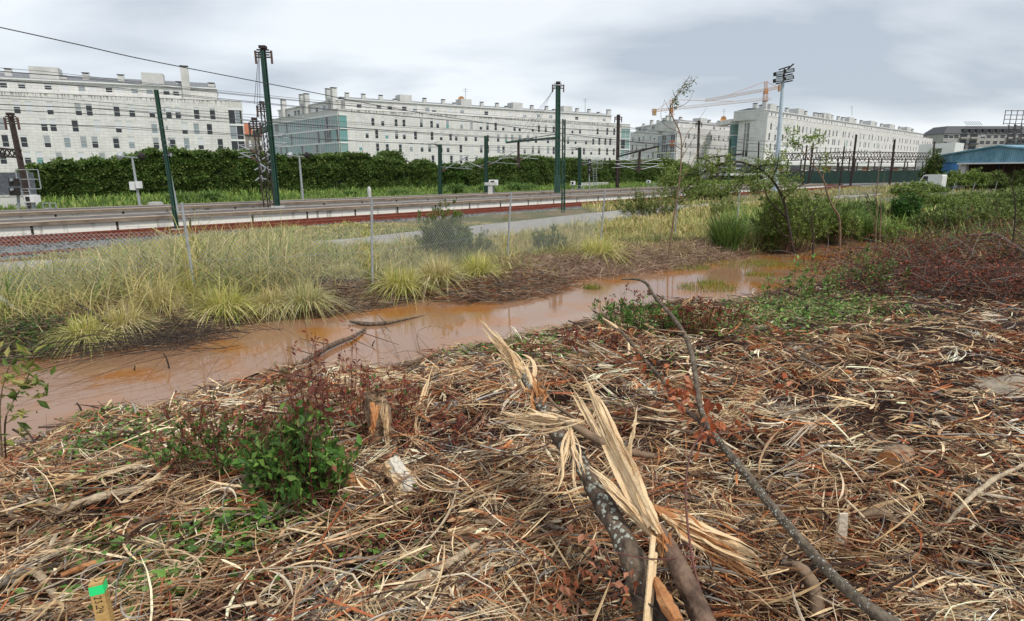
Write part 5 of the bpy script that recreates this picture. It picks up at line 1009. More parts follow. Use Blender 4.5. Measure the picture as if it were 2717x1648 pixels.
tag(mb.build('rank_grass', GRASS), 'rank green grass and weeds behind the red dead brush', 'grass', kind='stuff')
nf = 2600; P = region(nf, POLY[:, 0].min(), POLY[:, 0].max(), POLY[:, 1].min(), POLY[:, 1].max()); k_ = inside(P, POLY) & frustum(np.c_[P, np.zeros(nf)]) & (rng.random(nf) < np.clip(.25+.9*sn(P, 1.4, 3), .05, 1)); P = P[k_]; nf = len(P); mb = MB()
sticks(mb, np.c_[P, np.full(nf, WZ+.003)], np.c_[rng.normal(size=(nf, 2)), np.zeros(nf)], rng.uniform(.02, .14, nf), rng.uniform(.002, .006, nf), rng.normal(size=nf)*.3, pal([(.10,.05,.03),(.30,.20,.12),(.45,.36,.24),(.05,.03,.02)], nf), 4, 2, .3, (.5, 1, .4))
tag(mb.build('floating_debris', WOOD), 'tiny bits of leaf and twig floating on the muddy water', 'debris', kind='stuff')
# small floating grass in the shallow water
for u, v, lb, r in ((1825,668,'bright green grass tuft standing in the shallow water', .28), (1710,688,'small olive grass tuft in the orange shallows', .26), (1425,700,'tiny green grass tuft in the middle of the ditch', .16), (1785,640,'wide low sedge patch in the shallows below the willow', .8), (1880,640,'green sedge patch in the shallows right below the willow', .8), (1650,650,'low olive sedge patch at the far edge of the water', .5), (1700,700,'thin olive blades over the shallow mud', .5)):
    b_ = onz(dpx(u, v), WZ-.05); n_ = 500 if r > .4 else 220; a = rng.uniform(0, 6.283, n_); q = r*np.sqrt(rng.random(n_)); P = np.c_[b_[0]+q*np.cos(a)*1.4, b_[1]+q*np.sin(a), np.full(n_, b_[2])]; mb = MB()
    blades(mb, P, rng.uniform(.08, .26, n_), np.full(n_, .010), rng.uniform(0, .7, n_), pal([(.22,.24,.04),(.30,.28,.05),(.14,.2,.04)], n_), 3); o = mb.build('sedge_tuft', GRASS); rebase(o, b_); tag(o, lb, 'sedge', 'sedge tufts in the shallows')
# ------------------------------------------------------------------ brushwood and shrubs
def thatch(n, fn, name, label, cols, L=(.08, .5), Rr=(.003, .008), cat='twigs', dirb=(1, .2, 0), dz=.15, bend=.25, lift=.03, hang=None):
    P = fn(n); P = P[frustum(np.c_[P, np.zeros(len(P))])]; n = len(P); D = unit(rng.normal(size=(n, 3))*[1, 1, dz]+np.array(dirb)*rng.choice([-1, 1], n)[:, None]); Ln = rng.uniform(*L, n)
    P3 = np.c_[P, gz(P)+rng.random(n)*lift]-D*Ln[:, None]*.5; mb = MB(); sticks(mb, P3, D, Ln, rng.uniform(*Rr, n), rng.normal(size=n)*bend, pal(cols, n), 3, 3, .8)
    return tag(mb.build(name, WOOD), label, cat, kind='stuff')
def around(pts, r):
    c_ = np.array([hit(dpx(*p))[:2] for p in pts])
    return lambda n: c_[rng.integers(0, len(c_), n)]+rng.normal(size=(n, 2))*np.array(r)
DEAD = [(.16,.09,.05),(.24,.15,.09),(.08,.045,.03),(.38,.28,.18),(.12,.11,.10)]
thatch(9000, around([(800,700),(840,712),(880,705),(860,730),(900,715),(820,735),(760,690)], (.35, .28)), 'dead_reeds', 'brown mat of dead stalks around the foot of the second fence post', DEAD, (.1, .5), lift=.10)
thatch(9000, around([(1130,712),(1180,705),(1230,700),(1280,695),(1330,683),(1200,690),(1260,680)], (.4, .3)), 'dead_twigs', 'reddish brown mat of dead twigs on the point of the far bank', DEAD+[(.26,.09,.04)], (.1, .5), lift=.14)
thatch(8000, around([(150,800),(250,760),(120,770),(330,740),(420,800),(60,800)], (.5, .4)), 'dead_twigs', 'dark brown litter of twigs on the far bank at the left', DEAD, (.1, .5), lift=.10)
thatch(9000, around([(1400,655),(1500,640),(1600,630),(1700,615),(1550,600),(1650,590),(1350,640),(1250,640)], (.7, .5)), 'dead_stalks', 'pinkish brown dead stalks on the far bank below the right fence posts', [(.30,.20,.14),(.42,.30,.22),(.20,.12,.08)], (.1, .6), dz=.6, lift=.2)
def shrub(name, label, cat, base, w_, h, d_, ns, nl, ls, leafc, stemc=((.09,.05,.03),(.14,.08,.05)), sr=.006, top=None, group=None, asp=.45, z0=.25, spread=.6, leafmat=None, topw=.5, upz=.0, jitter=.5):
    base = np.array(base, float); e_ = empty(name, base, label, cat, group)
    a = rng.uniform(0, 6.283, ns); q = np.sqrt(rng.random(ns)); B = base+np.c_[q*np.cos(a)*w_*.5*(1-spread), q*np.sin(a)*d_*.5*(1-spread), np.zeros(ns)]
    hh = h*(1-.45*q**2)*rng.uniform(.55, 1.05, ns); T = base+np.c_[q*np.cos(a)*w_*.5, q*np.sin(a)*d_*.5, hh]
    D = T-B; L = np.linalg.norm(D, axis=1); mb = MB(); sticks(mb, B, D, L, np.full(ns, sr)*rng.uniform(.6, 1.4, ns), rng.normal(size=ns)*.15, pal(stemc, ns), 4, 4, 1, (1, .8, .5, .25))
    # side twigs
    nt_ = ns*4; i = rng.integers(0, ns, nt_); t_ = rng.uniform(z0, .95, nt_); Pb = B[i]+D[i]*t_[:, None]; Dt = unit(D[i])+rng.normal(size=(nt_, 3))*jitter; Lt = rng.uniform(.08, .3, nt_)*h*(1.15-t_)
    sticks(mb, Pb, Dt, Lt, np.full(nt_, sr*.5), rng.normal(size=nt_)*.2, pal(stemc, nt_), 3, 2, 1, (1, .7, .3)); mb.build('stems', WOOD, e_)
    j = rng.integers(0, nt_, nl); tt_ = rng.uniform(.15, 1.05, nl); Pl = Pb[j]+unit(Dt[j])*(Lt[j]*tt_)[:, None]+rng.normal(size=(nl, 3))*ls*.35
    c_ = pal(leafc, nl, None, .22)
    if top is not None:
        f = np.clip(((Pl[:, 2]-base[2])/h-topw)/.3+rng.normal(size=nl)*.35, 0, 1)[:, None] > .5; c_ = np.where(f, pal(top, nl, None, .22), c_)
    mb = MB(); leaves(mb, Pl, ls*rng.uniform(.6, 1.3, nl), c_, D=unit(Dt[j]*.6+rng.normal(size=(nl, 3))*.8+[0, 0, upz]), asp=asp); mb.build('foliage', leafmat or LEAF, e_); return e_
OL = [(.15,.20,.045),(.21,.27,.07),(.11,.15,.04),(.28,.33,.11)]; DG = [(.08,.13,.03),(.12,.18,.045),(.055,.09,.025),(.16,.22,.06)]; LG = [(.22,.31,.06),(.29,.39,.09),(.16,.24,.05)]
RED = [(.20,.045,.03),(.28,.07,.04),(.13,.035,.025),(.32,.12,.06)]
shrub('round_bush', 'dense dark olive bush behind the fence between the second and third posts', 'bush', hit(dpx(1070, 628)), 1.75, 1.85, 1.5, 130, 15000, .055, OL+LG[:1]+DG[:2], sr=.006)
shrub('round_bush', 'lower sprawling grey-green bush right of the dense olive bush', 'bush', hit(dpx(1150, 625)), 1.3, .95, 1.1, 80, 3500, .05, OL+[(.16,.15,.09)], sr=.005)
shrub('leafy_bush', 'small pale green leafy bush in front of the service road', 'bush', hit(dpx(1320, 612)), 1.4, 1.0, 1.0, 45, 1500, .08, [(.16,.22,.08),(.22,.28,.12),(.11,.16,.05)], sr=.007)
shrub('leafy_bush', 'grey-green feathery bush beside the end of the pale road', 'bush', hit(dpx(1560, 530)), 4.2, 1.9, 2.2, 110, 9000, .075, OL, sr=.008)
shrub('leafy_bush', 'thin feathery bush below the left side of the willow arch', 'bush', hit(dpx(1740, 530)), 1.9, 1.5, 1.5, 50, 2200, .075, OL+LG, sr=.008)
for u, v, w_, h, nl, c_, lb in ((1890,603,2.5,2.7,17000,OL+LG,'large bright green thicket around the willow trunk'), (1985,580,2.6,1.8,10000,LG+OL,'yellow-green bush right of the willow trunk'), (2175,545,1.4,1.7,6500,[(.05,.13,.02),(.08,.18,.03),(.035,.09,.015)],'dark leafy green bush in the middle of the right thicket'), (2075,540,2.2,1.2,6500,DG,'dark green bush behind the thin saplings'), (2275,560,3.2,1.3,11000,OL+DG,'sprawling green thicket left of the red dead brush'), (2390,555,3.6,1.3,11000,OL,'green thicket above the red dead brush at the right edge'), (2310,458,7.5,3.0,15000,LG+OL,'rounded yellow-green bush in front of the blue shed wall'), (2420,458,7.5,2.7,15000,OL,'rounded green bush in front of the open shed front'), (2150,590,1.8,.9,6500,LG,'low green bush at the head of the muddy ditch'), (2210,475,5.0,1.6,7000,OL+LG,'weedy green thicket left of the shed'), (2460,500,4.5,1.6,7000,DG+OL,'dark green thicket cut by the right edge'), (2330,500,4.5,1.2,6500,LG+OL,'mid green thicket behind the wire fence at the right'), (1700,480,4,1.3,5000,OL,'low green bush beside the far end of the near platform'), (2225,515,3.6,1.5,9000,LG+OL,'yellow-green bush right of the dark leafy bush'), (2440,530,3.0,1.4,9000,OL+DG,'green bush at the right edge above the red brush'), (1950,525,3.5,1.3,8000,OL,'olive thicket behind the reeds right of the willow'), (2330,525,3.2,1.2,8000,OL+LG,'low olive thicket above the middle of the red brush')):
    b_ = hit(dpx(u, v)); shrub('leafy_thicket', lb, 'bush', b_, w_, h, w_*.8, 130, nl, (.085 if b_[1] < 26 else .13 if b_[1] < 50 else .24), c_, sr=.009, spread=.3, group='green bushes at the right')
# ivy on the shed corner
b_ = at(cp('A5', 1030, 700), 90); b_[2] = -.9; shrub('climbing_ivy', 'column of dark ivy climbing the left corner of the blue shed', 'ivy', b_, 3.0, 6.4, 2, 90, 5000, .30, DG, sr=.02, spread=.5)
# --- arching willow
p = [(1911,612,19.4,.046),(1903,570,19.4,.044),(1895,526,19.5,.042),(1884,480,19.6,.04),(1857,431,19.7,.037),(1819,404,19.8,.042),(1773,389,19.8,.036),(1723,399,19.8,.04),(1685,423,19.8,.03),(1655,450,19.7,.02),(1642,470,19.6,.012)]
P_ = [at(dpx(u, v), Y) for u, v, Y, r in p]; ew = empty('arching_willow', P_[0], 'small willow whose bare trunk arches over to the left above the green thicket', 'tree')
mb = MB(); mb.tube(P_, [q[3] for q in p], 9, rough=.08)
for (u, v, u2, v2, u3, v3) in ((1895,526,1850,480,1838,445),(1884,480,1918,450,1950,440),(1857,431,1870,400,1875,360),(1819,404,1790,420,1770,450),(1723,399,1700,385,1670,380),(1773,389,1740,420,1735,455),(1819,404,1850,395,1880,400),(1685,423,1660,420,1630,425),(1903,570,1880,560,1850,500)):
    mb.tube([at(dpx(u, v), 19.7), at(dpx(u2, v2), 19.6), at(dpx(u3, v3), 19.5)], [.035, .02, .008], 6)
mb.build('trunk', BARKD, ew, smooth=True)
def leafcloud(par, pts, spread, nl, ls, cols, Y, twigs=160, name='crown'):
    C_ = np.array([at(dpx(u, v), Y) for u, v in pts]); i = rng.integers(0, len(C_), twigs); B = C_[i]+rng.normal(size=(twigs, 3))*spread*.35; D = unit(rng.normal(size=(twigs, 3))+[0, 0, .2]); L = rng.uniform(.2, .7, twigs)*spread*2
    mb = MB(); sticks(mb, B, D, L, np.full(twigs, .007), rng.normal(size=twigs)*.2, pal([(.10,.07,.04)], twigs), 3, 3, 1, (1, .7, .3)); mb.build('twigs', WOOD, par)
    j = rng.integers(0, twigs, nl); P = B[j]+D[j]*(L[j]*rng.random(nl))[:, None]+rng.normal(size=(nl, 3))*.05; mb = MB(); leaves(mb, P, ls*rng.uniform(.6, 1.3, nl), pal(cols, nl, None, .2), asp=.42); mb.build(name, LEAF, par)
leafcloud(ew, [(1640,430),(1655,450),(1670,420),(1700,410),(1620,450),(1735,450),(1780,440),(1800,430),(1740,395),(1820,400),(1850,385),(1870,400),(1760,470),(1600,440),(1680,455),(1640,475),(1840,425),(1880,430),(1690,395),(1830,450),(1900,450),(1615,400)], .42, 9500, .085, [(.24,.32,.08),(.30,.38,.11),(.16,.22,.05)], 19.6, 260)
# --- tall bare saplings
def sapling(name, lb, Y, trunk, branches, rad, leafpts, nl, cols, ls=.09, spread=.18, cat='sapling', bark=BARKL, group='thin saplings on the far bank'):
    P_ = [at(dpx(u, v), Y) for u, v in trunk]; P_[0][2] = gz(P_[0])[0]-.05; e_ = empty(name, P_[0], lb, cat, group); mb = MB(); mb.tube(P_, np.linspace(rad, rad*.25, len(P_)), 7, rough=.05)
    for br_ in branches: mb.tube([at(dpx(u, v), Y+.05*k) for k, (u, v) in enumerate(br_)], np.linspace(rad*.4, rad*.1, len(br_)), 5)
    mb.build('trunk', bark, e_, smooth=True)
    if nl: leafcloud(e_, leafpts, spread, nl, ls, cols, Y, max(20, nl//14), 'leaves')
sapling('tall_sapling', 'tallest thin sapling with sparse leaves rising into the sky left of the cranes', 17.5, [(1607,652),(1612,590),(1622,520),(1634,440),(1640,360),(1636,320),(1620,285),(1612,262),(1625,235),(1645,205),(1660,182)],
    [[(1640,360),(1655,320),(1680,290),(1700,260)],[(1636,320),(1600,300),(1590,275),(1600,240)],[(1620,285),(1608,260),(1598,240)],[(1612,262),(1640,255),(1660,240),(1668,215)],[(1634,440),(1660,400),(1690,350),(1720,300)],[(1640,360),(1610,340),(1590,320)],[(1625,235),(1618,215)],[(1645,205),(1665,200),(1672,190)],[(1640,380),(1665,340),(1690,315)],[(1622,520),(1650,480),(1665,470)]], .030, [(1645,205),(1660,190),(1640,220),(1630,240),(1650,215),(1655,200),(1625,250),(1615,262)], 260, [(.14,.18,.07),(.20,.24,.10)], .075, .12)
sapling('young_tree', 'slender young tree with leafy top right of the floodlight mast', 21, [(2028,560),(2020,530),(2005,500),(1992,470),(1980,430),(1960,400),(1935,370),(1915,340)],
    [[(1992,470),(1960,465),(1930,455),(1905,452)],[(2005,500),(2022,470),(2030,440)],[(1980,430),(1985,400),(1990,370)],[(1935,370),(1960,350),(1985,335)],[(1960,400),(1920,395)]], .045, [(1905,330),(1915,345),(1890,345),(1940,338),(1960,330),(1975,335),(1990,380),(1985,400),(1925,360),(1900,315)], 520, LG, .12, .28)
sapling('bare_sapling', 'bare thin sapling with a V fork right of the slender young tree', 20, [(2112,575),(2108,540),(2112,500),(2108,470),(2114,420),(2117,360)], [[(2108,540),(2090,500),(2082,470),(2072,440)],[(2082,470),(2092,448)],[(2112,500),(2100,460),(2098,430)],[(2108,470),(2125,440),(2128,410)]], .028, [(2110,560)], 0, LG)
sapling('bare_sapling', 'pair of grey bare stems growing from the head of the ditch', 19, [(2122,580),(2118,545),(2120,510),(2118,480)], [[(2118,545),(2130,520),(2133,490)],[(2122,570),(2105,550),(2095,520)]], .03, [(2110,560)], 0, LG)
sapling('bare_sapling', 'forked brown stem standing between the reeds right of the willow', 18.5, [(1960,600),(1957,565),(1952,535),(1960,505),(1972,480)], [[(1952,535),(1940,510),(1935,480)],[(1957,565),(1948,545)]], .03, [(1950,520)], 0, LG, bark=BARKD)
sapling('bare_sapling', 'dark broken sapling standing at the right edge before the shed', 15, [(2446,560),(2443,520),(2440,470),(2432,440),(2418,415)], [[(2440,470),(2450,450)],[(2432,440),(2440,420)]], .020, [(2440,470)], 0, LG, bark=BARKD)
sapling('bare_sapling', 'thin leaning reddish sapling just right of the tallest sapling', 18, [(1585,640),(1590,560),(1592,500),(1588,440)], [[(1590,560),(1600,520)],[(1592,500),(1578,470)]], .012, [(1590,500)], 0, LG)
# ------------------------------------------------------------------ chain-link fence
def fence(label, posts, mesh_to, z_extra=0, group=None, wr=.0024, top_h=1.75, span=None, cell=.085):
    e_ = empty('chain_link_fence', hit(dpx(*posts[0][:2])), label, 'fence', group); bs = []
    for (u, v, ut, vt) in posts:
        b_ = hit(dpx(u, v)); t_ = at(dpx(ut, vt), b_[1]); bs.append((b_, t_)); mb = MB(); H = t_-b_
        k_ = b_+H*.86; tip = t_.copy(); tip = np.array([t_[0]+.0, t_[1], t_[2]])
        mb.tube([b_-[0, 0, .2], b_+H*.5, k_, tip], .026, 9, smooth=0); mb.build('post', galv, e_)
    mb = MB(); bs = bs[:span] if span else bs
    for (b0, t0), (b1, t1) in zip(bs[:-1], bs[1:]):
        L = np.linalg.norm((b1-b0)[:2]); h = min(np.linalg.norm(t0-b0), np.linalg.norm(t1-b1))*.86; n = int(L/cell); d = (b1-b0)
        nz_ = int(h/cell)
        g = lambda i, j: b0+d*(i*cell/L)+np.array([0, 0, 1])*(j*cell)+np.array([.012*math.sin(i*.23+j*.3), .02*math.sin(i*.11+j*.2), .015*math.sin(i*.17)])
        for i in range(-nz_, n):
            for sgn in (1, -1):
                pts = [g(i+j if sgn == 1 else n-(i+j), j) for j in range(0, nz_+1, 4) if 0 <= i+j <= n]
                for a, c_ in zip(pts[:-1], pts[1:]): mb.bar(a, c_, wr*2)
        for j in (0, nz_//2, nz_): mb.bar(g(0, j), g(n, j), .005)
    o = mb.build('wire_mesh', galv, e_); o['kind'] = 'stuff'
FP = [(-40,740,-110,510),(472,722,437,488),(896,692,894,478),(1220,628,1230,462),(1443,606,1456,458),(1622,578,1634,458),(1772,552,1780,462)]
fence('grey chain-link fence on the far bank, its cranked posts running from left to the willow', FP, None, span=5)
fence('distant chain-link fence with short leaning posts among the weeds before the shed', [(2013,512,2020,448),(2100,500,2112,438),(2288,478,2298,440),(2336,474,2346,440),(2392,470,2400,436)], None, wr=.002, cell=.16)
# fallen post at the left
a, c_ = hit(dpx(72, 770)), at(dpx(-30, 695), 10.6); mb = MB(); mb.tube([a, a+(c_-a)*.5, c_], .04, 10, smooth=0); o = mb.build('fallen_post', galv, smooth=True); rebase(o, a); tag(o, 'grey metal post lying aslant in the grass at the left edge', 'post')
# ------------------------------------------------------------------ near bank : shredded wood litter
PALE = [(.66,.50,.30),(.76,.63,.43),(.56,.39,.21),(.62,.51,.37)]; TAN = [(.36,.22,.12),(.28,.17,.10),(.44,.28,.16)]; RUSTW = [(.32,.10,.038),(.22,.07,.032),(.42,.17,.065),(.14,.048,.028)]; DARKW = [(.07,.036,.025),(.04,.022,.016),(.11,.065,.045)]; GREYW = [(.26,.23,.20),(.36,.33,.29),(.18,.16,.14)]
def nearpts(n, ymax=26, k=1.0):
    # world points on the near bank, thinning with distance, wider field to the right
    r_ = 1.25*(ymax/1.25)**(rng.random(n)**k); a = rng.uniform(-.80, .92, n); P = np.c_[np.sin(a)*r_, np.cos(a)*r_]
    ok = near_side(P) & ~inside(P, POLY) & frustum(np.c_[P, np.zeros(n)], 1.1); return P[ok]
def wallow(P): # local direction of the litter: level on the right, climbing to the right on the left side
    x, y = P[:, 0], P[:, 1]; base = np.interp(x/np.maximum(y, 1), [-.8, -.2, .1, .6], [.55, .45, .05, -.05]); return base+.55*sn(P, 1.6, 6)
def litter(n, name, label, L, Rr, cols, wts, zlift, dz, spread, bend, k=1.0, segs=3, sides=3, flat=.45, bundle=1, ymax=20, taper=(.5, 1, .8, .1), bright=None, dscale=True):
    nb = int(n/bundle*1.25); P = nearpts(nb, ymax, k); P = P[rng.random(len(P)) < np.clip(.72+.75*sn(P, 3.6, 13)+.3*sn(P, 9, 2), .22, 1)]; nb = len(P); th = wallow(P)+rng.normal(size=nb)*spread; th = np.where(rng.random(nb) < .14, rng.uniform(0, 3.14, nb), th)
    flip = rng.choice([0, math.pi], nb); th = th+flip; Lb = rng.uniform(*L, nb)*rng.uniform(.6, 1.3, nb)
    Z = gz(P)+zlift[0]+(zlift[1]-zlift[0])*rng.random(nb)**1.8; up = rng.normal(size=nb)*dz; cidx = rng.choice(len(cols), nb, p=np.array(wts)/sum(wts)); C = np.array(cols)[cidx]*(1+.15*rng.normal(size=(nb, 1)))*(1+np.clip(sn(P, 2.6, 11), -1.2, 1)[:, None]*np.array([.18, .24, .30]))
    i = np.repeat(np.arange(nb), bundle); m_ = len(i); th2 = th[i]+rng.normal(size=m_)*(.12 if bundle > 1 else 0); D = np.c_[np.cos(th2), np.sin(th2), up[i]+rng.normal(size=m_)*(.05 if bundle > 1 else 0)]
    Ln = Lb[i]*rng.uniform(.5, 1, m_)*(1 if bundle > 1 else 1); off = rng.normal(size=(m_, 3))*[.02, .02, .008]*(bundle > 1)
    Dd = np.hypot(P[:, 0], P[:, 1])[i]; R_ = rng.uniform(*Rr, m_)*np.clip(Dd/4.5, .8, 1.5); mb = MB()
    sticks(mb, np.c_[P, Z][i]+off-unit(D)*Ln[:, None]*.5, D, Ln, R_, rng.normal(size=m_)*bend, np.clip(C[i]*(1+.14*rng.normal(size=(m_, 1))), .01, .9), sides, segs, flat, taper)
    return tag(mb.build(name, WOOD), label, 'litter', kind='stuff')
ALL = PALE+TAN+RUSTW+DARKW+GREYW; W_ALL = [3, 2.4, 3, 1.8]+[3, 3, 2.5]+[1.8, 1.8, 1.2, 1.8]+[2.2, 2, 2]+[.9, .7, .6]
BR = RUSTW+DARKW+[(.22,.10,.055),(.16,.08,.05),(.26,.14,.085)]
litter(110000, 'wood_shreds', 'layer of fine reddish brown wood shreds covering the near bank', (.04, .20), (.0016, .0036), BR+TAN+GREYW+PALE, [2.5, 3, 1.2, 3, 3, 2.5, 3, 3, 3, 2]+[1.2]*3+[.8]*3+[.35]*4, (-.01, .02), .14, .55, .3, k=.85, segs=2)
litter(46000, 'fine_splinters', 'fine pale bent splinters matted over the brown shreds', (.05, .20), (.0015, .0038), PALE+TAN+RUSTW+GREYW, [2.4, 2.2, 2.4, 1.8, 1.8, 1.6, 1.4, 1.6, 1.6, 1, 1.2, .8, 1, .8], (.0, .05), .28, .75, .55, k=.85, segs=3)
litter(30000, 'wood_splinters', 'long bent straw coloured wood splinters strewn over the near bank', (.12, .42), (.0032, .0078), PALE+TAN+RUSTW+DARKW+GREYW, [4, 3.2, 4, 2.4, 2.6, 2.4, 2.4, 2.8, 2.8, 2.4, 2, 2.4, 2, 2, .6, .5, .5], (.01, .11), .30, .75, .55, k=1.05, segs=4)
litter(15000, 'splinter_bundles', 'torn fibrous bundles of split wood lying in the litter', (.14, .50), (.0026, .0065), PALE+TAN+RUSTW[:3], [3, 3, 3, 2, 2, 2, 2, 1.8, 1.6, 1.6], (.02, .12), .30, .7, .35, k=1.35, segs=5, bundle=6, ymax=10)
litter(5200, 'broken_branches', 'thin dark broken branches mixed into the wood litter', (.25, .8), (.0028, .008), DARKW+GREYW+TAN, [3, 3, 3, 1, .5, 1, 1.5, 2, 1], (.01, .13), .22, .8, .25, segs=6, sides=5, flat=1, k=1.25, taper=(1, .9, .6, .3))
litter(5200, 'wood_chunks', 'broad flat torn wood chips scattered over the near bank', (.07, .24), (.007, .015), PALE+TAN+GREYW+RUSTW, [3, 3, 3, 2, 2, 2, 2, 1, .6, 1, 2, 2, 2, 1], (.02, .12), .4, .9, .22, segs=5, sides=6, flat=.3, k=1.4, ymax=8, taper=(.15, .7, 1, .6, .9, .1))
litter(1500, 'large_splinters', 'largest curved strips of torn wood heaped at the bottom of the slope', (.25, .75), (.005, .011), PALE+TAN+RUSTW[:3]+GREYW[:2], [4, 3, 4, 3, 2, 2, 3, 2, 1, 2, 1, 1], (.03, .16), .28, .9, .5, k=2.2, segs=7, ymax=5, sides=5, flat=.35, taper=(.1, .8, 1, .7, .9, .5, .08))
litter(1300, 'torn_fibre_bundles', 'thick torn fibre bundles heaped at the bottom of the slope', (.2, .6), (.003, .008), PALE+TAN+RUSTW[:3], [4, 3, 4, 3, 2, 2, 3, 2, 1, 2], (.03, .15), .35, 1.0, .4, k=2.2, segs=5, bundle=1, ymax=5)
# brown dry leaves and fibre dust in the gaps
nl = 26000; P = nearpts(nl, 16, .9); nl = len(P); mb = MB(); leaves(mb, np.c_[P, gz(P)+rng.random(nl)*.04], rng.uniform(.02, .05, nl), pal([(.20,.08,.04),(.28,.13,.07),(.12,.06,.04),(.34,.2,.12)], nl), asp=.55); tag(mb.build('dry_leaves', LEAF), 'small curled brown leaves lying between the splinters', 'leaves', kind='stuff')
# shore fringe of dark twigs
npn = np.array([hit(dpx(u, v+6))[:2] for u, v in near_px if 0 <= u <= 2200]); NP = resamp(npn, 400)
thatch(6500, lambda n: NP[rng.integers(0, 400, n)]+rng.normal(size=(n, 2))*[.15, .12]-[0, .05], 'shore_twigs', 'dark wet twigs lining the near edge of the water', DEAD+DARKW, (.12, .6), (.002, .005), lift=.05, dirb=(1, .45, 0))
# ------------------------------------------------------------------ low green plants on the near bank
def weedpatch(label, pts, r, n, ls, cols, hmax=.12, name='ground_weeds', cat='weeds', D=None, asp=.7):
    c_ = np.array([hit(dpx(*p))[:2] for p in pts]); P = c_[rng.integers(0, len(c_), n)]+rng.normal(size=(n, 2))*np.array(r); q = np.c_[P, gz(P)+.03+rng.random(n)**1.5*hmax]; k = max(40, n//7); mb = MB()
    i = rng.integers(0, n, k); B = q[i].copy(); B[:, 2] = gz(B); Dd = q[rng.integers(0, n, k)]*0+np.c_[rng.normal(size=(k, 2))*.5, np.ones(k)]
    leaves(mb, q, ls*rng.uniform(.5, 1.3, n), pal(cols, n, None, .22), asp=asp, D=unit(rng.normal(size=(n, 3))*[1, 1, .35])); sticks(mb, B, Dd, rng.uniform(.05, hmax+.06, k), np.full(k, .0018), np.zeros(k), pal([(.12,.15,.05)], k), 3, 2, 1)
    return tag(mb.build(name, LEAF), label, cat, kind='stuff')
WG = [(.10,.22,.035),(.15,.29,.05),(.07,.15,.03),(.20,.33,.08)]
weedpatch('bright green bramble leaves growing through the litter at lower left', [(345,1400),(390,1375),(440,1345),(480,1330),(550,1320),(590,1300),(545,1350),(590,1355),(360,1440),(500,1300),(560,1285),(620,1300)], (.09, .07), 620, .045, WG, .10)
weedpatch('sparse green leaves beside the bottom of the marked stake', [(220,1365),(250,1340),(200,1350),(160,1365),(180,1460),(370,1470),(270,1330),(420,1440)], (.08, .06), 170, .045, WG, .09)
weedpatch('green creeping weeds on the near shore at the left', [(230,1010),(260,1000),(290,1010),(200,1040),(300,1050),(270,1060),(330,1080),(230,1080),(180,1100),(400,1060),(350,1020)], (.18, .14), 900, .04, WG, .10)
weedpatch('scattered green seedlings over the litter at the left', [(60,1110),(40,1180),(190,1170),(110,1240),(300,1140),(330,1110),(420,1100),(30,1130),(170,1110)], (.3, .2), 500, .035, WG+[(.2,.2,.06)], .07)
weedpatch('green weeds on the near shore behind the lichened broken trunk', [(1100,850),(1140,845),(1180,850),(1290,850),(1320,840),(1350,855),(1400,860),(1300,865),(1240,835),(1160,860)], (.2, .16), 1100, .04, WG, .09)
weedpatch('pale green grass tuft patch at the water edge near the middle', [(1270,815),(1300,812),(1240,825),(1330,815)], (.15, .12), 350, .06, [(.25,.28,.09),(.2,.25,.06)], .14, asp=.15)
weedpatch('mixed green weeds covering the near shore right of the reddish shrub', [(1800,790),(1850,770),(1900,755),(1950,745),(1880,780),(1820,760),(1930,775),(2000,740),(2050,730),(1960,760),(1780,810),(1870,740),(2040,760),(2100,745)], (.45, .35), 3600, .05, WG+OL, .16)
weedpatch('scattered small green weeds in the litter at the right', [(1650,860),(1550,900),(2180,790),(1430,1010),(1400,880),(1610,790),(1560,790),(1530,800),(1640,800),(2300,700),(2380,690),(2440,680),(910,1420),(760,1410),(820,1290)], (.25, .2), 900, .035, WG, .06)
weedpatch('ivy-dark green ground cover on the far bank at the left edge', [(20,815),(60,805),(110,800),(40,840),(120,830),(10,790),(160,810),(90,850)], (.35, .25), 2600, .05, [(.05,.10,.02),(.08,.15,.03),(.035,.07,.015)], .16)
# ------------------------------------------------------------------ foreground shrubs
FG = [(.075,.17,.03),(.11,.23,.04),(.05,.11,.022),(.17,.28,.06)]; BRZ = [(.22,.08,.045),(.28,.13,.07),(.16,.055,.04),(.20,.18,.07)]
s1 = hit(dpx(735, 1228)); shrub('bronze_leaved_shrub', 'largest foreground shrub, glossy green below with red-bronze tips, left of the stump', 'shrub', s1, .50, .78, .42, 70, 1500, .054, FG, ((.12,.03,.025),(.09,.04,.03)), .0035, BRZ, 'bronze leaved shrubs', .5, .1, .3, topw=.48, upz=.1, jitter=.9)
shrub('bronze_leaved_shrub', 'lower spreading shrub of dull bronze leaves adjoining the left of the largest shrub', 'shrub', hit(dpx(560, 1140)), 1.0, .50, .55, 80, 1900, .040, FG+BRZ[:1], ((.12,.03,.025),(.09,.04,.03)), .0028, BRZ, 'bronze leaved shrubs', .45, .1, .3, topw=.35, upz=.3, jitter=.7)
shrub('red_twig_shrub', 'sparse red-leaved stems rising just behind the grey stump', 'shrub', hit(dpx(900, 1060)), .8, .60, .5, 34, 420, .04, RED+FG[:1], ((.15,.04,.03),), .0028, None, 'bronze leaved shrubs', .4, .1, .3, topw=.3)
shrub('red_twig_shrub', 'thin scattered red-leaved twigs right of the grey stump', 'shrub', hit(dpx(1020, 1090)), .8, .42, .5, 30, 330, .035, RED, ((.12,.05,.04),), .0022, None, 'bronze leaved shrubs', .4, .1, .2)
shrub('red_twig_shrub', 'crimson-tipped stems standing above the back of the largest shrub', 'shrub', hit(dpx(800, 1020)), .75, .80, .4, 40, 700, .036, RED+BRZ, ((.15,.04,.03),), .0025, None, 'bronze leaved shrubs', .4, .1, .3)
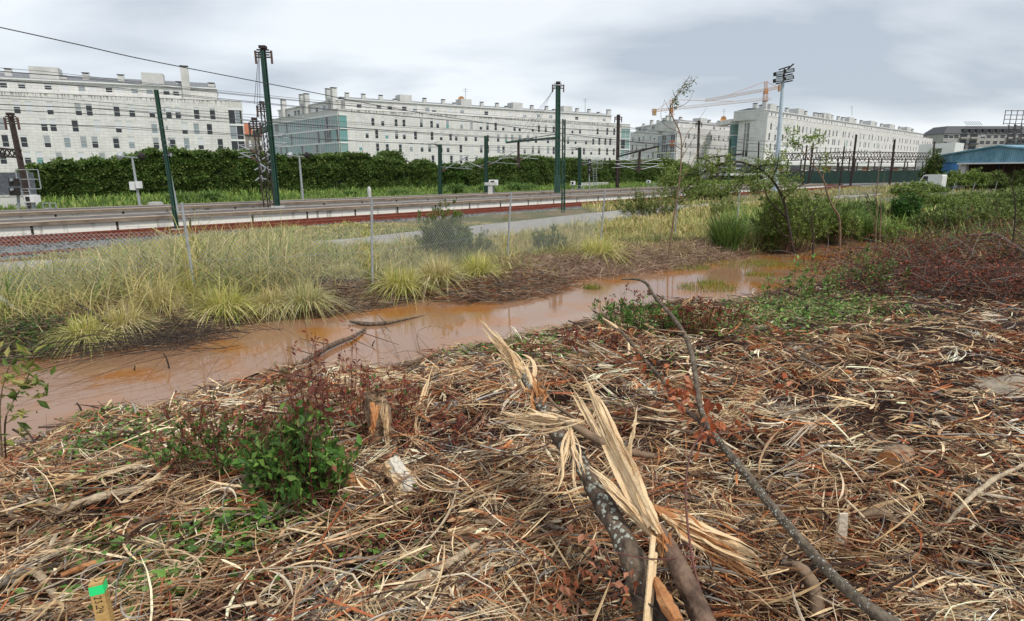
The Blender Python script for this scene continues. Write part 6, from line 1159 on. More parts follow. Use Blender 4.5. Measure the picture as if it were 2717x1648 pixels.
shrub('shore_shrub', 'small green and maroon shrub on the near shore left of the long grey branch', 'shrub', hit(dpx(1530, 795)), 1.1, .55, .7, 60, 1700, .045, FG+WG, ((.1,.04,.03),), .003, RED, 'maroon shore shrubs', .45, .1, .3, topw=.55)
shrub('shore_shrub', 'maroon shrub on the near shore right of the long grey branch', 'shrub', hit(dpx(1685, 800)), 1.35, .5, .7, 70, 1800, .042, RED+FG[:2], ((.1,.03,.03),), .003, RED, 'maroon shore shrubs', .42, .1, .3, topw=.45)
shrub('shore_shrub', 'loose green leafy plant with red stems at the right end of the water', 'shrub', hit(dpx(1925, 735)), 1.3, .95, .8, 26, 420, .075, WG+OL, ((.14,.06,.04),), .004, None, 'maroon shore shrubs', .5, .3, .2)
shrub('shore_shrub', 'leafy dark plant with maroon tips left of the red dead brush', 'shrub', hit(dpx(2080, 710)), 1.6, .9, 1.0, 40, 1000, .06, OL+FG+RED[:1], ((.1,.05,.04),), .004, None, 'maroon shore shrubs', .5, .3, .2)
shrub('red_twig_shrub', 'low tangle of red-leaved twigs in the litter by the shore, centre', 'shrub', hit(dpx(1420, 860)), 1.6, .35, .7, 60, 1100, .035, RED, ((.12,.05,.04),), .0025, None, 'bronze leaved shrubs', .4, .1, .2)
# leafy twig hanging in from the left edge
e_ = empty('leafy_twig', at(dpx(10, 1075), 2.4), 'leafy yellow-green twig standing at the left edge over the water', 'sapling'); P_ = [hit(dpx(15, 1120))]+[at(dpx(u, v), 3.3) for u, v in ((12,1020),(35,960),(70,900),(55,860))]; P_[0][:2] = P_[0][:2]
mb = MB(); mb.tube(P_, [.006,.005,.004,.003,.002], 6); mb.tube([at(dpx(u, v), 3.3) for u, v in ((12,1020),(50,1000),(75,985))], [.003,.002,.001], 5); mb.tube([at(dpx(u, v), 3.3) for u, v in ((5,1100),(0,980),(15,900),(40,850),(30,820))], [.005,.004,.003,.002,.001], 5); mb.build('stem', BARKL, e_)
C_ = np.array([at(dpx(u, v), 3.3) for u, v in ((8,850),(30,860),(55,870),(80,890),(100,905),(45,900),(20,880),(60,925),(90,940),(70,985),(40,990),(15,960),(10,1000),(50,1010),(30,1040),(5,1060),(60,850),(95,920),(20,930),(75,910))]); nl = 90; P = C_[rng.integers(0, len(C_), nl)]+rng.normal(size=(nl, 3))*.035; mb = MB(); leaves(mb, P, rng.uniform(.05, .095, nl), pal([(.16,.22,.04),(.24,.26,.06),(.10,.16,.03),(.30,.27,.08)], nl), D=unit(rng.normal(size=(nl, 3))*[1, .6, .7]+[.4, 0, .1]), asp=.42); mb.build('leaves', LEAF, e_)
# ------------------------------------------------------------------ red dead brush heap
c_ = [(2150,610),(2200,600),(2260,590),(2320,600),(2380,610),(2440,620),(2250,640),(2330,650),(2400,660),(2180,660),(2450,580),(2350,560),(2420,540),(2280,680),(2380,690),(2460,700),(2120,690),(2060,650)]
B_ = np.array([hit(dpx(u, v+25)) for u, v in c_]); e_ = empty('dead_brush_heap', B_.mean(0), 'large heap of cut brushwood with rust red dead leaves at the right', 'brushwood')
nt_ = 2400; P = B_[rng.integers(0, len(B_), nt_)]+np.c_[rng.normal(size=(nt_, 2))*.6, rng.random(nt_)**1.3*.55]; P[:, 2] = np.maximum(P[:, 2], gz(P)+.02)
D = unit(np.c_[rng.normal(size=(nt_, 2))*[1, .7]+[.5, 0], rng.normal(size=nt_)*.35+.1]); L = rng.uniform(.3, 1.1, nt_); mb = MB(); sticks(mb, P, D, L, rng.uniform(.003, .009, nt_), rng.normal(size=nt_)*.25, pal(DARKW+GREYW[2:], nt_), 3, 4, 1, (1, .8, .5, .2)); mb.build('twigs', WOOD, e_)
nl = 17000; i = rng.integers(0, nt_, nl); Pl = P[i]+D[i]*(L[i]*rng.random(nl))[:, None]+rng.normal(size=(nl, 3))*.05; keep = Pl[:, 2] > gz(Pl); Pl = Pl[keep]; mb = MB()
leaves(mb, Pl, rng.uniform(.03, .075, len(Pl)), pal([(.22,.045,.022),(.30,.075,.035),(.14,.035,.022),(.36,.12,.06),(.09,.03,.02)], len(Pl)), asp=.5); o = mb.build('dead_leaves', LEAF, e_)
# dark bare brush dipping into the water at the left
c_ = [(560,800),(500,812),(440,822),(520,830),(400,835),(600,805),(470,845),(350,850)]
B_ = np.array([onz(dpx(u, v), WZ+.05) for u, v in c_]); e_ = empty('bare_brush', B_[2], 'dark bare twiggy branch tops drooping into the muddy water at the left', 'branch')
nt_ = 95; mb = MB()
for k in range(nt_):
    b_ = B_[k % len(B_)]+[random.gauss(0, .35), random.gauss(0, .12), random.random()*.15]; th = math.pi+random.gauss(.45, .4); L = random.uniform(.8, 3.0); h = random.uniform(.02, .22); d = np.array([math.cos(th), math.sin(th), 0]); sd = np.array([-d[1], d[0], 0])*random.gauss(0, .25)*L
    mb.tube([b_, b_+d*L*.35+[0, 0, h]+sd*.3, b_+d*L*.7+[0, 0, h*.7]+sd*.7, b_+d*L+sd*1.2-[0, 0, .04]], [.0045, .0035, .0028, .0015], 4, smooth=3, cap=False)
mb.build('twigs', BARKD, e_)
# ------------------------------------------------------------------ single pieces of wood, drawn one by one
def splinter(mb, P, w_, mt=0, flat=.35, c=None):
    P = np.array(P); t = np.linspace(0, 1, 22); Q = np.stack([np.interp(t, np.linspace(0, 1, len(P)), P[:, i]) for i in range(3)], 1)
    for k in range(3): o_ = rng.normal(size=3)*w_*.5*(k > 0); e = 1-.22*k*random.random(); n_ = max(8, int(22*e)); shard(mb, Q[:n_]+o_+rng.normal(size=(n_, 3))*.0012, w_*random.uniform(.6, 1.1), w_*.4)
def shard(mb, P, w_, th):
    P = np.array(P); n = len(P); T = unit(np.gradient(P, axis=0)); side = unit(np.cross(T, rng.normal(size=3)+[0, -.6, .3])); nn = np.cross(side, T); prof = np.interp(np.linspace(0, 1, n), [0, .25, .6, .85, 1], [.7, 1, .8, .45, .03])*rng.uniform(.75, 1.25, n); V = []
    for i in range(n):
        a, b_ = side[i]*w_*prof[i], nn[i]*th*prof[i]; V += [P[i]-a, P[i]-b_, P[i]+a*.9, P[i]+b_]
    mb.add(V, [(i*4+j, i*4+(j+1) % 4, i*4+4+(j+1) % 4, i*4+4+j) for i in range(n-1) for j in range(4)])
def fan(mb, a, tips, w_, n=7, sp=.03, back=.35):
    a = np.array(a, float)
    for t_ in tips:
        t_ = np.array(t_, float); L = np.linalg.norm(t_-a)
        for k in range(max(3, int(n*.9))):
            o_ = rng.normal(size=3)*sp*.4; q = t_+(a-t_)*random.random()**1.3*.55+rng.normal(size=3)*sp; s_ = a+o_-(t_-a)*back*random.random(); k1, k2 = rng.normal(size=3)*sp*.7, rng.normal(size=3)*sp*.5
            pts = [s_+(q-s_)*t+k1*math.sin(t*3.14)+k2*math.sin(t*6.28)+rng.normal(size=3)*L*.004 for t in np.linspace(0, 1, 9)]; ww = w_*random.choice([.35, .5, .8, 1.1, 1.5]); shard(mb, pts, ww, ww*.35)
def D3(*a): return [at(dpx(u, v), Y) for u, v, Y in a]
def lichen_on(par, path, rad, n, size):
    P = np.array(path); mb = MB(); toC = np.array([0, 0, CAMZ])
    for _ in range(n):
        k = random.random()*(len(P)-1); i = int(k); f = k-i; c_ = P[i]*(1-f)+P[min(i+1, len(P)-1)]*f; r_ = rad[i]*(1-f)+rad[min(i+1, len(P)-1)]*f
        ax = unit(P[min(i+1, len(P)-1)]-P[i]); v = unit(toC-c_+rng.normal(size=3)*1.2); v = unit(v-ax*(v@ax)); w_ = np.cross(ax, v)
        s_ = size*random.uniform(.3, 1.2); m_ = 9; V = [c_+v*(r_*1.05+.002)]
        for j in range(m_):
            an = 2*math.pi*j/m_; q = s_*random.uniform(.55, 1.1); dx, dy = math.cos(an)*q, math.sin(an)*q; an2 = dy/max(r_, .004); an2 = max(-1.2, min(1.2, an2)); V.append(c_+ax*dx+(v*math.cos(an2)+w_*math.sin(an2))*r_*1.03)
        mb.add(V, [(0, 1+j, 1+(j+1) % m_) for j in range(m_)])
    mb.build('lichen', LICHEN, par)
# --- lichened broken trunk
tp = [(1585,1470,1.75),(1537,1383,1.9),(1490,1280,2.1),(1433,1179,2.3),(1395,1110,2.45),(1360,1075,2.55),(1320,1010,2.7),(1285,940,2.85),(1262,905,2.95)]; TP = D3(*tp); TP[0][2] -= .12
rd = [.052,.050,.044,.040,.038,.036,.032,.030,.027]
e_ = empty('fallen_tree', gp(TP[0][0], TP[0][1]), 'dark broken trunk with white lichen patches, its splintered top pointing over the water', 'fallen tree'); mb = MB(); mb.tube(TP, rd, 14, rough=.10, smooth=6); mb.build('bark', BARK, e_, smooth=True); lichen_on(e_, TP, rd, 230, .011); 
mb = MB(); fan(mb, at(dpx(1262, 905), 2.95), D3((1155,770,3.15),(1160,780,3.15),(1185,830,3.1),(1220,860,3.05),(1240,850,3.0),(1200,860,3.1)), .0085, 10, .022); fan(mb, at(dpx(1262, 905), 2.95), D3((1160,765,3.15),(1152,775,3.15)), .009, 4, .006)
fan(mb, at(dpx(1285, 950), 2.85), D3((1240,870,2.95),(1250,900,2.9)), .009, 9, .02); mb.build('splintered_tip', RAWWOOD, e_)
mb = MB(); fan(mb, at(dpx(1300, 975), 2.78), D3((1290,890,2.85),(1315,925,2.8),(1275,900,2.85),(1245,940,2.85)), .010, 8, .02); mb.build('torn_inner_wood', ORWOOD, e_)
# side branch lying across it with a splayed end
e_ = empty('broken_branch', D3((1560,1090,2.3))[0], 'thin brown branch crossing the lichened trunk, its left end splayed into a pale brush', 'branch'); tp = D3((1575,1098,2.3),(1500,1085,2.36),(1440,1060,2.4),(1390,1030,2.45),(1345,1010,2.5),(1300,985,2.55),(1250,955,2.62),(1215,925,2.7),(1180,890,2.8)); mb = MB(); mb.tube(tp[:5], [.012,.017,.019,.018,.015], 9, rough=.1, smooth=5); mb.build('bark', BARKL, e_, smooth=True)
mb = MB(); fan(mb, at(dpx(1350, 1015), 2.5), D3((1170,990,2.7),(1200,1010,2.65),(1190,1000,2.7),(1240,1020,2.6),(1260,985,2.6),(1180,1020,2.65)), .006, 11, .02); mb.build('splayed_end', RAWWOOD, e_); mb = MB(); fan(mb, at(dpx(1372, 1040), 2.4), D3((1350,1180,2.2),(1370,1190,2.2),(1395,1185,2.2),(1420,1170,2.2),(1340,1150,2.25)), .005, 5, .012, .1); mb.build('hanging_fibres', RAWWOOD, e_)
e_ = empty('bare_branch', D3((1480,1090,2.4))[0], 'thin tan branch rising left to a point, behind the lichened trunk', 'branch'); mb = MB(); mb.tube(D3((1440,1075,2.5),(1385,1010,2.7),(1330,970,2.9),(1290,905,3.1),(1262,880,3.3)), [.010,.009,.008,.006,.003], 7, rough=.1); mb.build('bark', BARKL, e_)
# --- split trunk at the bottom with long pale splinters
tp = D3((1740,1560,1.55),(1690,1490,1.72),(1650,1400,1.82),(1610,1320,1.95),(1580,1270,2.02)); rd = [.044,.040,.037,.033,.028]; tp[0][2] -= .05
e_ = empty('fallen_tree', gp(tp[0][0], tp[0][1]), 'smooth brown split trunk at the bottom with very long pale splinters standing up', 'fallen tree'); mb = MB(); mb.tube(tp, rd, 14, rough=.06, smooth=6); mb.build('bark', mat('smooth_brown_bark', (.07,.042,.028), .8, c2=(.24,.15,.10), scale=14, bump=1.0, bscale=30), e_, smooth=True)
mb = MB()
for (a, tips, ww, n_) in (((1580,1280,2.0), ((1358,905,2.75),(1366,915,2.75),(1372,930,2.75)), .013, 5), ((1570,1250,2.02), ((1403,895,2.7),(1410,905,2.7),(1418,925,2.7)), .013, 5), ((1590,1300,1.98), ((1412,1125,2.3),(1440,1150,2.25),(1425,1140,2.3),(1480,1190,2.2)), .010, 9), ((1560,1210,2.1), ((1430,950,2.6),(1440,1000,2.5),(1400,960,2.65)), .012, 5)):
    fan(mb, at(dpx(*a[:2]), a[2]), D3(*tips), ww, n_, .009, .12)
for P, w_ in ((((1575,1270,2.0),(1500,1130,2.25),(1420,1000,2.55),(1357,903,2.78)), .016), (((1572,1262,2.0),(1510,1120,2.25),(1450,990,2.5),(1400,890,2.75)), .018), (((1585,1290,1.98),(1540,1200,2.1),(1470,1070,2.35),(1412,935,2.6)), .015), (((1595,1310,1.97),(1530,1230,2.08),(1460,1160,2.2),(1410,1122,2.3)), .012), (((1500,1160,2.25),(1515,1080,2.3),(1535,975,2.4)), .011)):
    splinter(mb, D3(*P), w_)
mb.build('pale_splinters', RAWWOOD, e_, smooth=False)
mb = MB(); fan(mb, at(dpx(1600, 1330), 1.93), D3((1560,1230,2.05),(1575,1240,2.02),(1620,1290,1.95)), .010, 7, .012, .4); mb.build('torn_inner_wood', ORWOOD, e_)
e_ = empty('split_log', D3((1610,1440,1.78))[0], 'cut log with an orange split face, directly below the smooth brown trunk', 'log'); mb = MB(); mb.tube(D3((1640,1540,1.64),(1600,1470,1.75),(1560,1395,1.88)), [.045,.045,.036], 12, rough=.08); mb.build('bark', BARKD, e_, smooth=True); mb = MB(); mb.tube(D3((1632,1500,1.62),(1600,1445,1.72),(1578,1395,1.82)), [.020,.026,.012], 8, rough=.15); mb.build('split_face', ORWOOD, e_)
e_ = empty('torn_splinter', D3((1560,1300,1.9))[0], 'flat pale torn slat standing on end in front of the split trunk', 'splinter'); mb = MB(); mb.bar(at(dpx(1552, 1520), 1.66), at(dpx(1572, 1290), 1.93), .020, .007, up=(0, 1, .2)); mb.bar(at(dpx(1562, 1520), 1.67), at(dpx(1578, 1330), 1.9), .013, .006, up=(0, 1, .2)); mb.build('slat', RAWWOOD, e_)
# horizontal torn bundles right of it
e_ = empty('torn_wood_bundle', D3((1780,1340,1.9))[0], 'thick torn bundle of orange and pale fibres lying right of the split trunk', 'splintered wood'); mb = MB(); fan(mb, at(dpx(1610, 1250), 2.08), D3((1860,1380,1.95),(1840,1360,1.98),(1820,1330,2.0),(1780,1300,2.05),(1880,1400,1.92)), .011, 8, .018, .1); mb.build('fibres', RAWWOOD, e_); mb = MB(); fan(mb, at(dpx(1590, 1235), 2.1), D3((1850,1400,1.95),(1830,1350,2.0)), .012, 9, .02, .1); mb.build('torn_inner_wood', ORWOOD, e_)
# --- long grey branch
lb_ = [(2400,1640,1.25),(2230,1545,1.38),(2085,1459,1.5),(1976,1356,1.72),(1861,1224,2.0),(1780,1121,2.25),(1720,1050,2.45),(1687,985,2.62),(1673,898,2.85),(1657,827,3.05),(1622,767,3.25),(1578,718,3.4),(1556,683,3.5),(1530,672,3.55),(1495,673,3.6)]
rd = [.021,.020,.0188,.018,.0175,.0168,.016,.0142,.0135,.013,.0118,.010,.009,.007,.004]; LB = D3(*lb_); LB = [gp(1.75, .9, -.05)]+LB; rd = [.026]+rd
e_ = empty('long_grey_branch', LB[0], 'long grey lichen-speckled branch arching from the bottom right to a crooked tip', 'branch'); mb = MB(); mb.tube(LB, rd, 12, rough=.07, smooth=6); mb.build('bark', mat('grey_branch_bark', (.07,.052,.038), .9, c2=(.21,.17,.125), scale=30, bump=1.0, bscale=40, spec=.2), e_, smooth=True); lichen_on(e_, LB[2:9], rd[2:9], 240, .0042)
sb = D3((1722,1052,2.45),(1680,1010,2.6),(1633,974,2.75),(1594,914,2.95),(1545,860,3.15),(1502,805,3.3),(1475,785,3.38)); mb = MB(); mb.tube(sb, [.013,.012,.0115,.011,.010,.009,.008], 9, rough=.08, smooth=5); mb.build('side_branch', BARK, e_, smooth=True)
mb = MB(); mb.tube(D3((1506,810,3.3),(1475,783,3.38),(1450,765,3.45)), [.011,.010,.003], 7, rough=.15); mb.build('bare_pale_tip', RAWWOOD, e_)
mb = MB(); mb.tube(D3((1722,1052,2.45),(1700,1050,2.5),(1640,1035,2.6),(1560,1020,2.7),(1440,1000,2.8)), [.008,.006,.005,.004,.003], 6); mb.tube(D3((1650,800,3.1),(1600,795,3.1),(1560,790,3.1)), [.006,.004,.002], 6); mb.tube(D3((1662,850,3.0),(1672,830,3.0)), [.009,.006], 6); mb.build('twig', BARKL, e_)
lc = [(1650,940,2.6,60),(1645,960,2.6,60),(1620,945,2.7,40),(1712,985,2.45,40),(1720,1000,2.4,26),(1705,1030,2.4,40),(1700,1055,2.4,26),(1790,1015,2.5,16),(1770,985,2.5,10),(1890,920,2.6,18),(1860,912,2.6,10),(1820,940,2.6,8),(1540,850,3.1,36),(1560,875,3.05,24),(1590,905,2.95,20),(1510,990,2.7,10),(1600,880,3.0,10),(1750,1010,2.5,8)]
mb = MB()
for u, v, Y, n_ in lc:
    c_ = at(dpx(u, v), Y); m_ = max(3, n_//4); P = c_+rng.normal(size=(m_, 3))*[.022, .03, .028]; leaves(mb, P, rng.uniform(.035, .062, m_), pal([(.38,.10,.035),(.45,.15,.06),(.28,.07,.03),(.50,.22,.12)], m_), D=unit(rng.normal(size=(m_, 3))*.6+[0, 0, -.8]), asp=.6)
mb.build('dead_leaves', LEAF, e_)
mb = MB()
for a, c_ in (((1720,1050,2.45),(1790,1010,2.5)), ((1790,1010,2.5),(1890,915,2.6)), ((1687,985,2.62),(1650,945,2.6)), ((1770,985,2.5),(1822,938,2.6))): mb.tube(D3(a, c_), [.0022, .0012], 4, smooth=0)
mb.build('fine_twig', BARKD, e_)
# thin red cane crossing the bottom middle
P_ = D3((1640,1160,2.3),(1655,1060,2.35)); e_ = empty('red_cane', D3((1700,1470,1.75))[0], 'thin reddish cane standing nearly upright in front of the long branch', 'cane'); mb = MB(); mb.tube(D3((1725,1560,1.6),(1690,1440,1.76),(1665,1340,1.9),(1650,1200,2.1),(1660,1100,2.2),(1700,1020,2.4)), [.006,.0055,.005,.0045,.004,.002], 6); mb.tube(D3((1665,1340,1.9),(1560,1345,1.85),(1400,1310,1.9)), [.003,.0025,.002], 5); mb.build('stem', mat('reddish_cane', (.12,.045,.035), .7, var=.3), e_)
# leafy dead twig bottom centre
e_ = empty('dead_leafy_twig', D3((1440,1400,1.85))[0], 'twig of hanging reddish dead leaves at the bottom centre', 'twig'); mb = MB(); mb.tube(D3((1600,1480,1.7),(1480,1400,1.8),(1400,1330,1.9),(1340,1290,2.0)), [.004,.003,.0025,.002], 6); mb.tube(D3((1500,1430,1.75),(1440,1440,1.75),(1330,1460,1.75)), [.003,.002,.0015], 5); mb.build('stem', BARKD, e_)
mb = MB()
for u, v in ((1455,1340),(1470,1370),(1490,1400),(1440,1380),(1420,1360),(1500,1440),(1470,1430),(1400,1400),(1380,1440),(1350,1390),(1310,1450),(1520,1390),(1340,1470),(1430,1300),(1390,1280)):
    m_ = 5; P = at(dpx(u, v), 1.78)+rng.normal(size=(m_, 3))*.02; leaves(mb, P, rng.uniform(.025, .042, m_), pal([(.34,.12,.06),(.42,.18,.10),(.25,.08,.04)], m_), D=unit(rng.normal(size=(m_, 3))*.6+[0, 0, -.8]), asp=.6)
mb.build('dead_leaves', LEAF, e_)
# --- stump, logs, chips
b_ = hit(dpx(918, 1075)); e_ = empty('tree_stump', b_, 'tall torn stump with pale inner wood, right of the largest foreground shrub', 'stump'); Y = b_[1]; mb = MB(); mb.tube([b_-[0, 0, .1], at(dpx(915, 1020), Y), at(dpx(905, 965), Y), at(dpx(905, 948), Y)], [.095, .072, .064, .058], 14, rough=.2, smooth=4, cap=False); mb.build('bark', mat('stump_bark_tan', (.12,.07,.045), .9, c2=(.42,.29,.18), scale=18, bump=1.0, bscale=40), e_, smooth=True)
mb = MB(); fan(mb, at(dpx(930, 1040), Y-.12), D3((925,952,Y-.05),(935,960,Y-.04),(918,965,Y-.07)), .008, 9, .008, .5); mb.build('torn_face', RAWWOOD, e_); mb = MB(); fan(mb, at(dpx(900, 1010), Y-.12), D3((895,948,Y-.02),(910,943,Y),(900,950,Y+.03),(925,946,Y+.02)), .008, 6, .008, .6); mb.build('torn_inner_wood', ORWOOD, e_)
def log(label, a, c_, r_, cat='log', bark=BARK, face=ORWOOD, name='cut_log', facecap=True, r2=None):
    a = np.array(a); c_ = np.array(c_); e_ = empty(name, a, label, cat); mb = MB(); mb.tube([a, (a+c_)/2+rng.normal(size=3)*.006, c_], [r_, r_*1.02, r2 or r_*.85], 14, rough=.10, smooth=4, cap=True); mb.build('bark', bark, e_, smooth=True)
    if facecap: d = unit(c_-a); mb = MB(); mb.tube([a-d*.012, a+d*.02], [r_*.93, r_*.95], 14, rough=.12, smooth=0, seed=3); mb.build('cut_face', face, e_)
    return e_
P_ = hit(dpx(2135, 1140)); log('short cut log with an orange sawn end in the litter at the right', P_+[0, 0, .07], P_+[.15, .10, .07], .070, bark=MATS['stump_bark_tan'])
P_ = hit(dpx(780, 1165)); log('split orange-brown log piece lying before the largest shrub', P_+[.0, .0, .05], P_+[.30, -.10, .02], .045, bark=ORWOOD, face=RAWWOOD, name='split_log', r2=.02)
P_ = hit(dpx(965, 1185)); e_ = empty('bark_slab', P_, 'pale block of split wood with crumbling whitish bark, in front of the stump', 'wood block'); mb = MB(); a = at(dpx(985, 1190), P_[1]-.04); c_ = at(dpx(940, 1112), P_[1]+.10); mb.tube([a, (a+c_)/2, c_], [.062,.060,.048], 9, rough=.18, smooth=3); mb.build('wood', RAWWOOD, e_); mb = MB(); mb.tube([a+[.01, -.02, .012], c_+[.012, -.02, .014]], [.050,.040], 8, rough=.3, smooth=0); mb.build('crumbling_bark', mat('whitish_bark', (.55,.49,.40), .9, c2=(.75,.70,.60), scale=40, bump=.9, bscale=50), e_)
P_ = hit(dpx(2020, 1300)); a = at(dpx(2020, 1318), P_[1]-.12); c_ = at(dpx(2030, 1236), P_[1]-.12); e_ = empty('bark_slat', P_, 'grey-white flat slat of wood standing in the litter at the lower right', 'splinter'); mb = MB(); mb.bar(a, c_, .038, .012, up=(0, 1, 0)); mb.bar(a+[.022, 0, 0], c_+[.012, 0, -.01], .015, .010, up=(0, 1, 0)); mb.bar(a-[.02, 0, .0], c_-[.016, 0, .02], .012, .010, up=(0, 1, 0)); mb.build('wood', mat('weathered_pale_wood', (.50,.42,.32), .8, c2=(.66,.58,.46), scale=30, bump=.4), e_)
def piece(name, label, cat, pts, rads, mt, sides=8, off=.02, rough=.12, group=None):
    P = [hit(dpx(u, v))+[0, 0, off+dz] for u, v, dz in pts]; mb = MB(); mb.tube(P, rads, sides, rough=rough, smooth=5, seed=len(label)); o = mb.build(name, mt, smooth=sides > 6); rebase(o, P[0]); return tag(o, label, cat, group)
PW = mat('pale_dry_branch', (.26,.19,.12), .85, c2=(.60,.48,.33), scale=22, bump=.9, bscale=50)
piece('bent_root', 'pale bent root hooked like a cane at the bottom left corner', 'root', [(-30,1445,0),(40,1415,.02),(90,1412,.03),(125,1440,.02),(138,1465,0)], [.016,.018,.018,.016,.010], PW)
piece('bent_root', 'white curved stick arching left of the stake top', 'stick', [(88,1420,0),(110,1385,.04),(160,1372,.05),(240,1370,.02)], [.006,.007,.006,.003], PW)
piece('knobbly_stick', 'knobbly grey stick lying left of the stake foot', 'stick', [(150,1460,0),(185,1448,.02),(230,1455,.01)], [.012,.013,.008], PW)
piece('long_splinter', 'longest pale straight splinter lying aslant across the litter at the left', 'splinter', [(215,1180,.02),(330,1150,.05),(420,1120,.06),(500,1085,.04)], [.008,.012,.010,.003], RAWWOOD, 6)
piece('long_splinter', 'thick pale half-round branch lying aslant at the left edge', 'splinter', [(60,1215,0),(150,1245,.02),(260,1225,.04),(400,1190,.03)], [.018,.024,.022,.008], PW)
piece('long_splinter', 'pale splinter bundle rising toward the left shrub', 'splinter', [(300,1230,.02),(400,1170,.07),(460,1100,.10)], [.010,.012,.003], RAWWOOD, 6)
piece('orange_root', 'orange torn root lying behind the green-topped stake', 'root', [(150,1400,.01),(230,1390,.03),(300,1395,.03),(350,1400,0)], [.012,.018,.012,.004], ORWOOD)
piece('curved_splinter', 'pale splinter curling like a bow below the left shrub', 'splinter', [(490,1160,.02),(500,1220,.03),(520,1260,.03),(580,1265,.05)], [.006,.008,.008,.004], RAWWOOD, 6)
piece('split_branch', 'big pale fibrous branch lying along the bottom edge left of centre', 'branch', [(900,1490,.03),(1000,1445,.05),(1090,1395,.07),(1160,1340,.06)], [.022,.026,.022,.010], PW, 9, rough=.3)
piece('split_branch', 'shorter flat pale piece above the big fibrous branch', 'splinter', [(1080,1320,.06),(1130,1325,.07),(1190,1345,.07)], [.008,.018,.008], RAWWOOD, 6, rough=.3)
piece('forked_stick', 'pale forked stick with a bare Y shape, bottom centre', 'stick', [(1140,1235,.06),(1190,1230,.08),(1270,1190,.10)], [.005,.006,.003], PW, 6)
piece('forked_stick', 'long pale straight stick hanging down from the forked one', 'stick', [(1190,1235,.08),(1200,1300,.05),(1225,1400,.04)], [.006,.006,.004], PW, 6)
piece('pale_stick', 'pale stick crossing diagonally at the bottom centre', 'stick', [(1000,1380,.05),(1080,1290,.09),(1110,1200,.12)], [.005,.006,.003], PW, 6)
piece('lichened_log', 'pale greyish log piece half buried in the dark litter, bottom centre', 'log', [(1145,1285,.03),(1200,1290,.05),(1300,1305,.03)], [.013,.017,.012], PW, 9)
piece('fallen_branch', 'slender grey-brown branch lying level in the litter right of the long branch', 'branch', [(1930,865,.02),(1990,840,.05),(2080,820,.05),(2220,812,.03)], [.016,.018,.015,.008], BARK)
piece('fallen_branch', 'thick dark branch curving through the red dead brush at the right', 'branch', [(2300,600,.35),(2345,605,.45),(2390,610,.5),(2430,635,.42),(2480,655,.3)], [.02,.045,.055,.055,.05], BARK)
piece('fallen_branch', 'pale stripped pole lying left of the red dead brush', 'branch', [(2205,672,.06),(2260,688,.08),(2320,700,.04)], [.016,.020,.016], PW)
piece('grey_crooked_branch', 'grey crooked branch rising to the right edge at lower right', 'branch', [(2230,1345,.03),(2300,1290,.12),(2370,1240,.16),(2440,1205,.18),(2490,1170,.2)], [(.005),(.010),(.012),(.009),(.005)], PW, 8, rough=.35)
piece('grey_crooked_branch', 'pale forked branch below the crooked one at the lower right', 'branch', [(2200,1320,.02),(2300,1300,.08),(2400,1335,.05)], [(.004),(.007),(.005)], PW, 8, rough=.35)
piece('long_cane', 'long straight grey cane slanting at the bottom right', 'cane', [(2130,1270,.10),(2230,1340,.09),(2330,1470,.03)], [.007,.008,.008], BARKL, 7, rough=.05)
piece('bent_branch', 'thick curved grey-brown branch end at the bottom right beside the long branch', 'branch', [(1890,1400,.05),(1920,1420,.08),(1950,1460,.06),(1965,1510,.0)], [.012,.026,.028,.026], BARKL, 10)
piece('torn_branch', 'half buried pale branch piece right of the flat white slat', 'branch', [(2060,1270,.03),(2120,1275,.06),(2180,1300,.03)], [(.016),(.021),(.012)], BARKL, 10, rough=.2)
for k, (pts, lb) in enumerate(((((1655,765),(1665,730)), 'thin bare stick standing from the near shore by the maroon shrub'), (((1770,795),(1785,755)), 'short broken pale stub standing right of the maroon shrub'), (((1925,770),(1945,735)), 'leaning dark stub among the near shore weeds'))):
    a = hit(dpx(*pts[0])); c_ = at(dpx(*pts[1]), a[1]); mb = MB(); mb.tube([a, (a+c_)/2+[.01, 0, 0], c_], [.02, .018, .014], 7, rough=.2); o = mb.build('broken_stub', [BARKL, PW, BARKD][k]); rebase(o, a); tag(o, lb, 'stub', 'broken stubs')
a = hit(dpx(2355, 640)); e_ = empty('snapped_sapling', a, 'freshly broken pale stem standing out of the red dead brush', 'stub'); mb = MB(); fan(mb, a+[0, 0, .1], [at(dpx(2345, 590), a[1]), at(dpx(2365, 595), a[1]), at(dpx(2350, 600), a[1])], .014, 6, .03, .2); mb.build('torn_wood', RAWWOOD, e_); mb = MB(); mb.tube([a, a+[0, 0, .16]], [.05, .04], 8, smooth=0); mb.build('bark', BARKD, e_)
a = hit(dpx(1805, 770)); mb = MB(); fan(mb, a, [a+[.05, 0, .22], a+[-.04, 0, .24], a+[.1, 0, .18], a+[0, 0, .25]], .009, 8, .025, .1); o = mb.build('splintered_stub', RAWWOOD); rebase(o, a); tag(o, 'bright splayed stub of split wood on the near shore right of the maroon shrub', 'stub', 'broken stubs')
a = hit(dpx(435, 985)); mb = MB(); fan(mb, a, [a+[.02, 0, .2], a+[-.14, 0, .12], a+[.03, 0, .24]], .008, 7, .02, .1); o = mb.build('splintered_stub', RAWWOOD); rebase(o, a); tag(o, 'small splayed pale stub on the near shore above the left shrub', 'stub', 'broken stubs')
a = hit(dpx(1010, 985)); mb = MB(); fan(mb, a-[0, 0, .02], D3((1052, 862, a[1]+.3)), .010, 7, .012, .1); o = mb.build('pale_splinter', RAWWOOD); rebase(o, a); tag(o, 'long pale splinter leaning up to the right behind the stump', 'splinter')
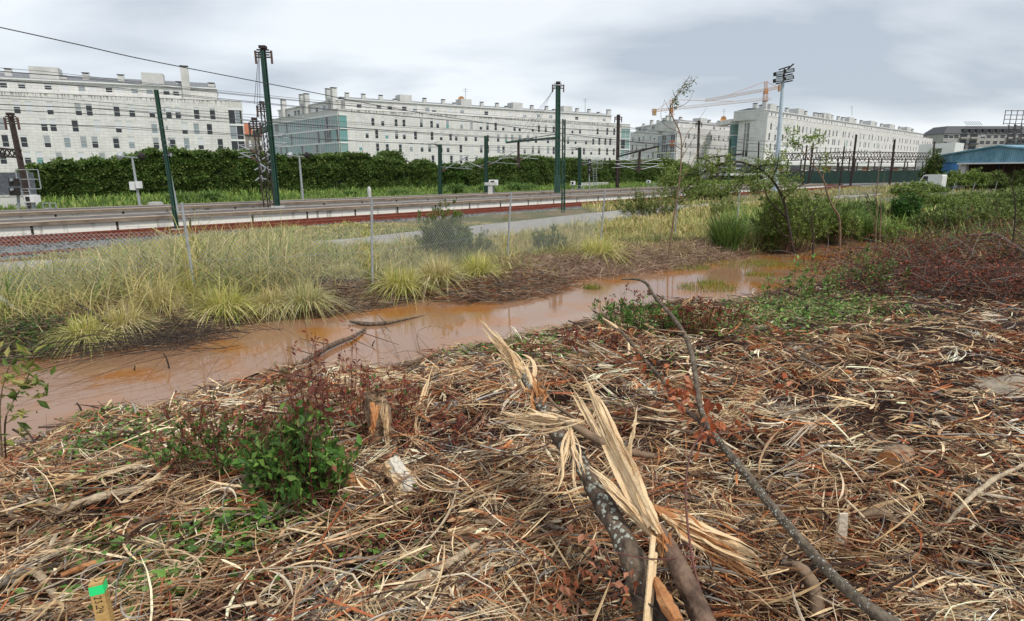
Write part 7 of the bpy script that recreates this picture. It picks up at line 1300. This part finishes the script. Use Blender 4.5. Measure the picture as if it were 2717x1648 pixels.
a = hit(dpx(985, 1090)); mb = MB(); fan(mb, a, D3((1005, 1000, a[1]+.1), (1022, 985, a[1]+.1)), .009, 7, .012, .1); o = mb.build('pale_splinter', RAWWOOD); rebase(o, a); tag(o, 'upright pale splinter bundle directly right of the stump', 'splinter')
# --- in the water
def wpiece(name, label, cat, pts, rads, mt, sides=9, group=None):
    P = [onz(dpx(u, v), WZ+dz) for u, v, dz in pts]; mb = MB(); mb.tube(P, rads, sides, rough=.12, smooth=5); o = mb.build(name, mt, smooth=True); rebase(o, P[0]); return tag(o, label, cat, group)
wpiece('sunken_branch', 'forked dark branch lying across the muddy water near the middle', 'branch', [(842,773,.04),(880,780,.03),(925,778,.03),(960,772,.03),(1025,758,.0)], [.018,.045,.035,.022,.006], BARK)
e_ = empty('sunken_branch', onz(dpx(880, 800), WZ), 'thick curved branch running from the shrub into the muddy water', 'branch'); mb = MB(); mb.tube([onz(dpx(u, v), WZ+z) for u, v, z in ((700,890,.05),(740,865,.06),(800,830,.06),(850,810,.05),(880,790,.03))], [.02,.035,.04,.03,.02], 9, rough=.12); mb.build('bark', BARK, e_, smooth=True); mb = MB()
for u, v, u2, v2 in ((800,830,720,815),(840,812,900,840),(760,855,690,835),(920,780,940,800),(930,778,905,755),(870,800,960,830)): mb.tube([onz(dpx(u, v), WZ+.04), onz(dpx((u+u2)/2, (v+v2)/2), WZ+.12), onz(dpx(u2, v2), WZ+.02)], [.008,.006,.003], 5)
mb.build('twigs', BARKD, e_)
for u, v, h, dx, lb in ((410,895,.28,-.06,'short twisted dark stub standing in the water at the left'), (200,1000,.16,-.05,'tiny hooked dark stub in the water near the left weeds'), (323,900,.12,.03,'small stub poking from the water among the bare twigs'), (1655,655,.22,.1,'small black leaning stub in the far shallows below the tallest sapling'), (895,840,.14,.05,'little dark stub beside the sunken branch')):
    a = onz(dpx(u, v), WZ-.05); mb = MB(); mb.tube([a, a+[dx*.4, 0, h*.6], a+[dx, 0, h]], [.012,.010,.008], 7, rough=.2); o = mb.build('water_stub', BARKD); rebase(o, a); tag(o, lb, 'stub', 'dark stubs standing in the water')
e_ = empty('bare_twigs', onz(dpx(960, 860), WZ), 'bare crooked twigs sticking out of the water right of the sunken branch', 'twigs'); mb = MB(); Yb = 7.8
for pts in (((1060,870),(1015,820),(1005,800),(1035,785),(1075,790)), ((1010,850),(1000,800),(990,770)), ((1040,862),(990,845),(950,850)), ((1050,868),(1100,880),(1130,850)), ((960,860),(935,810),(905,800)), ((750,830),(700,800),(672,790)), ((760,840),(745,800),(735,770))): mb.tube([onz(dpx(u, v), WZ+.02+.10*(k % 2)) for k, (u, v) in enumerate(pts)], np.linspace(.006, .0025, len(pts)), 5, cap=False)
mb.build('twigs', BARKL, e_)
piece('driftwood_pole', 'pale grey pole lying on the brown twig point of the far bank', 'branch', [(1275,668,.10),(1330,672,.08),(1385,690,.02)], [.020,.022,.014], PW)
piece('driftwood_pole', 'dark crooked branch lying in the grass of the far bank at the left', 'branch', [(180,760,.25),(230,790,.22),(275,800,.08),(240,720,.5)], [.02,.022,.02,.008], BARKD)
# stones on the right
for u, v, s_, lb in ((2300,868,.09,'pale grey stone in the litter at the upper right'), (2215,865,.07,'small rounded pale stone left of the pale grey one'), (2440,945,.35,'broad flat tan stone half buried at the right edge')):
    a = hit(dpx(u, v)); mb = MB(); m_ = 10; V = [a+[0, 0, s_*.45]]
    for ring, (rr, zz_) in enumerate(((.5, .42), (.9, .22), (1.0, -.05))): V += [a+[rr*s_*math.cos(j*.628)*random.uniform(.8, 1.2), rr*s_*.8*math.sin(j*.628)*random.uniform(.8, 1.2), s_*zz_*(.5 if s_ > .2 else 1)] for j in range(m_)]
    mb.add(V, [(0, 1+j, 1+(j+1) % m_) for j in range(m_)]); mb.add(V, [(1+r_*m_+j, 1+(r_+1)*m_+j, 1+(r_+1)*m_+(j+1) % m_, 1+r_*m_+(j+1) % m_) for r_ in range(2) for j in range(m_)]); o = mb.build('stone', mat('pale_stone', (.30,.25,.19), .9, var=.25, scale=14, bump=.5)); rebase(o, a); tag(o, lb, 'stone', 'pale stones')
# ------------------------------------------------------------------ marked stake
yel = mat('yellow_pine_stake', (.42,.25,.08), .65, c2=(.58,.38,.15), scale=5, bump=.25, bscale=80); gt = mat('fluorescent_green_paint', (.03,.75,.22), .5, var=.08); ink = mat('black_marker', (.01,.01,.012), .6)
st_top = at(dpx(233, 1398), 1.62); ax = unit(np.array([-.075, .05, 1.])); st_b = st_top-ax*.56; rz = .35
u_ = np.array([math.cos(rz), math.sin(rz), 0]); u_ = unit(u_-ax*(u_@ax)); v_ = np.cross(ax, u_); hw = .0185
e_ = empty('survey_stake', st_b, 'yellow wooden survey stake with a green painted top and handwritten 23.24', 'stake')
def sbox(mb, lo, hi, h0, h1):
    V = [st_b+u_*x+v_*y+ax*z for z in (h0, h1) for x, y in ((lo, lo), (hi, lo), (hi, hi), (lo, hi))]; mb.add(V, [(0,3,2,1),(4,5,6,7),(0,1,5,4),(1,2,6,5),(2,3,7,6),(3,0,4,7)]); return mb
sbox(MB(), -hw, hw, 0, .56).build('post', yel, e_); 
mb = MB(); g = hw+.0008
V = [st_b+u_*x+v_*y+ax*z for z in (.523, .553) for x, y in ((-g, -g), (g, -g), (g, g), (-g, g))]; mb.add(V, [(0,1,5,4),(1,2,6,5),(2,3,7,6),(3,0,4,7)]); mb.build('green_band', gt, e_)
GLY = {'2': [[(0,.8),(.15,1),(.6,1),(.7,.75),(.1,.0),(.75,.05)]], '3': [[(.05,.95),(.6,1),(.3,.58),(.65,.4),(.5,.02),(.0,.08)]], '.': [[(.1,.0),(.45,.02)],[(.1,.12),(.45,.14)]], '4': [[(.1,1),(.0,.45),(.7,.42)],[(.6,.9),(.5,-.05)]]}
mb = MB(); x0 = .517; ch = .019
for chh in '23.24':
    adv = .0105 if chh != '.' else .004
    for st_ in GLY[chh]:
        P = [st_b-v_*(hw+.0007)+ax*(x0-gx_*.0115)+u_*(-.010+gy_*ch*.95) for gx_, gy_ in st_]
        for a, c_ in zip(P[:-1], P[1:]): mb.bar(a, c_+(c_-a)*.08, .0019, .0006, up=v_)
    x0 -= adv+.0028
mb.build('handwriting', ink, e_)
mb = MB(); tz = .5606
for a, c_ in (((-.010, .008), (.0, -.006)), ((.0, -.006), (.012, .010))): mb.bar(st_b+u_*a[0]+v_*a[1]+ax*tz, st_b+u_*c_[0]+v_*c_[1]+ax*tz, .0022, .0006, up=ax)
mb.build('tick_mark', ink, e_)
# parked white van roof behind the weeds
a = at(cp('A5', 905, 800), 78); c_ = at(cp('A5', 1110, 800), 76); a[2] = c_[2] = -.9; e_ = empty('white_van', a, 'white van half hidden behind the weeds in front of the blue shed', 'van'); zt_ = at(cp('A5', 1000, 742), 78)[2]; d = unit((c_-a)[:2]); n_ = np.array([-d[1], d[0]]); Lv = np.linalg.norm((c_-a)[:2])
mb = MB(); prof_ = [(0, .3), (0, 1.1), (Lv*.10, 1.35), (Lv*.22, zt_+.9-.08), (Lv*.3, zt_+.9), (Lv*.97, zt_+.9), (Lv, zt_+.7), (Lv, .3)]; V = [[*(a[:2]+d*x+n_*o_), a[2]+z] for o_ in (0, 1.9) for x, z in prof_]; k = len(prof_)
mb.add(V, [(i, (i+1) % k, k+(i+1) % k, k+i) for i in range(k)]); mb.add(V, [(0, 1, 2, 7), (2, 3, 4, 7), (4, 5, 6, 7), (8, 15, 10, 9), (10, 15, 12, 11), (12, 15, 14, 13)]); mb.build('body', white, e_)
mb = MB(); V = [[*(a[:2]+d*x-n_*.02), a[2]+z] for x, z in ((Lv*.14, 1.3), (Lv*.24, zt_+.7), (Lv*.42, zt_+.7), (Lv*.42, 1.3))]; mb.add(V, [(0, 1, 2, 3)]); mb.build('side_window', GL[0], e_)
for x in (.2, .8): q = np.array([*(a[:2]+d*Lv*x-n_*.05), a[2]+.33]); mb = MB(); mb.tube([q, q+np.array([*n_, 0])*.25], .33, 14, smooth=0); mb.build('wheel', darkm, e_)
